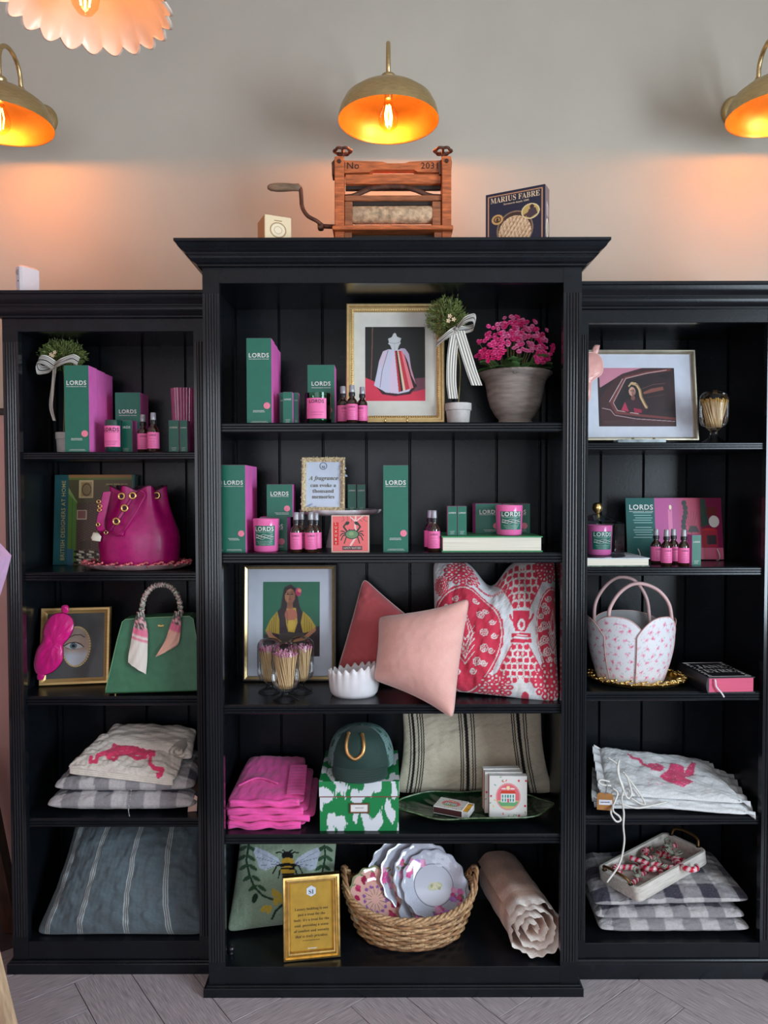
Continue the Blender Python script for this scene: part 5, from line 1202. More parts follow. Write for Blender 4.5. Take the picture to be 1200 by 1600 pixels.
# damask cushion
def damask(s):
    RD = (208, 58, 82); CR_ = (222, 218, 214); rng = np.random.default_rng(2)
    def rosette(cx, cy, rx, ry):
        for rr, nn in ((1.0, 13), (.66, 9), (.33, 6)):
            for i in range(nn):
                a = 2 * PI * i / nn; s.ell(cx + rx * rr * math.cos(a), cy + ry * rr * math.sin(a), rx * .22, ry * .22, RD); s.ell(cx + rx * rr * math.cos(a), cy + ry * rr * math.sin(a), rx * .08, ry * .08, CR_)
        s.ell(cx, cy, rx * .2, ry * .2, RD)
    def spiral(cx, cy, r, d=1):
        s.line([(cx + d * r * (1 - k / 22) * math.cos(.5 * k), cy + r * (1 - k / 22) * math.sin(.5 * k)) for k in range(20)], 1.7, CR_)
    def flower(cx, cy, r):
        for i in range(7): a = 2 * PI * i / 7; s.ell(cx + r * .62 * math.cos(a), cy + r * .62 * math.sin(a), r * .42, r * .42, CR_)
        for i in range(7): a = 2 * PI * i / 7; s.ell(cx + r * .62 * math.cos(a), cy + r * .62 * math.sin(a), r * .2, r * .2, RD)
        s.ell(cx, cy, r * .25, r * .25, RD)
    def heart(cx, cy, rx, ry):
        pts = [(cx + rx * math.sin(t) * (1 - .28 * max(0, math.cos(t)) ** 2 * 0 - .0), cy - ry * (math.cos(t) if math.cos(t) > 0 else .95 * math.cos(t) * (1 + .25 * abs(math.cos(t)) ** 4))) for t in np.linspace(0, 2 * PI, 60)]
        big = [(cx + (x - cx) * (1.06 + .018 * math.cos(i * 2.6)), cy + (y - cy) * (1.06 + .018 * math.cos(i * 2.6))) for i, (x, y) in enumerate(pts)]
        s.poly(big, RD); s.line(pts, 1.6, CR_)
        for i in range(7):
            t = .35 + i * .42
            for d in (1, -1): spiral(cx + d * rx * .80 * math.sin(t), cy - ry * .80 * math.cos(t), 5.4, d)
        for (a, b) in ((.42, -.45), (.52, -.05), (.52, .3), (.32, .58)):
            for d in (1, -1): flower(cx + d * rx * a, cy + ry * b, 6.4)
        for w_, c_ in ((rx * .22, CR_), (rx * .19, RD), (rx * .13, CR_), (rx * .10, RD)): s.poly([(cx, cy - ry * .5 * (w_ / (rx * .22)) ** .4), (cx + w_, cy), (cx, cy + ry * .55 * (w_ / (rx * .22)) ** .4), (cx - w_, cy)], c_)
        for i in range(5):
            for d in (1, -1): s.line([(cx, cy + ry * (.62 - .12 * i)), (cx + d * rx * .26, cy + ry * (.38 - .14 * i))], 1.3, CR_)
    heart(729, 996, 57, 74); heart(866, 988, 25, 62)
    # fan column
    def fan(cx, y0, y1, w0, w1):
        s.poly([(cx - w0, y0), (cx + w0, y0), (cx + w1, y1), (cx - w1, y1)], RD); m = s.inpoly([(cx - w0, y0), (cx + w0, y0), (cx + w1, y1), (cx - w1, y1)])
        n_ = 6
        for r in range(n_):
            yy = y0 + (y1 - y0) * (r + .5) / n_; ww = w0 + (w1 - w0) * (r + .5) / n_; c_ = max(3, int(ww / 5))
            for i in range(c_ + (r % 2)):
                x = cx - ww + 2 * ww * (i + .5) / (c_ + (r % 2)); d = np.sqrt(s.ein(x, yy, ww / c_ * 1.0, abs(y1 - y0) / n_ * .62)); s.put((np.abs(d - .95) < .16) & m, CR_)
        s.line([(cx - w0, y0), (cx - w1, y1)], 2, RD); s.line([(cx + w0, y0), (cx + w1, y1)], 2, RD)
    fan(817, 958, 884, 12, 44); fan(815, 1014, 1072, 12, 44)
    s.poly([(817, 895), (803, 868), (831, 868)], CR_); s.poly([(817, 905), (806, 885), (828, 885)], (206, 70, 90), .0)
    s.poly([(815, 1060), (800, 1086), (830, 1086)], CR_)
    s.poly([(804, 962), (830, 962), (828, 984), (823, 995), (808, 995), (804, 984)], RD); s.ell(817, 984, 6, 9, CR_); s.ell(817, 984, 3, 5, RD)
    for d in (1, -1): s.line([(817 + d * 8, 984), (817 + d * 16, 974), (817 + d * 18, 968)], 3.4, RD)
    s.rect(802, 997, 832, 1003, RD); s.rect(800, 1006, 833, 1012, RD); s.rect(804, 1000, 830, 1001, CR_)
    rosette(722, 898, 24, 17); rosette(775, 1078, 24, 17); rosette(858, 890, 18, 22); rosette(860, 1068, 22, 24); rosette(690, 920, 10, 14); rosette(695, 1070, 16, 14); s.ell(822, 1092, 6, 8, RD)
    # joining scrolls
    for a in range(8): s.ell(745 + 7 * a, 910 + 1.5 * a, 3.2, 3, RD); s.ell(745 + 7 * a, 910 + 1.5 * a, 1.2, 1.1, CR_)
soft('damask_cushion', 'square cushion in red and white damask with a chopped top', 'cushion', Q((676, 1078, 2.33), (875, 1100, 2.25), (868, 872, 2.44), (676, 874, 2.46)), .15, (214, 214, 216), V_COT, damask, (190, 190), (.03, .02), wr=.006, seed=3, dent=(.47, .13, .20))
M_PIPE = M('grey_pink_piping', (196, 164, 156), .6)
soft('velvet_cushion', 'dusky rose velvet cushion standing behind the blush one', 'cushion', Q((523, 1062, 2.425), (680, 1068, 2.43), (672, 990, 2.49), (568, 902, 2.48)), .10, (186, 82, 86), V_VEL, None, (70, 70), (.02, .05), wr=.005, seed=5, piping=(.002, M_PIPE))
def blush(s): s.put(np.clip(noise2(s.u * 5, s.v * 5, 8) * .12 + .1, 0, .3), (206, 130, 122))
soft('velvet_cushion', 'blush pink piped cushion jutting over the shelf edge', 'cushion', Q((584, 1062, 2.27), (708, 1124, 2.17), (734, 934, 2.25), (592, 964, 2.36)), .16, (238, 182, 170), V_VEL, blush, (100, 90), (.05, .09), wr=.002, seed=12, wf=1.6, piping=(.0022, M_PIPE))

# striped cream and black cushion
def kilim(s):
    X_ = s.X + .35 * np.sin(s.Y * 1.3); s.put(noise2(s.u * 30, s.v * 60, 4, 2) > .5, (196, 184, 164))
    BK = (28, 26, 28)
    def ln(px0, px1, w): s.put(np.clip((w / 2 - np.abs(X_ - (px0 + (px1 - px0) * (1 - s.v)))) / .5 + .5, 0, 1), BK)
    for a, b in ((638, 634), (721, 724), (803, 820)):
        ln(a + 4, b + 6, 5.5 if a > 700 else 4)
        for d in (-9, -5.5, 10, 14) if a > 640 else (-4, 9, 13.5, 17): ln(a + d + 3, b + d + 4, 1.9)
soft('striped_cushion', 'cream woven cushion with black stripes behind the green platter', 'cushion', Q((618, 1240, 2.495), (866, 1240, 2.495), (846, 1106, 2.545), (628, 1106, 2.545)), .085, (206, 194, 172), V_LIN, kilim, (400, 120), (.06, .03), wr=.004, seed=9)
# grey striped cushion, bottom left
def greyst(s):
    s.put(np.clip(noise2(s.u * 60, s.v * 40, 2, 3) * .3 + .15, 0, .5), (66, 76, 86)); s.put(np.clip(noise2(s.u * 3, s.v * 3, 6) * .2, 0, .3), (92, 84, 86))
    for a, b in ((146, 70), (202, 190), (266, 258)) if False else ((0.30, .27), (.565, .545), (.80, .80), (.07, .07)):
        for d in (-.013, 0, .013): s.put(np.clip(1.6 - np.abs(s.u - (a * s.v + b * (1 - s.v)) - d) / .0026, 0, 1), (180, 182, 180))
soft('striped_cushion', 'large slate grey cushion with fine pale stripes on the bottom left shelf', 'cushion', Q((54, 1461, 2.345), (322, 1461, 2.345), (316, 1274, 2.52), (122, 1274, 2.52)), .17, (94, 106, 112), V_LIN, greyst, (420, 100), (.07, .02), wr=.008, seed=21, dent=None)
# bee cushion
def bee(s):
    o = lambda x, y: (340 + x / 4, 1300 + y / 4)
    s.put(np.clip(noise2(s.u * 40, s.v * 40, 2, 2) * .25, 0, .3), (96, 128, 98)); V_ = (34, 62, 44); BK = (22, 20, 20); YL_ = (206, 160, 52)
    s.line([o(190, 80), o(170, 180), o(185, 270), o(215, 350), o(270, 405), o(350, 435)], 3.4, V_); s.line([o(665, 85), o(670, 160), o(650, 260)], 3.0, V_); s.line([o(395, 460), o(350, 500), o(330, 550)], 3.6, V_)
    for i, (x, y) in enumerate(((180, 120), (172, 180), (180, 240), (200, 310), (235, 370))):
        for d in (-1, 1): s.ell(*o(x + d * 28, y - 14), 8, 3, (52, 84, 56), .6 * d)
    for i, (x, y) in enumerate(((668, 120), (668, 180), (655, 240))):
        for d in (-1, 1): s.ell(*o(x + d * 26, y - 14), 8, 3, (52, 84, 56), .6 * d)
    s.ell(*o(220, 420), 4, 8, V_, .3)
    for x, y in ((340, 385), (370, 400), (350, 440), (280, 485), (310, 490), (380, 430)): s.ell(*o(x, y), 7, 4, (206, 176, 70), x * .3)
    for d in (-1, 1):
        c = 428; w = [o(c + d * 40, 205), o(c + d * 60, 165), o(c + d * 130, 120), o(c + d * 195, 95), o(c + d * 212, 130), o(c + d * 195, 170), o(c + d * 180, 230), o(c + d * 140, 245), o(c + d * 80, 220)]
        s.poly(w, (196, 204, 220))
        for q in ((190, 120), (200, 160), (175, 215), (130, 235)): s.line([o(c + d * 45, 200), o(c + d * q[0], q[1])], .8, (120, 130, 150))
        for pts in (((30, 200), (70, 215), (95, 265)), ((30, 225), (50, 245), (60, 290)), ((20, 140), (45, 125), (70, 130)), ((12, 135), (18, 118), (30, 112))): s.line([o(c + d * a, b) for a, b in pts], 2.2, BK)
    s.ell(*o(428, 150), 9, 7.5, BK); s.ell(*o(428, 185), 10, 6, YL_); s.ell(*o(428, 212), 13.5, 4, BK); s.ell(*o(428, 245), 11, 8, YL_); s.rect(*o(385, 225), *o(470, 238), BK); s.rect(*o(388, 262), *o(468, 275), BK); s.ell(*o(428, 290), 9, 7, BK)
soft('bee_cushion', 'sage green cushion with a hooked bumblebee behind the gold quote frame', 'cushion', Q((354, 1457, 2.36), (520, 1438, 2.44), (527, 1306, 2.50), (376, 1304, 2.50)), .10, (152, 170, 146), VC('hooked_wool', .95, bump=.9, bscale=420, sheen=.4, spec=.1), bee, (170, 150), (.03, .03), wr=.003, seed=31)
# ================================================================== bags and trays
def oval_tray(name, label, cx, D, z, rx, ry, mat, rim, nb, seed, mid=None):
    T = thing(name, label, 'tray', (W(cx, 900, D).x, D, z)); n = 120
    rings = []
    for (f, h) in ((.55, 0), (.80, .001), (.88, .004), (.96, .012), (1.0, .017), (.985, .019), (.93, .014), (.86, .0075), (.78, .005), (.4, .005), (.01, .005)):
        rings.append([(rx * f * (1 + (.02 * math.cos(nb * t) if f > .9 else 0)) * math.cos(t), ry * f * (1 + (.02 * math.cos(nb * t) if f > .9 else 0)) * math.sin(t), h) for t in np.linspace(0, 2 * PI, n, endpoint=False)])
    MB().loft(rings, caps=True).build('tray_body', mid or mat, T, 50)
    rs = random.Random(seed); mb = MB()
    for i in range(nb * 3):
        t = 2 * PI * i / (nb * 3); r = 1.0 - .05 * (i % 2); c = (rx * r * math.cos(t), ry * r * math.sin(t), .017 + .004 * (i % 3))
        mb.tube([(c[0] + .009 * math.cos(t + 1.6 + q), c[1] + .006 * math.sin(t + 1.6 + q), c[2] + .003 * math.sin(2 * q)) for q in np.linspace(0, 3.2, 6)], .0028 + .001 * rs.random(), 6)
    mb.build('rim_scrolls', rim, T, True)
    return T
M_PKT = M('rose_enamel', (214, 104, 110), .35, var=.25, scale=40, coat=.3); M_GRYT = M('grey_pink_tray', (150, 120, 122), .4, var=.1)
oval_tray('ornate_tray', 'ornate rose-pink oval tray beneath the magenta bucket bag', 214, 2.432, ZL[1], .180, .100, M_PKT, M_PKT, 22, 3, M_GRYT)
oval_tray('ornate_tray', 'ornate gilded oval tray beneath the rose-print handbag', 996, 2.425, ZRS[2], .160, .125, M_GOLD, M_GOLD, 20, 4)

# magenta bucket bag
zb = ZL[1] + .006; lf = LF(213, 2.40, zb); X, Z = lf.X, lf.Z; k = lf.k; H = Z(762)
T = thing('bucket_bag', 'magenta leather bucket bag with eyelet strap on the pink tray', 'handbag', (lf.x, 2.436, zb))
M_MAG = M('magenta_leather', (170, 14, 104), .34, var=.07, scale=60, bump=.12, bscale=500, coat=.1); M_MAGD = M('dark_magenta_lining', (60, 8, 40), .7)
def bagr(t, v):
    rx = (60 + 3.5 * math.sin(PI * min(1, v * 1.5)) - 20 * smooth01((v - .35) / .65)) * k
    g = 1 + .13 * float(smooth01((v - .45) / .55)) * math.cos(7 * t + .6)
    return rx * g, rx * .68 * g
n = 112; rings = []
for v in (0, .015, .05, .12, .22, .34, .46, .58, .7, .8, .88, .95, 1.0):
    s = .93 if v == 0 else (.98 if v < .03 else 1)
    rings.append([(s * bagr(t, v)[0] * math.cos(t), s * bagr(t, v)[1] * math.sin(t), v * H + .008 * float(smooth01((v - .8) / .2)) * math.cos(7 * t + .6)) for t in np.linspace(0, 2 * PI, n, endpoint=False)])
body = MB().loft(rings, caps=False); body.add(rings[0], [tuple(range(n))]); body.build('bag_body', M_MAG, T, True)
MB().loft([[(x * .94, y * .94, z) for x, y, z in r] for r in rings[5:]] , caps=False).build('lining', M_MAGD, T, True)
MB().tube(rings[-1][::2], .0022, 6, closed=True).build('top_edge', M_MAGD, T, True)
def surf_y(px, py):
    v = Z(py) / H; x = X(px)
    best = min(np.linspace(PI, 2 * PI, 80), key=lambda t: abs(bagr(t, v)[0] * math.cos(t) - x))
    return bagr(best, v)[1] * math.sin(best)
def eyelet(px, py, r, y, par, tilt=0):
    MB().tube([(X(px) + r * k * math.cos(t), y, Z(py) + r * k * math.sin(t)) for t in np.linspace(0, 2 * PI, 20, endpoint=False)], r * k * .36, 7, closed=True).build('eyelet', M_GOLD, par, True)
    MB().lathe([(0, -.001), (r * k * .8, 0), (0, .001)], 14).build('eyelet_hole', M_MAGD, par, None, (X(px), y + .001, Z(py)), (PI / 2, 0, 0))
for a, b in ((196, 775), (245, 774), (176, 774)): eyelet(a, b, 4.6, surf_y(a, b) - .003, T)
def band(par, path, w, side, mat, name, th=.0022):
    P = bez(path, 8); G = []
    for i, q in enumerate(P):
        s = Vector(side(i / (len(P) - 1)) if callable(side) else side); G.append([tuple(q - s * w / 2), tuple(q + Vector((0, -th * .5, 0))), tuple(q + s * w / 2)])
    G = np.array(G); G2 = G.copy(); G2[..., 1] += th; mb = MB(); mb.grid(np.concatenate([G, G2[:, ::-1]], 1), cv=True); o_ = mb.build(name, mat, par, 60)
    for c_ in (0, 2): MB().tube([tuple(q) for q in G[:, c_]], .0013, 5).build('strap_edge', M_MAGD, o_, True)
    return o_
y0 = surf_y(205, 800)
st = band(T, [(X(224), y0 + .0, Z(766)), (X(218), y0 - .012, Z(774)), (X(206), y0 - .02, Z(793)), (X(194), y0 - .024, Z(813)), (X(181), y0 - .022, Z(827)), (X(169), y0 - .012, Z(827)), (X(165), y0 - .004, Z(815)), (X(168), y0 + .004, Z(795)), (X(173), y0 + .012, Z(768))], 13 * k, lambda t: (.75, .1, .55) if t < .5 else (.95, .2, .1), M_MAG, 'strap')
for a, b, dy in ((217, 774, -.016), (205.7, 793, -.024), (193.5, 813, -.028)): eyelet(a, b, 4.6, y0 + dy, st)
for a, b in ((164, 818), (176, 830)): eyelet(a, b, 2.6, y0 - .020, st)
MB().tube(bez([(X(224), y0, Z(765)), (X(233), y0 + .002, Z(772)), (X(226), y0 - .01, Z(790)), (X(212), y0 - .018, Z(815)), (X(203), y0 - .018, Z(828))], 8), .0028, 7).build('drawstring', M_MAG, T, True)
for i in range(6): MB().tube([(X(203 + i * .2), y0 - .02, Z(828)), (X(196 + 2.4 * i - 6), y0 - .022 - .001 * i, Z(835))], [.002, .0035], 6).build('tassel_strand', M_MAG, T, True)
for a, b in ((163, 783), (165, 790), (164, 796)): MB().tube([(X(a) + .006 * math.cos(t), y0 - .006, Z(b) + .005 * math.sin(t)) for t in np.linspace(0, 2 * PI, 14, endpoint=False)], .0018, 6, closed=True).build('chain_link', M_GOLD, T, True)
T2 = thing('bag_charm', 'small white paper charm at the left side of the magenta bag', 'charm', (lf.x + X(154), 2.436 + y0 + .03, zb + Z(845)))
cloth_panel('paper_charm', T2, [(-.014, .012), (-.010, .003), (.016, .000), (.020, .016), (.010, .028), (-.006, .030)], -.02, .004, M('cream_paper', (220, 210, 190), .8), .0, 3)
MB().tube([(.004, -.02, .028), (.012, -.01, .05), (.016, .0, .075)], .0008, 5).build('cord', M_GOLD, T2)

# green handbag
z = ZL[2]; lf = LF(250, 2.375, z); X, Z = lf.X, lf.Z; k = lf.k
T = thing('handbag', 'green leather trapeze handbag with a scarf-wrapped handle', 'handbag', lf.loc, math.radians(5))
M_GLE = M('green_leather', (58, 108, 78), .42, var=.06, scale=40, bump=.1, bscale=400); M_PIPG = M('pale_green_piping', (112, 150, 110), .5)
ft = .008
pts = [(171, 1083), (172, 1076), (190, 1000), (198, 972), (203, 968), (250, 966), (300, 965), (306, 969), (322, 1076), (323, 1083)]
po = [(X(a), ft + Z(b) - Z(1083)) for a, b in pts]; kk = 1.0
def rnd(po, y, s): c = np.mean(np.array(po), 0); return [(c[0] + (x - c[0]) * s, y, c[1] + (z_ - c[1]) * s) for x, z_ in po]
MB().loft([rnd(po, -.032, .975), rnd(po, -.037, .99), rnd(po, -.036, 1.0), rnd(po, .04, 1.0), rnd(po, .046, .99), rnd(po, .042, .975)]).build('bag_body', M_GLE, T, 30)
MB().tube(rnd(po, -.0375, .993), .0016, 6, closed=True).build('piping', M_PIPG, T, True)
for a in (184, 312): MB().lathe([(0, 0), (.003, 0), (.0035, ft), (0, ft)], 10).build('metal_foot', M_GOLD, T, 40, (X(a), -.02, 0))
be = MB(); bxp, bzp = X(256.5), Z(974)
be.lathe([(0, -.006), (.0022, -.003), (.0026, .001), (.0014, .005), (0, .006)], 8)
for s in (-1, 1): be.add([(0, 0, .001), (s * .004, -.001, .006), (s * .011, -.001, .004), (s * .006, -.001, -.001)], [(0, 1, 2, 3)])
be.build('bee_clasp', M_GOLD, T, True, (bxp, -.039, bzp))
V_SCF = VC('printed_silk', .4, sheen=.2)
pth = bez([(X(a), -.02, Z(b)) for a, b in ((225, 975), (226, 950), (231, 928), (243, 914), (257, 910.5), (271, 915), (282, 932), (285, 955), (282, 975))], 8)
cols = [(206, 190, 176), (60, 78, 70), (214, 130, 140), (230, 222, 208), (48, 46, 52), (120, 150, 120)]; rs = random.Random(2)
mb = MB(); fine = []
for i in range(len(pth) - 1):
    for q in range(3): fine.append(pth[i].lerp(pth[i + 1], q / 3))
mb.tube(fine, [.0085 + .0012 * math.sin(i * .8) for i in range(len(fine))], 12, c=[(1, 1, 1)] * len(fine)); mb.c = [lin(cols[int((i // 12) * 1.0 + (i % 12) * .8 + rs.random() * 2.2) % 6]) for i in range(len(mb.v))]
mb.build('wrapped_handle', V_SCF, T, True)
def tail(par, L, R, bands, y, name='scarf_tail'):
    n = 22; m = 9; A = bez([(X(a), y, Z(b)) for a, b in L], n // (len(L) - 1) + 2)[:]; B = bez([(X(a), y, Z(b)) for a, b in R], n // (len(R) - 1) + 2)[:]
    n = min(len(A), len(B)); A = [A[int(i * (len(A) - 1) / (n - 1))] for i in range(n)]; B = [B[int(i * (len(B) - 1) / (n - 1))] for i in range(n)]
    G = np.array([[tuple(A[i].lerp(B[i], j / (m - 1)) + Vector((0, -.007 * math.sin(PI * j / (m - 1)) + .002 * math.sin(j * 2 + i * .5), 0))) for j in range(m)] for i in range(n)]); r2 = random.Random(5)
    C = np.zeros((n, m, 3))
    for i in range(n):
        t = i / (n - 1)
        for e, cset in bands:
            if t <= e: break
        for j in range(m): C[i, j] = lin(cset[r2.randrange(len(cset))])
    mb = MB(); mb.grid(G, c=C); G2 = G.copy(); G2[..., 1] += .001; mb.grid(G2[::-1], c=C[::-1]); return mb.build(name, V_SCF, par, True, fix=False)
pat = [(206, 190, 176), (60, 78, 70), (214, 130, 140), (48, 46, 52)]; PKB = [(224, 110, 140)]; CRM = [(224, 212, 200)]; PCH = [(226, 170, 150)]
tail(T, [(221, 950), (216, 975), (210, 1006), (207, 1028)], [(232, 950), (237, 982), (236.5, 1016), (234, 1047)], [(.3, pat), (.42, PKB), (.46, CRM), (.5, PKB), (1, CRM)], -.046)
tail(T, [(278, 950), (271, 974), (262, 998), (248, 1021)], [(289, 950), (287, 980), (283, 1001), (272, 1009)], [(.25, pat), (.4, PKB), (1, PCH)], -.046)

# rose-print handbag
z = ZRS[2] + .006; lf = LF(994, 2.37, z); X, Z = lf.X, lf.Z; k = lf.k; H = Z(960)
T = thing('handbag', 'white rose-print handbag with scalloped petal panels and pink handles', 'handbag', (lf.x, 2.425, z))
V_ROSE = VC('rose_print_leather', .45, spec=.4); M_EDG = M('blush_leather_edge', (206, 160, 152), .5)
def pr(v): return .088 + .036 * math.sin(v * 2.1) - .004 * v
rr = np.random.default_rng(4)
def petal(th0, half, off, top, low, seed, edge=True, vs=1.0):
    nu, nv = 70, 60; u = np.linspace(-1, 1, nu); G = np.zeros((nv, nu, 3)); UU, VV = np.zeros((nv, nu)), np.zeros((nv, nu))
    for j in range(nv):
        for i in range(nu):
            s = u[i]; e = top - low * abs(s) ** 2.6; v = j / (nv - 1) * e; t = th0 + half * s * (1 - .10 * (1 - v) * 0)
            r = pr(min(v, 1)) + off + .03 * max(0, v - .7); G[j, i] = (1.06 * r * math.sin(t), -.80 * r * math.cos(t), v * H); UU[j, i] = t * .115; VV[j, i] = v * H
    s = Surf(UU * 1000, VV * 1000, (224, 222, 226)); r2 = random.Random(seed)
    a0 = th0 * 115; cnt = 0
    for gy in range(int(H * 1000 / 24) + 1):
        for gx in range(-6, 7):
            cx = a0 + gx * 29 + (14 if gy % 2 else 0) + r2.uniform(-5, 5); cy = gy * 25 + r2.uniform(-5, 5)
            for q in range(6): aa = r2.uniform(0, 6.3); s.ell(cx + 4.6 * math.cos(aa), cy + 4.6 * math.sin(aa), 3.0, 2.0, (230, 150, 176), aa, .8)
            s.ell(cx, cy, 3.0, 2.6, (214, 96, 132)); s.ell(cx - .6, cy + .5, 1.2, 1.0, (240, 190, 206))
            for q in range(6): aa = r2.uniform(0, 6.3); rr_ = r2.uniform(8, 13); s.ell(cx + rr_ * math.cos(aa), cy + rr_ * math.sin(aa), 2.2, 1.0, (168, 176, 178) if q % 2 else (228, 170, 188), aa, .8)
    mb = MB(); mb.grid(G, c=s.c); G2 = G * np.array([.975, .975, 1]); mb.grid(G2[::-1], c=np.full(s.c.shape, .35)); p_ = mb.build('petal_panel', V_ROSE, T, True, fix=False)
    if edge:
        E = np.concatenate([G[:, 0], G[-1, 1:], G[::-1, -1][1:]]); MB().tube([tuple(q) for q in E[::2]], .0016, 6).build('panel_edge', M_EDG, p_, True)
petal(PI, 1.2, 0, .96, .2, 1); petal(-1.6, .72, .012, .95, .25, 2); petal(1.6, .70, .010, .92, .25, 3)
petal(-.62, .72, .006, 1.0, .28, 4); petal(.55, .66, .011, 1.0, .28, 5)
MB().lathe([(0, .002), (.088, .002), (.090, .0), (.088, .012), (0, .012)], 48).build('base', M_EDG, T, 40).scale = (1.06, .8, 1)
for y, dx, q in ((-.062, 0, ((949, 968), (951, 948), (965, 925), (985, 911), (1006, 911), (1028, 922), (1043, 942), (1048, 968))), (.06, -6, ((949, 985), (951, 950), (965, 924), (985, 908), (1006, 908), (1022, 919), (1036, 945), (1041, 985)))):
    MB().tube(bez([(X(a + dx * 1.0), y, Z(b)) for a, b in q], 8), .0062, 10).build('handle', M('pale_pink_leather', (206, 168, 166), .4, var=.05), T, True)

# ================================================================== middle: green box, cap, trousers
z = ZC[3]; lf = LF(561.5, 2.235, z); X, Z = lf.X, lf.Z; k = lf.k; w = X(625); h = Z(1219); dp = .27
T = thing('storage_box', 'green and white ikat storage box with a lid, under the dark cap', 'box', lf.loc)
V_IKAT = VC('ikat_paper', .45)
def ikat(s, sc=1.0):
    a = noise2(s.X / 46, s.Y / 66, 13, 2) + .32 * noise2(s.X / 7, s.Y / 60, 5, 2); s.put(a > .12, (214, 218, 222))
def faces(x0, x1, y0, y1, z0, z1, name, par, ox=0):
    mb = MB(); n = 64
    def face(fn, W_, H_, sx, sy):
        nu, nv = max(8, int(W_ / .0022)), max(8, int(H_ / .0022)); u, v = np.meshgrid(np.linspace(0, 1, nu), np.linspace(0, 1, nv)); s = Surf(u * W_ * 1000 / 2 * 1.0 + sx, v * H_ * 1000 / 2 + sy, (26, 128, 70)); ikat(s); mb.grid(np.stack(fn(u, v), -1), c=s.c)
    o1 = np.ones
    face(lambda u, v: (x0 + (x1 - x0) * u, 0 * u + y0, z0 + (z1 - z0) * v), x1 - x0, z1 - z0, 0, z0 * 500); face(lambda u, v: (x0 + (x1 - x0) * u, y0 + (y1 - y0) * v, 0 * u + z1), x1 - x0, y1 - y0, 0, 300)
    face(lambda u, v: (0 * u + x1, y0 + (y1 - y0) * u, z0 + (z1 - z0) * v), y1 - y0, z1 - z0, 150, z0 * 500); face(lambda u, v: (0 * u + x0, y1 - (y1 - y0) * u, z0 + (z1 - z0) * v), y1 - y0, z1 - z0, 400, z0 * 500); face(lambda u, v: (x1 - (x1 - x0) * u, 0 * u + y1, z0 + (z1 - z0) * v), x1 - x0, z1 - z0, 600, z0 * 500)
    return mb.build(name, V_IKAT, par, fix=False)
hl = Z(1244)
faces(-w + .002, w - .002, .002, dp - .002, 0, hl, 'box_body', T); lid = faces(-w, w, 0, dp, hl + .002, h, 'lid', T)
MB().box(-w - .0003, w + .0003, -.0003, dp, hl - .0006, hl + .0024).build('lid_edge', M('russet_edge', (120, 66, 50), .6), lid)
lh = MB(); x0, x1, z0, z1 = X(546), X(577.5), Z(1269.5), Z(1253.5)
moulding(lh, x0, x1, z0, z1, .004, [(0, 0), (0, .003), (.5, .004), (1, .003), (1, 0)]); lh.build('label_holder', M('bronze_holder', (116, 74, 48), .4, .5), T)
MB().add([(x0 + .003, -.0006, z0 + .003), (x1 - .003, -.0006, z0 + .003), (x1 - .003, -.0006, z1 - .003), (x0 + .003, -.0006, z1 - .003)], [(0, 1, 2, 3)]).build('label_card', M('white_card', (222, 220, 216), .7), T, fix=False)
tx = MB(); micro_rows(tx, X(554), X(570), (z0 + z1) / 2, -.001, 1, .004, 5, .0015); tx.build('card_lettering', M_DKP, T, fix=False)
# cap
zc = z + h; lf = LF(564, 2.36, zc); X, Z = lf.X, lf.Z; k = lf.k
T = thing('baseball_cap', 'dark green trucker cap with gold horseshoe on the ikat box', 'cap', (lf.x, 2.375, zc))
M_CAPG = M('dark_green_twill', (18, 52, 46), .7, var=.08, scale=200, bump=.2, bscale=900, sheen=.2)
rx, ry, hc = .108, .100, .118; zb_ = .012
def dome(t, f):   # f 0 base .. 1 top
    c = math.cos(f * PI / 2) ** .62; s = math.sin(f * PI / 2) ** .95
    fr_ = 1 + .10 * max(0, -math.sin(t)) * f * (1 - f) * 2.2
    return (rx * c * math.cos(t), ry * c * math.sin(t) * fr_, zb_ + hc * s)
def dpanel(t0, t1, name, mat, n=12):
    G = np.array([[dome(t, f) for t in np.linspace(t0, t1, n)] for f in np.linspace(0, 1, 16)]); return MB().grid(G).build(name, mat, T, True)
dpanel(PI * 1.5 - .95, PI * 1.5 + .95, 'front_panel', M_CAPG, 20)
mesh_m = VC('trucker_mesh', .6)
for a, b in ((PI * 1.5 + .95, PI * 1.5 + .95 + 1.1), (PI * 1.5 + 2.05, PI * 1.5 + 3.19), (PI * 1.5 + 3.19, PI * 1.5 + 4.23), (PI * 1.5 + 4.23, PI * 1.5 + 5.33)):
    G = np.array([[dome(t, f) for t in np.linspace(a, b, 60)] for f in np.linspace(0, 1, 60)]); u, v = np.meshgrid(np.arange(60), np.arange(60)); s = Surf(u * 1.0, v * 1.0, (112, 140, 138)); s.put((u % 3 == 0) & (v % 3 == 0), (40, 66, 60)); s.put(noise2(u / 22, v / 22, 6, 3) > .35, (52, 88, 74))
    MB().grid(G, c=s.c).build('mesh_panel', mesh_m, T, True, fix=False)
MB().lathe([(0, .006), (.006, .004), (.008, 0)], 12).build('button', M_CAPG, T, True, (0, 0, zb_ + hc - .002))
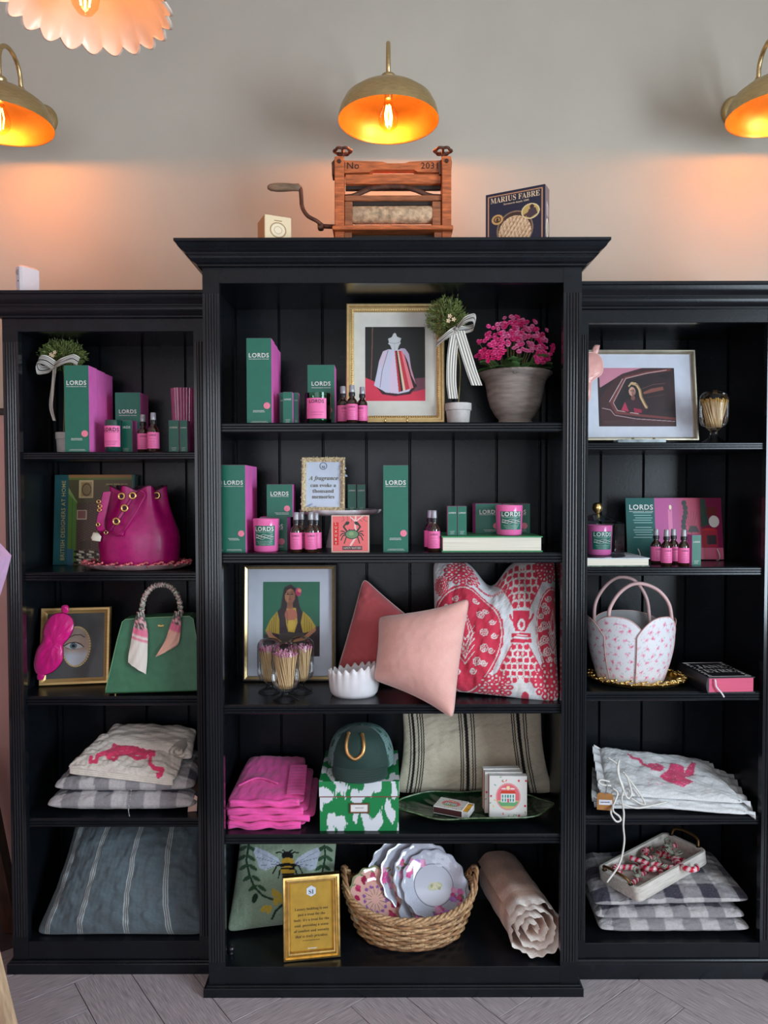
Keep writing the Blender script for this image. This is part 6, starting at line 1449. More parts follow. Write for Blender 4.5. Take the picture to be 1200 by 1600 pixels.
# brim: curved plate
G = []
for f in np.linspace(0, 1, 12):
    row = []
    for t in np.linspace(PI * 1.5 - .98, PI * 1.5 + .98, 28):
        q = (t - PI * 1.5) / .98; L = .078 * (1 - abs(q) ** 2.6) ** .6
        x, y, _ = dome(t, .0); row.append((x * (1 + .02 * f), y - L * f, zb_ + .006 - .010 * f * (1 - q * q) - .016 * abs(q) ** 2.2 * f + .004 * (1 - q * q)))
    G.append(row)
G = np.array(G); G2 = G.copy(); G2[..., 2] -= .004; mb = MB(); mb.grid(np.concatenate([G, G2[::-1]], 0), cu=True); br = mb.build('brim', M_CAPG, T, 60)
for f in range(2, 12, 2): MB().tube([tuple(p + np.array((0, 0, .0006))) for p in G[f]], .0006, 4).build('stitching', M('green_thread', (44, 86, 74), .8), br)
def onfront(px, py):
    x, zz_ = X(px), Z(py); f = min(range(41), key=lambda i: abs(dome(PI * 1.5, i / 40)[2] - zz_)) / 40
    c = math.cos(f * PI / 2) ** .62; t = PI * 1.5 + math.asin(max(-1, min(1, x / (rx * c)))); p = dome(t, f); return Vector((x, p[1] - .0025, zz_))
U = [(545.5, 1139), (543, 1147), (542.8, 1156), (546, 1164.5), (556, 1170.5), (566, 1164.5), (569.6, 1156), (569.4, 1147), (567, 1139)]
MB().tube(bez([onfront(*q) for q in U], 6), [.0058] * 49, 8).build('horseshoe', M('rose_gold_patch', (222, 170, 110), .35, .8), T, True)
for q in (U[0], U[-1]): MB().lathe([(0, .003), (.0062, .002), (.0064, -.001)], 14).build('horseshoe_end', M('rose_gold_patch', (0, 0, 0)), T, True, onfront(*q) + Vector((0, -.001, 0)), (PI / 2, 0, 0))
MB().tube([onfront(556 + 2.4 * a, 1170 + b) + Vector((0, -.004, 0)) for a, b in ((0, 3), (-1.2, 0), (-.7, -1.5), (0, -.5), (.7, -1.5), (1.2, 0))], .0008, 5, closed=True).build('heart', M('dark_heart', (70, 44, 30), .6), T)

# pink trousers: a stack of folded pairs, higher at the back
V_PT = VC('pink_cotton_drill', .8, bump=.35, bscale=500, sheen=.3)
def pinkp(sd):
    def f(s): s.put(np.clip(noise2(s.u * 6, s.v * 6, sd) * .3 + .1, 0, .4), (206, 62, 144))
    return f
zz = ZC[3]; zp = zz
labels = ['bottom folded pink trousers of the stack left of the ikat box', 'second folded pink trousers from the bottom of the stack', 'third folded pink trousers from the bottom of the stack', 'top folded pink trousers with an elastic waistband showing']
def tq(x0, x1, yf, yb, zf0, zb0, sx=0): # corners at given front/back depth and heights
    a = W(x0, 1290, yf).x; b = W(x1, 1290, yf).x; c = W(x1 - sx, 1290, yf).x; d = W(x0 + sx, 1290, yf).x
    return [(a, yf, zf0), (b, yf + .004, zf0), (c, yb, zb0), (d, yb, zb0)]
spec = [(351, 478, 2.255, .000, .022, .030), (352, 492, 2.262, .022, .020, .034), (350, 482, 2.262, .044, .020, .036), (354, 476, 2.272, .068, .022, .040)]
zf_, zb__ = zz, zz
for i, (x0, x1, yf, _, tf, tbk) in enumerate(spec):
    C = tq(x0, x1, yf, 2.53, zf_ + tf / 2, zb__ + tbk / 2, 4 if i < 3 else 12)
    T, Fp, base = soft('folded_trousers', labels[i], 'trousers', C, tf, (236, 74, 160), V_PT, pinkp(i), (70, 50), (.01, .01), p=7, q=.5, wr=.003, seed=40 + i, back=.98, tb=tbk, wf=2.6, group='stack of pink folded trousers')
    for j in (0, 1):   # rolled fold edges along the front
        zc_ = -0.0 + (j - .5) * tf * .36; MB().tube(bez([tuple(Vector((W(x0 + 6 + (x1 - x0 - 14) * q / 7, 1290, yf).x, yf - .004 + .004 * math.sin(q * 1.7 + i + j), zf_ + tf / 2 + zc_ + .0035 * math.sin(q * 2.1 + i * 2 + j))) - base) for q in range(8)], 5), tf * .34, 8).build('fold_edge', M('pink_drill_fold', (236, 78, 162), .8, var=.06, scale=30, bump=.25, bscale=300, sheen=.3), T, True)
    zf_ += tf; zb__ += tbk
# waistband and pocket on the top pair
wb = []
for q in np.linspace(0, 1, 30):
    yy = 2.285 + .16 * q; zt = zf_ + (zb__ - zf_) * (yy - 2.272) / (2.53 - 2.272) + .004
    wb.append([(W(448 - 4 * q + 28 * s, 1250, 2.29).x - base.x, yy - base.y, zt - base.z + .003 * math.sin(q * 60) * .4 + .002 + .0015 * math.sin(PI * s)) for s in np.linspace(0, 1, 10)])
mb = MB(); mb.grid(np.array(wb)); mb.build('waistband', M('pink_drill_fold', (0, 0, 0)), T, True)
MB().tube(bez([(W(372, 1250, 2.33).x - base.x, 2.335 - base.y, zf_ + (zb__ - zf_) * .25 - base.z + .004), (W(400, 1250, 2.33).x - base.x, 2.37 - base.y, zf_ + (zb__ - zf_) * .38 - base.z + .008), (W(434, 1250, 2.33).x - base.x, 2.345 - base.y, zf_ + (zb__ - zf_) * .28 - base.z + .005)], 8), .003, 7).build('pocket_edge', M('pink_drill_fold', (0, 0, 0)), T, True)

# ================================================================== leaf platter and matchboxes
zz = ZC[3]; D = 2.348; lf = LF(740, D, zz)
T = thing('leaf_platter', 'dark green glazed leaf platter holding matchboxes', 'platter', lf.loc); rx, ry = 118 * lf.k, .114
nu, nv = 22, 140; G = np.zeros((nu, nv, 3))
for i in range(nu):
    f = i / (nu - 1)
    for j in range(nv):
        t = 2 * PI * j / nv; e = 1 + .02 * math.cos(9 * t) + .05 * math.cos(2 * t) * f
        vein = .0022 * math.cos(26 * t + 5 * f) * f * (1 - f) * 2
        G[i, j] = (rx * f * e * math.cos(t) if f else 0, ry * f * e * math.sin(t), .006 + .028 * f ** 3.2 * (1 + .15 * math.cos(5 * t + 1)) + vein)
mb = MB(); mb.grid(G, cv=True); G2 = G.copy(); G2[..., 2] -= .005 + .0; G2[..., :2] *= 1.0; G2[..., 2] = np.maximum(G2[..., 2], 0); mb.grid(G2[::-1], cv=True); 
mb.build('platter', M('bottle_green_glaze', (16, 48, 26), .15, var=.25, scale=25, coat=.7, bump=.15, bscale=90), T, True)
MB().tube([tuple(G[-1, j]) for j in range(nv)], .0028, 6, closed=True).build('rim', M('worn_green_rim', (84, 104, 72), .3, var=.4, scale=60, coat=.5), T, True)
zpl = zz + .013
def house_print(s, x0, y0, w_, h_):
    q = lambda a, b: (x0 + a * w_, y0 + b * h_); r = random.Random(6)
    for i in range(46):
        a, b = r.random(), r.random()
        if abs(a - .5) < .36 and abs(b - .5) < .36: continue
        c_ = r.choice(((90, 160, 150), (226, 90, 90), (236, 190, 80), (120, 170, 110))); s.ell(*q(a, b), w_ * .035, w_ * .014, c_, r.random() * 3)
        if i % 4 == 0: s.ell(*q(a, b), w_ * .028, w_ * .028, (214, 60, 80))
    s.ell(*q(.5, .5), w_ * .345, h_ * .345, (226, 150, 150)); s.ell(*q(.5, .5), w_ * .31, h_ * .31, (226, 110, 120)); m = s.ein(*q(.5, .5), w_ * .31, h_ * .31) < 1
    s.put(m & (s.Y > y0 + .6 * h_), (206, 190, 120)); s.put(m & (s.Y > y0 + .62 * h_) & (s.Y < y0 + .74 * h_), (110, 170, 120)); s.ell(*q(.5, .28), w_ * .05, h_ * .05, (240, 220, 170)); [s.ell(*q(a, .3), w_ * .07, h_ * .02, (240, 220, 216)) for a in (.38, .62)]
    s.poly([q(.28, .42), q(.32, .35), q(.68, .35), q(.72, .42)], (206, 70, 50)); s.rect(*q(.3, .42), *q(.7, .64), (222, 226, 222))
    for i in range(5): [s.rect(*q(.325 + .075 * i, b), *q(.365 + .075 * i, b + .07), (60, 140, 130)) for b in (.455, .55)]
    s.rect(*q(.47, .55), *q(.53, .64), (214, 90, 110))
def matchbox(label, loc, rz, w_, h_, d_, stand):
    T = thing('matchbox', label, 'matchbox', loc, rz)
    M_STR = M('brown_striker', (74, 34, 34), .8); M_WC = M('white_card', (0, 0, 0))
    s = Cv(0, 0, 100, 100, 1.1, (224, 220, 214)); house_print(s, 2, 2, 96, 96)
    if stand:
        MB().box(-w_, w_, 0, d_, 0, h_, b=.0006).build('sleeve', M_WC, T); sheet(s, lambda x, y: ((x / 50 - 1) * w_ * .985, x * 0 - .0006, (1 - y / 100) * h_), 'printed_face', V_GLOSS, T)
        MB().box(-w_ - .0006, -w_, .002, d_ - .002, .004, h_ - .004).build('striker', M('kraft_striker', (170, 120, 90), .8), T)
    else:
        MB().box(-w_, w_, -h_, h_, 0, d_, b=.0006).build('sleeve', M_WC, T); sheet(s, lambda x, y: ((x / 50 - 1) * w_ * .985, (1 - y / 50) * h_ * .985, x * 0 + d_ + .0006), 'printed_face', V_GLOSS, T)
        MB().box(-w_ * .98, w_ * .98, -h_ - .0006, -h_, .003, d_ - .003).build('striker', M_STR, T)
        dr = MB(); e = .018; dr.box(w_ - .01, w_ + e, -h_ + .001, h_ - .001, .001, .003); dr.box(w_ + e, w_ + e + .001, -h_ + .001, h_ - .001, .001, d_ - .002); dr.box(w_, w_ + e, -h_ + .001, -h_ + .002, .001, d_ - .002); dr.box(w_, w_ + e, h_ - .002, h_ - .001, .001, d_ - .002); dr.build('drawer', M_WC, T)
        for i in range(14): MB().box(w_ - .004, w_ + e - .001, -h_ + .004 + i * (2 * h_ - .008) / 14, -h_ + .0065 + i * (2 * h_ - .008) / 14, .005, d_ - .004 + .0008 * (i % 3)).build('match', M('gold_match', (214, 160, 50), .5, var=.2), T)
    return T
p = ON(706, 1272, zpl); matchbox('open matchbox with a house print lying in the leaf platter', (p.x, 2.345, zpl), math.radians(-24), .048, .036, .024, False)
p = W(793, 1270, 2.31)
for i, l in enumerate(('front matchbox with a house print standing in the leaf platter', 'second matchbox of the row standing in the leaf platter', 'rearmost matchbox of the row standing in the leaf platter')):
    matchbox(l, (p.x - .009 * (i > 0) - .002 * i, 2.30 + .0248 * i, zpl + .003 * i), math.radians(-2 + 2 * i), .0595, .132 - .0005 * i, .0228, True)
# ================================================================== checked cushions and folded linen
def check(nu, nv, ou=0., ov=0., light=(190, 184, 184), dark=(58, 54, 68)):
    def f(s):
        a = (np.floor(s.u * nu + ou + .012 * np.sin(s.v * 40)) % 2); b = (np.floor(s.v * nv + ov) % 2); m = (a + b) / 2
        s.c[:] = np.array(lin(light)) * (1 - m[..., None]) + np.array(lin(dark)) * m[..., None]
        s.put(np.clip(noise2(s.u * 40, s.v * 40, 3, 2) * .2, 0, .25), (150, 146, 148))
    return f
def flat(x0, x1, yf, yb, zf0, zb0, x2=None, x3=None, rise=0.):
    a, b = W(x0, 1280, yf).x, W(x1, 1280, yf).x; d = a + .015 if x2 is None else W(x2, 1280, yb).x; c = b - .015 if x3 is None else W(x3, 1280, yb).x
    return [(a, yf, zf0), (b, yf, zf0 + rise), (c, yb, zb0 + rise), (d, yb, zb0)]
V_CHK = VC('crinkled_check_linen', .9, bump=.8, bscale=260, sheen=.2, spec=.2)
z = ZL[3]
G1 = 'checked cushions on the left bookcase'; G2 = 'checked cushions on the right bookcase'
for i, (x0, x1, t, l) in enumerate(((70, 306, .090, 'lower grey checked cushion on the fourth left shelf'), (82, 304, .084, 'upper grey checked cushion under the cream shirt at left'))):
    zc = z + (.033 if i == 0 else .088)
    T, Fp, base = soft('checked_cushion', l, 'cushion', flat(x0, x1, 2.342 + .008 * i, 2.575, zc, zc + .012 + .02 * i), t, (180, 170, 170), V_CHK, check(9.2, 5, .3 * i, .4), (110, 70), (.01, .02), p=3.2, q=.5, wr=.004, seed=50 + i, back=.72, group=G1, wf=6)
    if i == 0: MB().tube(bez([tuple(Vector((W(203, 1280, 2.33).x, y_, q)) - base) for y_, q in ((2.327, z + .004), (2.318, z + .03), (2.33, z + .055), (2.345, z + .085))], 6), .0016, 6).build('twine', M('black_white_twine', (120, 118, 120), .8, var=.9, scale=300), T, True)
M_CRM = (218, 206, 194); V_SHIRT = VC('washed_cotton', .85, bump=.3, bscale=420, sheen=.2, spec=.2)
def leopard(s):
    o = lambda x, y: (42 + x / 4, 1088 + y / 4.1); PK = (226, 64, 104)
    s.put(np.clip(noise2(s.u * 5, s.v * 5, 8) * .15, 0, .2), (190, 176, 168))
    for a in (((400, 415), (395, 440), (430, 440), (440, 400), (520, 385)), ((520, 385), (500, 405), (545, 440), (570, 405)), ((770, 400), (770, 460), (800, 485), (850, 490), (840, 515), (820, 518)), ((640, 400), (690, 425), (740, 410))): s.line([o(*q) for q in a], 6, PK)
    s.poly([o(*q) for q in ((440, 400), (535, 345), (560, 325), (640, 318), (700, 312), (770, 345), (808, 385), (800, 415), (740, 400), (640, 405), (560, 412), (500, 405))], PK); s.ell(*o(560, 345), 8, 6, PK)
    r = random.Random(3)
    for i in range(60): x, y = r.uniform(450, 800), r.uniform(325, 410); s.line([o(x, y), o(x + 14, y + 5)], .8, (236, 120, 150), .8)
za = z + .085
T, Fp, base = soft('folded_shirt', 'folded cream shirt with a pink embroidered leopard on the checked cushions', 'shirt', Q((103, 1200, 2.352), (274, 1220, 2.342), (298, 1156, 2.52), (160, 1146, 2.50)), .030, M_CRM, V_SHIRT, leopard, (130, 80), (.01, .02), p=6, q=.5, wr=.005, seed=61, wf=3.5)
for j in range(3): MB().tube(bez([Fp[0, int(q)] + np.array((0, .004, -.004 - .006 * j)) for q in np.linspace(4, 125, 9)], 5), .0045, 7).build('hem_fold', M('cream_cotton_fold', M_CRM, .85, bump=.3, bscale=200), T, True)
T, Fp, base = soft('folded_shirt', 'rolled cream shirt lying behind the embroidered one at left', 'shirt', Q((150, 1166, 2.45), (300, 1186, 2.43), (308, 1140, 2.56), (178, 1134, 2.56)), .062, (222, 210, 198), V_SHIRT, None, (80, 60), (.01, .02), p=4, q=.5, wr=.005, seed=63, wf=3)
mb = MB(); sp = [(W(276, 1175, 2.42).x + (.006 + .0022 * t) * math.cos(t), 2.42, W(276, 1175, 2.42).z + (.006 + .0022 * t) * .8 * math.sin(t)) for t in np.linspace(0, 12, 70)]
mb.grid(np.array([[tuple(Vector(p) - base) for p in sp], [tuple(Vector(p) - base + Vector((0.01, .09, .008))) for p in sp]])); mb.build('rolled_end', M('cream_cotton_fold', (0, 0, 0)), T, True)
soft('leather_pouch', 'dark brown pouch tucked to the right of the folded shirts', 'pouch', Q((276, 1240, 2.42), (316, 1252, 2.40), (318, 1186, 2.48), (284, 1186, 2.50)), .04, (64, 44, 36), V_COT, None, (30, 30), (.02, .02), wr=.003, seed=65)
T = thing('fabric_tag', 'pale pink fabric tag hanging at the right end of the checked cushions', 'tag', (W(300, 1280, 2.37).x, 2.37, z))
cloth_panel('tag', T, [(-.014, .0), (.016, .002), (.018, .05), (.010, .055), (.004, .02), (-.012, .018)], 0, .004, M('pale_pink_cotton', (226, 184, 168), .8), .0, 2)

# right: stack of white embroidered tops
z = ZRS[3]
def leop2(s):
    o = lambda x, y: (890 + x / 3.87, 1110 + y / 3.87); PK = (226, 70, 116)
    s.put(np.clip(noise2(s.u * 5, s.v * 5, 4) * .15, 0, .2), (196, 184, 180))
    s.line([o(350, 285), o(375, 318), o(420, 320), (o(440, 350)), o(480, 375), o(560, 385)], 4.2, PK); s.poly([o(*q) for q in ((470, 350), (530, 345), (580, 375), (550, 405), (490, 395))], PK)
    s.poly([o(*q) for q in ((550, 425), (600, 390), (610, 350), (690, 365), (700, 400), (740, 340), (765, 350), (755, 420), (700, 440), (755, 465), (690, 490), (620, 470), (580, 455))], PK)
    r = random.Random(5)
    for i in range(50): x, y = r.uniform(470, 760), r.uniform(350, 480); s.line([o(x, y), o(x + 14, y + 6)], .8, (240, 150, 180), .8)
G3 = 'stack of white embroidered tops'
WHT_ = (222, 222, 222)
for i, (C, t, tb, l) in enumerate((
        (Q((940, 1263, 2.315), (1152, 1263, 2.31), (1136, 1217, 2.55), (938, 1217, 2.56)), .028, .028, 'bottom folded white top of the stack on the right bookcase'),
        (Q((936, 1254, 2.32), (1172, 1274, 2.272), (1134, 1205, 2.55), (936, 1203, 2.56)), .030, .034, 'middle folded white top hanging over the right shelf edge'),
        (Q((948, 1242, 2.33), (1166, 1256, 2.29), (1098, 1187, 2.56), (936, 1168, 2.56)), .030, .034, 'top folded white top with pink embroidery on the right bookcase'))):
    T, Fp, base = soft('folded_blouse', l, 'blouse', C, t, WHT_, V_SHIRT, leop2 if i == 2 else None, (120, 80), (.01, .02), p=6, q=.5, wr=.0045, seed=70 + i, tb=tb, group=G3, wf=4)
    # ruffled left edge and crimped right hem
    for (c, nm, s_) in ((0, 'gathered_edge', 1), (-1, 'ruffled_hem', -1)):
        E = Fp[::2, c]; n = len(E); g = []
        for q in range(n):
            g.append([tuple(E[q] + np.array((-s_ * .026 * f, 0, .010 * math.sin(q * 1.1 + i) * f - .012 * f * (1 if c == -1 else -.6)))) for f in (-.3, 0, .5, 1)])
        mb = MB(); mb.grid(np.array(g)); mb.build(nm, M('white_cotton_ruffle', (216, 214, 214), .85, bump=.3, bscale=250), T, True)
    if i == 2:
        TT, bb = T, base
M_STR = M('white_drawstring', (226, 222, 214), .8, bump=.3, bscale=600)
def ws(*pts): return [tuple(W(890 + a / 3.87, 1110 + b / 3.87, d) - bb) for a, b, d in pts]
for pts in (((230, 285, 2.36), (290, 330, 2.345), (300, 400, 2.33), (325, 470, 2.32), (315, 540, 2.30), (328, 620, 2.262), (325, 700, 2.255), (330, 800, 2.255), (300, 930, 2.25), (225, 1040, 2.24)), ((300, 300, 2.35), (290, 360, 2.335), (310, 440, 2.32), (350, 530, 2.31), (375, 500, 2.32), (350, 410, 2.335), (320, 370, 2.345)),
            ((330, 380, 2.34), (400, 470, 2.322), (455, 560, 2.30), (430, 565, 2.302), (370, 530, 2.31)), ((260, 470, 2.31), (290, 500, 2.30), (270, 560, 2.29), (250, 620, 2.262), (280, 670, 2.258), (308, 665, 2.257), (300, 640, 2.26), (265, 610, 2.262), (262, 570, 2.28)), ((240, 430, 2.32), (190, 420, 2.31), (175, 435, 2.305), (200, 450, 2.305), (250, 455, 2.31)), ((300, 560, 2.29), (400, 590, 2.285), (500, 575, 2.29), (585, 555, 2.30))):
    MB().tube(bez(ws(*pts), 6), .0030, 7).build('drawstring', M_STR, TT, True)
kt = W(945.5, 1252, 2.285)
T = thing('kraft_tag', 'brown kraft price tag hanging from the white tops', 'tag', tuple(kt)); k = 2.285 / F
MB().prism([(x * k, z_ * k) for x, z_ in ((-13, -13), (11, -15), (13, -12), (13, 9), (10, 12), (-10, 14), (-13, 11))], -.001, .001, 'y').build('card', M('kraft_card', (160, 108, 56), .8, var=.08), T)
MB().add([(-10 * k, -.0014, -5 * k), (11 * k, -.0014, -6 * k), (11 * k, -.0014, 2 * k), (-10 * k, -.0014, 3 * k)], [(0, 1, 2, 3)]).build('sticker', M('pale_sticker', (206, 206, 214), .6), T, fix=False)
tx = MB(); micro_rows(tx, -8 * k, 8 * k, -2 * k, -.0018, 1, .003, 3, .003); tx.build('barcode', M_DKP, T, fix=False)
MB().tube(bez([(0, 0, 11 * k), (.003, -.002, 18 * k), (.006, .0, 26 * k)], 6), .0016, 6).build('twine', M('black_white_twine', (0, 0, 0)), T, True)

# right bottom: three checked cushions, white tray, candy canes
z = ZRS[4]
for i, (x0, x1, zc, t, l, yf) in enumerate(((938, 1178, .024, .058, 'bottom grey checked cushion of the three under the white tray', 2.315), (932, 1170, .062, .056, 'middle grey checked cushion of the three under the white tray', 2.32), (928, 1176, .100, .056, 'top grey checked cushion directly under the white tray', 2.325))):
    soft('checked_cushion', l, 'cushion', flat(x0, x1, yf, 2.59, z + zc, z + zc + (.0 if i < 2 else .03), None, None, .012 if i == 2 else 0), t, (190, 188, 192), V_CHK, check(8.6, 5, .2 + .4 * i, .2 + .35 * i), (110, 70), (.01, .02), p=3.4, q=.5, wr=.0045, seed=80 + i, back=.72, group=G2, wf=6)
zt = z + .148
T = thing('wooden_tray', 'whitewashed wooden tray of candy canes on the checked cushions', 'tray', (.905, 2.44, zt), math.radians(30)); T.rotation_euler = (math.radians(-2), math.radians(-7), math.radians(30))
M_WWD = M('whitewashed_wood', (214, 206, 196), .7, var=.08, scale=8, stretch=(2, 16, 16), bump=.2)
def rr(hx, hy, r, z_): return [(sx * (hx - r) + r * math.cos(a), sy * (hy - r) + r * math.sin(a), z_) for sx, sy, a0 in ((1, 1, 0), (-1, 1, PI / 2), (-1, -1, PI), (1, -1, 1.5 * PI)) for a in np.linspace(a0, a0 + PI / 2, 6)]
hx, hy, ht = .172, .088, .046
MB().loft([rr(hx - .002, hy - .002, .02, 0), rr(hx, hy, .022, .003), rr(hx, hy, .022, ht - .002), rr(hx - .002, hy - .002, .021, ht), rr(hx - .011, hy - .011, .014, ht), rr(hx - .013, hy - .013, .013, ht - .002), rr(hx - .013, hy - .013, .013, .010)]).build('tray_body', M_WWD, T, 40)
for s in (-1, 1):
    MB().tube(bez([(s * (hx - .006), -.055, ht), (s * (hx + .004), -.045, ht + .022), (s * (hx + .008), 0, ht + .028), (s * (hx + .004), .045, ht + .022), (s * (hx - .006), .055, ht)], 6), .0042, 8).build('handle', M('aged_brass_handle', (128, 96, 58), .4, .7), T, True)
    for q in (-.055, .055): MB().lathe([(0, .003), (.007, .003), (.008, 0), (0, 0)], 12).build('handle_plate', M('black_iron', (30, 28, 28), .5, .6), T, 40, (s * (hx - .006), q, ht))
Mt = Matrix.Translation(T.location) @ T.rotation_euler.to_matrix().to_4x4()
V_CANE = VC('candy_stripe', .2, coat=.5)
rs = random.Random(17)
places = [(-.10, -.02, .3, .022), (-.05, .02, 2.6, .026), (.0, -.03, .8, .022), (.03, .03, 3.4, .026), (.08, -.01, 1.9, .024), (.11, .03, .1, .024), (-.02, -.005, 5.2, .040), (.06, -.035, 4.3, .040)]
names = ['at the left end of the white tray', 'near the back left of the white tray', 'lying along the front of the white tray', 'along the back of the white tray', 'right of the middle of the white tray', 'at the right end of the white tray', 'resting on the others in the middle of the tray', 'hanging over the front of the white tray']
def cane(place, nm, ang, over=False):
    x, y, z_ = place; L = .125
    T = thing('candy_cane', 'red and white candy cane ' + nm, 'candy cane', tuple(Mt @ Vector((x, y, z_))), group='candy canes in the white tray'); T.rotation_euler = T.rotation_euler
    T.rotation_euler = (0, 0, ang + math.radians(30))
    pts = [(-L * .5 + L * q / 14, 0, (.0 if not over else -.03 * (1 - q / 14))) for q in range(15)] + [(L * .5 + .023 * math.sin(a), .023 - .023 * math.cos(a), .002) for a in np.linspace(.25, PI * .95, 9)]
    mb = MB(); n = 10; fine = bez(pts, 4); mb.tube(fine, .0092, n, c=[(1, 1, 1)] * len(fine))
    cols_ = []
    for i in range(len(fine)):
        for j in range(n): q = (i * .22 + j / n * 2) % 2; cols_.append(lin((206, 28, 60)) if q < .95 else (lin((236, 150, 170)) if q < 1.25 else lin((238, 214, 214))))
    mb.c = cols_; mb.build('cane', V_CANE, T, True)
    def rb(path, w): return ribbon(T, path, w, lambda t: (.3, .9, .3), 'ribbon_bow', stripes=4, cols=((196, 196, 176), (70, 78, 66)), n=9)
    rb([(-.002, 0, .008), (.012, .016, .024), (.026, .010, .026), (.014, -.004, .012), (0, 0, .010)], .012); rb([(.0, 0, .008), (-.014, -.014, .024), (-.028, -.008, .022), (-.014, .004, .012), (0, 0, .010)], .012)
    rb([(0, 0, .010), (.006, -.022, .012), (.012, -.044, .006)], .010)
    return T
for i, (x, y, a, z_) in enumerate(places): cane((x, y, z_), names[i], a, False)
# ================================================================== basket, plates, blanket
z = ZC[4]; cx = W(640, 1480, 2.395).x
T = thing('wicker_basket', 'low oval wicker basket full of floral plates on the bottom shelf', 'basket', (cx, 2.395, z))
M_WIC = M('peeled_willow', (186, 148, 108), .55, var=.22, scale=40, stretch=(3, 3, 3), bump=.2); M_WIC2 = M('brown_willow', (150, 108, 72), .55, var=.25, scale=40, bump=.2)
RX0, RY0_, RX1_, RY1_ = .166, .118, .214, .152; NSK = 26
def bh(t): return .112 + .034 * abs(math.cos(t)) ** 3
def bp(t, f, off=0.0):
    e = f ** .75; a, b = RX0 + (RX1_ - RX0) * e + off, RY0_ + (RY1_ - RY0_) * e + off; return (a * math.cos(t), b * math.sin(t), .006 + (bh(t) - .006) * f)
rows = 11
for r in range(rows):
    f = (r + .3) / rows; n = NSK * 6
    MB().tube([bp(t, f, .0045 * math.cos(NSK / 2 * t + PI * r)) for t in np.linspace(0, 2 * PI, n, endpoint=False)], .0052, 7, closed=True).build('willow_weaver', M_WIC if r % 3 else M_WIC2, T, True)
for i in range(NSK):
    t = 2 * PI * (i + .5) / NSK; MB().tube([bp(t, f) for f in np.linspace(0, 1.0, 7)], .0042, 6).build('willow_stake', M_WIC2, T, True)
for ph in (0, PI / 2, PI, 1.5 * PI):
    MB().tube([tuple(np.array(bp(t, 1.0, .007 * math.cos(13 * t + ph))) + np.array((0, 0, .007 * math.sin(13 * t + ph) + .004))) for t in np.linspace(0, 2 * PI, 260, endpoint=False)], .0050, 7, closed=True).build('rim_braid', M_WIC, T, True)
for s, a0 in ((-1, PI), (1, 0)):
    for ph in (0, PI * .66, PI * 1.33):
        P = []
        for q in np.linspace(0, 1, 40):
            t = a0 + (q - .5) * 1.0; b_ = np.array(bp(t, 1.0)); P.append(tuple(b_ + np.array((s * .004 + .006 * math.cos(16 * q + ph) * s, 0, .058 * math.sin(PI * q) + .006 * math.sin(16 * q + ph)))))
        MB().tube(P, .0048, 7).build('handle_strand', M_WIC2 if ph else M_WIC, T, True)
MB().lathe([(0, 0), (1, 0), (1.0, .006), (0, .006)], 40).build('base', M_WIC2, T).scale = (RX0, RY0_, 1)
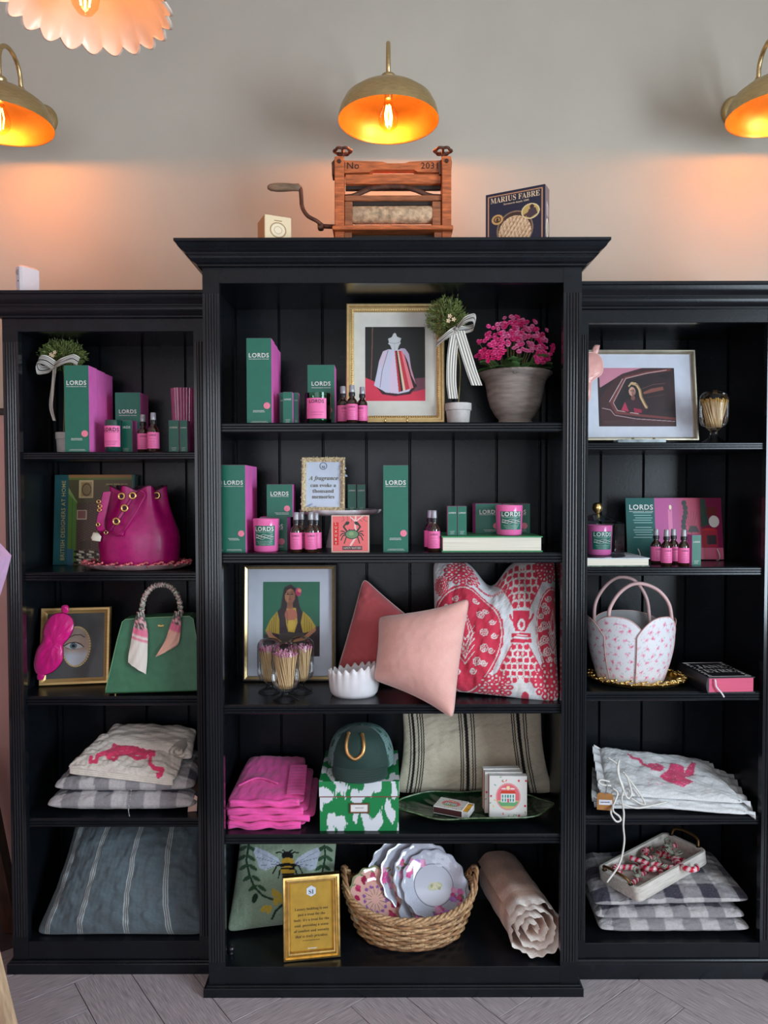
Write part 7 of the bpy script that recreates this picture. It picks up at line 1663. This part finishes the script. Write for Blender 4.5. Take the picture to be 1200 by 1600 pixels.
# plates
V_PLT = VC('glazed_floral_china', .12, coat=.4, spec=.6)
def plate(label, px, py, D, R, rx_, rz_, pink=False, seed=0, spin=0.0, ry_=0):
    p = W(px, py, D); T = thing('plate', label, 'plate', tuple(p), group='floral plates in the basket'); T.rotation_euler = (rx_, ry_, rz_)
    nr, nt = 46, 150; f = np.linspace(0.001, 1, nr); t = np.linspace(0, 2 * PI, nt, endpoint=False); Ff, Tt = np.meshgrid(f, t, indexing='ij')
    sc_ = 1 + .028 * np.cos(14 * Tt) * np.clip((Ff - .75) / .25, 0, 1); Z_ = .016 * smooth01((Ff - .55) / .45) - .008
    X_ = R * Ff * sc_ * np.cos(Tt); Y_ = R * Ff * sc_ * np.sin(Tt); G = np.stack([X_, Y_, Z_], -1)
    s = Surf(X_ / R * 100, Y_ / R * 100, (206, 208, 222) if not pink else (232, 176, 164)); r = random.Random(seed)
    if not pink:
        lat = (np.sin(X_ / R * 70) * np.sin(Y_ / R * 70) > .6) & (Ff > .62); s.put(lat, (186, 190, 210)); s.put(np.abs(Ff - .60) < .012, (120, 116, 130)); s.put(Ff < .58, (214, 214, 226)); s.put(Ff > .985, (110, 110, 120))
        for a0 in (2.2 + spin, 4.6 + spin, 5.6 + spin):
            for q in range(9):
                aa = a0 + r.uniform(-.38, .38); ff = r.uniform(66, 94); cx_, cy_ = ff * math.cos(aa), ff * math.sin(aa); big = r.random() < .55
                if big:
                    cc = r.choice(((206, 96, 160), (222, 140, 180), (196, 60, 120), (170, 110, 190)))
                    for m_ in range(4): s.ell(cx_ + r.uniform(-5, 5), cy_ + r.uniform(-5, 5), 8, 6, tuple(min(255, c + 14 * m_) for c in cc), r.random() * 3)
                else: s.ell(cx_, cy_, 8, 3, r.choice(((110, 140, 90), (150, 130, 80), (90, 120, 110))), r.random() * 3)
        s.ell(4, -4, 24, 11, (206, 204, 176), .2); [s.ell(r.uniform(-14, 22), r.uniform(-12, 5), 6, 3, r.choice(((170, 176, 130), (226, 216, 180))), r.random() * 3) for q in range(10)]
    else:
        s.put(Ff > .93, (150, 150, 110))
        for q in range(13):
            aa = 2 * PI * q / 13; cx_, cy_ = 70 * math.cos(aa), 70 * math.sin(aa)
            for m_ in range(5): s.ell(cx_ + r.uniform(-6, 6), cy_ + r.uniform(-6, 6), 10, 6, r.choice(((176, 44, 84), (200, 70, 110), (150, 30, 66))), aa + r.uniform(-.4, .4))
            s.ell(86 * math.cos(aa), 86 * math.sin(aa), 7, 2.5, (110, 140, 90), aa + 1)
            for m_ in range(3): s.ell(40 * math.cos(aa + .2) + r.uniform(-4, 4), 40 * math.sin(aa + .2) + r.uniform(-4, 4), 5, 3.5, (150, 96, 160), r.random())
            s.line([(16 * math.cos(aa), 16 * math.sin(aa)), (40 * math.cos(aa), 40 * math.sin(aa))], 1.6, (96, 120, 80))
    mb = MB(); mb.grid(G, cv=True, c=s.c); G2 = G.copy(); G2[..., 2] -= .004; mb.grid(G2[::-1], cv=True, c=np.full(s.c.shape, .6)); mb.build('china', V_PLT, T, True, fix=False)
    return T
d2 = math.radians
plate('front scalloped floral plate with a pale flower in its centre', 671, 1426, 2.37, .099, d2(40), 0, seed=1)
plate('second scalloped floral plate, just behind the front one', 686, 1400, 2.395, .104, d2(46), -.02, seed=2, spin=-.4)
plate('third scalloped floral plate from the front of the fan', 678, 1382, 2.41, .108, d2(50), .08, seed=3, spin=.2)
plate('fourth scalloped floral plate from the front of the fan', 664, 1370, 2.435, .108, d2(56), .18, seed=4, spin=.7)
plate('fifth scalloped floral plate from the front of the fan', 642, 1368, 2.455, .108, d2(61), .3, seed=5, spin=.9)
plate('rearmost scalloped floral plate at the top left of the fan', 620, 1368, 2.475, .108, d2(66), .45, seed=6, spin=.6)
plate('peach plate with crimson tulips at the left of the basket', 588, 1404, 2.385, .098, d2(48), .45, True, seed=7)

# rolled blanket with ruffled ends
z = ZC[4]; R = .094; x0 = W(838, 1450, 2.215).x; x1 = .405
T = thing('rolled_blanket', 'blush crinkled blanket rolled up with a ruffled white end', 'blanket', (x0, 2.228, z))
V_BLK = VC('crinkled_gauze', .9, bump=.9, bscale=220, sheen=.3, spec=.15)
turns = 3.6; n = 300; m = 40; G = np.zeros((m, n, 3)); C = np.zeros((m, n, 3))
tt = np.linspace(0, 1, n); th = 2 * PI * turns * tt - 1.2; rad = R * (.08 + .92 * tt ** .9)
rad = rad * (1 + .02 * np.sin(7 * th))
for j in range(m):
    f = (j / (m - 1)) ** 1.6; yy = .33 * f; ruff = max(0, 1 - f / .16) ** 1.3
    w = 1 + ruff * (.07 * np.sin(6.3 * th) + .05 * np.sin(14.7 * th + 1)) * (.4 + .6 * tt) + .012 * np.sin(9 * th + 7 * f) + .01 * math.sin(24 * f)
    G[j, :, 0] = (x1 - x0) * f + rad * w * np.cos(th); G[j, :, 2] = R + rad * w * np.sin(th); G[j, :, 1] = yy + ruff * (.006 * np.sin(5.1 * th + 2) - .004) + .010 * (1 - tt) * ruff
    wh = smooth01((.16 - f) / .12); C[j] = np.array(lin((204, 164, 144))) * (1 - wh) + np.array(lin((252, 242, 234))) * wh
    if .24 < f < .34: C[j] = lin((222, 186, 168))
G[..., 2] = np.maximum(G[..., 2], .001)
mb = MB(); mb.grid(G, c=C); mb.build('rolled_cloth', V_BLK, T, True, fix=False)
p = ON(361, 1490, ZC[4]); T = thing('metal_knob', 'small dark metal knob at the left end of the bottom middle shelf', 'knob', (p.x, p.y, ZC[4]))
MB().lathe([(0, 0), (.009, 0), (.009, .004), (.006, .008), (.012, .014), (.013, .02), (.008, .025), (0, .026)], 20).build('knob', M('gunmetal', (70, 68, 74), .3, .8), T, True)

# ================================================================== furniture cut by the left edge
M_DWD = M('dark_brown_wood', (74, 46, 34), .5, var=.25, scale=6, stretch=(12, 12, 2), bump=.15)
T = thing('wooden_stool', 'dark wooden stool with splayed legs at the left edge', 'stool', (-1.62, 2.44, 0))
fx_, fy_ = W(19, 1444, 2.56).x + 1.62, .12
for sx, sy in ((1, 1), (1, -1), (-1, 1), (-1, -1)):
    b = (sx * .33 - .015, sy * .10, 0); t = (sx * .22, sy * .08, .58); w = .024
    MB().loft([[(b[0] + dx * w, b[1] + dy * w, 0.0) for dx, dy in ((-1, -1), (1, -1), (1, 1), (-1, 1))], [(t[0] + dx * w * 1.1, t[1] + dy * w * 1.1, .58) for dx, dy in ((-1, -1), (1, -1), (1, 1), (-1, 1))]]).build('leg', M_DWD, T)
MB().box(-.27, .26, -.12, .12, .58, .61, b=.006).build('seat', M_DWD, T)
M_PWD = M('pale_pine', (206, 172, 138), .55, var=.14, scale=5, stretch=(12, 12, 1.5), bump=.1)
T = thing('pine_table', 'pale pine trestle table cut by the lower left corner', 'table', (-1.40, 1.72, 0))
for sy in (-.2, .18):
    for (b, t) in ((.40, .24), (-.40, -.24)):
        MB().loft([[(b + dx * .045, sy + dy * .022, 0) for dx, dy in ((-1, -1), (1, -1), (1, 1), (-1, 1))], [(t + dx * .045, sy + dy * .022, .73) for dx, dy in ((-1, -1), (1, -1), (1, 1), (-1, 1))]]).build('leg', M_PWD, T)
    MB().box(-.28, .28, sy - .02, sy + .02, .70, .73).build('cross_rail', M_PWD, T)
MB().box(-.36, .30, -.32, .30, .73, .76, b=.003).build('table_top', M_PWD, T)
T = thing('gift_bag', 'lilac printed paper gift bag at the left edge', 'bag', (-1.13, 1.86, .76)); D = 1.86
q = lambda px, py: (W(px, py, D).x + 1.13, W(px, py, D).z - .76)
ol = [q(-60, 836), q(-3, 845), q(18, 868), q(10, 900), q(-2, 938), q(-12, 1000), (.03, 0), (-.18, 0), (-.18, .52)]
MB().prism(ol, -.05, .0, 'y').build('paper', M('lilac_paper', (214, 170, 206), .6, var=.05), T)
MB().lathe([(0, .001), (7 * D / F, .001), (7 * D / F, 0)], 20).build('printed_fruit', M('yellow_print', (236, 200, 110), .6), T, None, (q(-2, 866)[0], -.05, q(-2, 866)[1]), (PI / 2, 0, 0))
MB().tube([(q(-30, 832)[0], -.051, q(-30, 832)[1]), (q(-3, 842)[0], -.051, q(-3, 842)[1]), (q(9, 852)[0], -.051, q(9, 852)[1])], .003, 6).build('printed_edge', M('crimson_print', (196, 60, 110), .6), T)
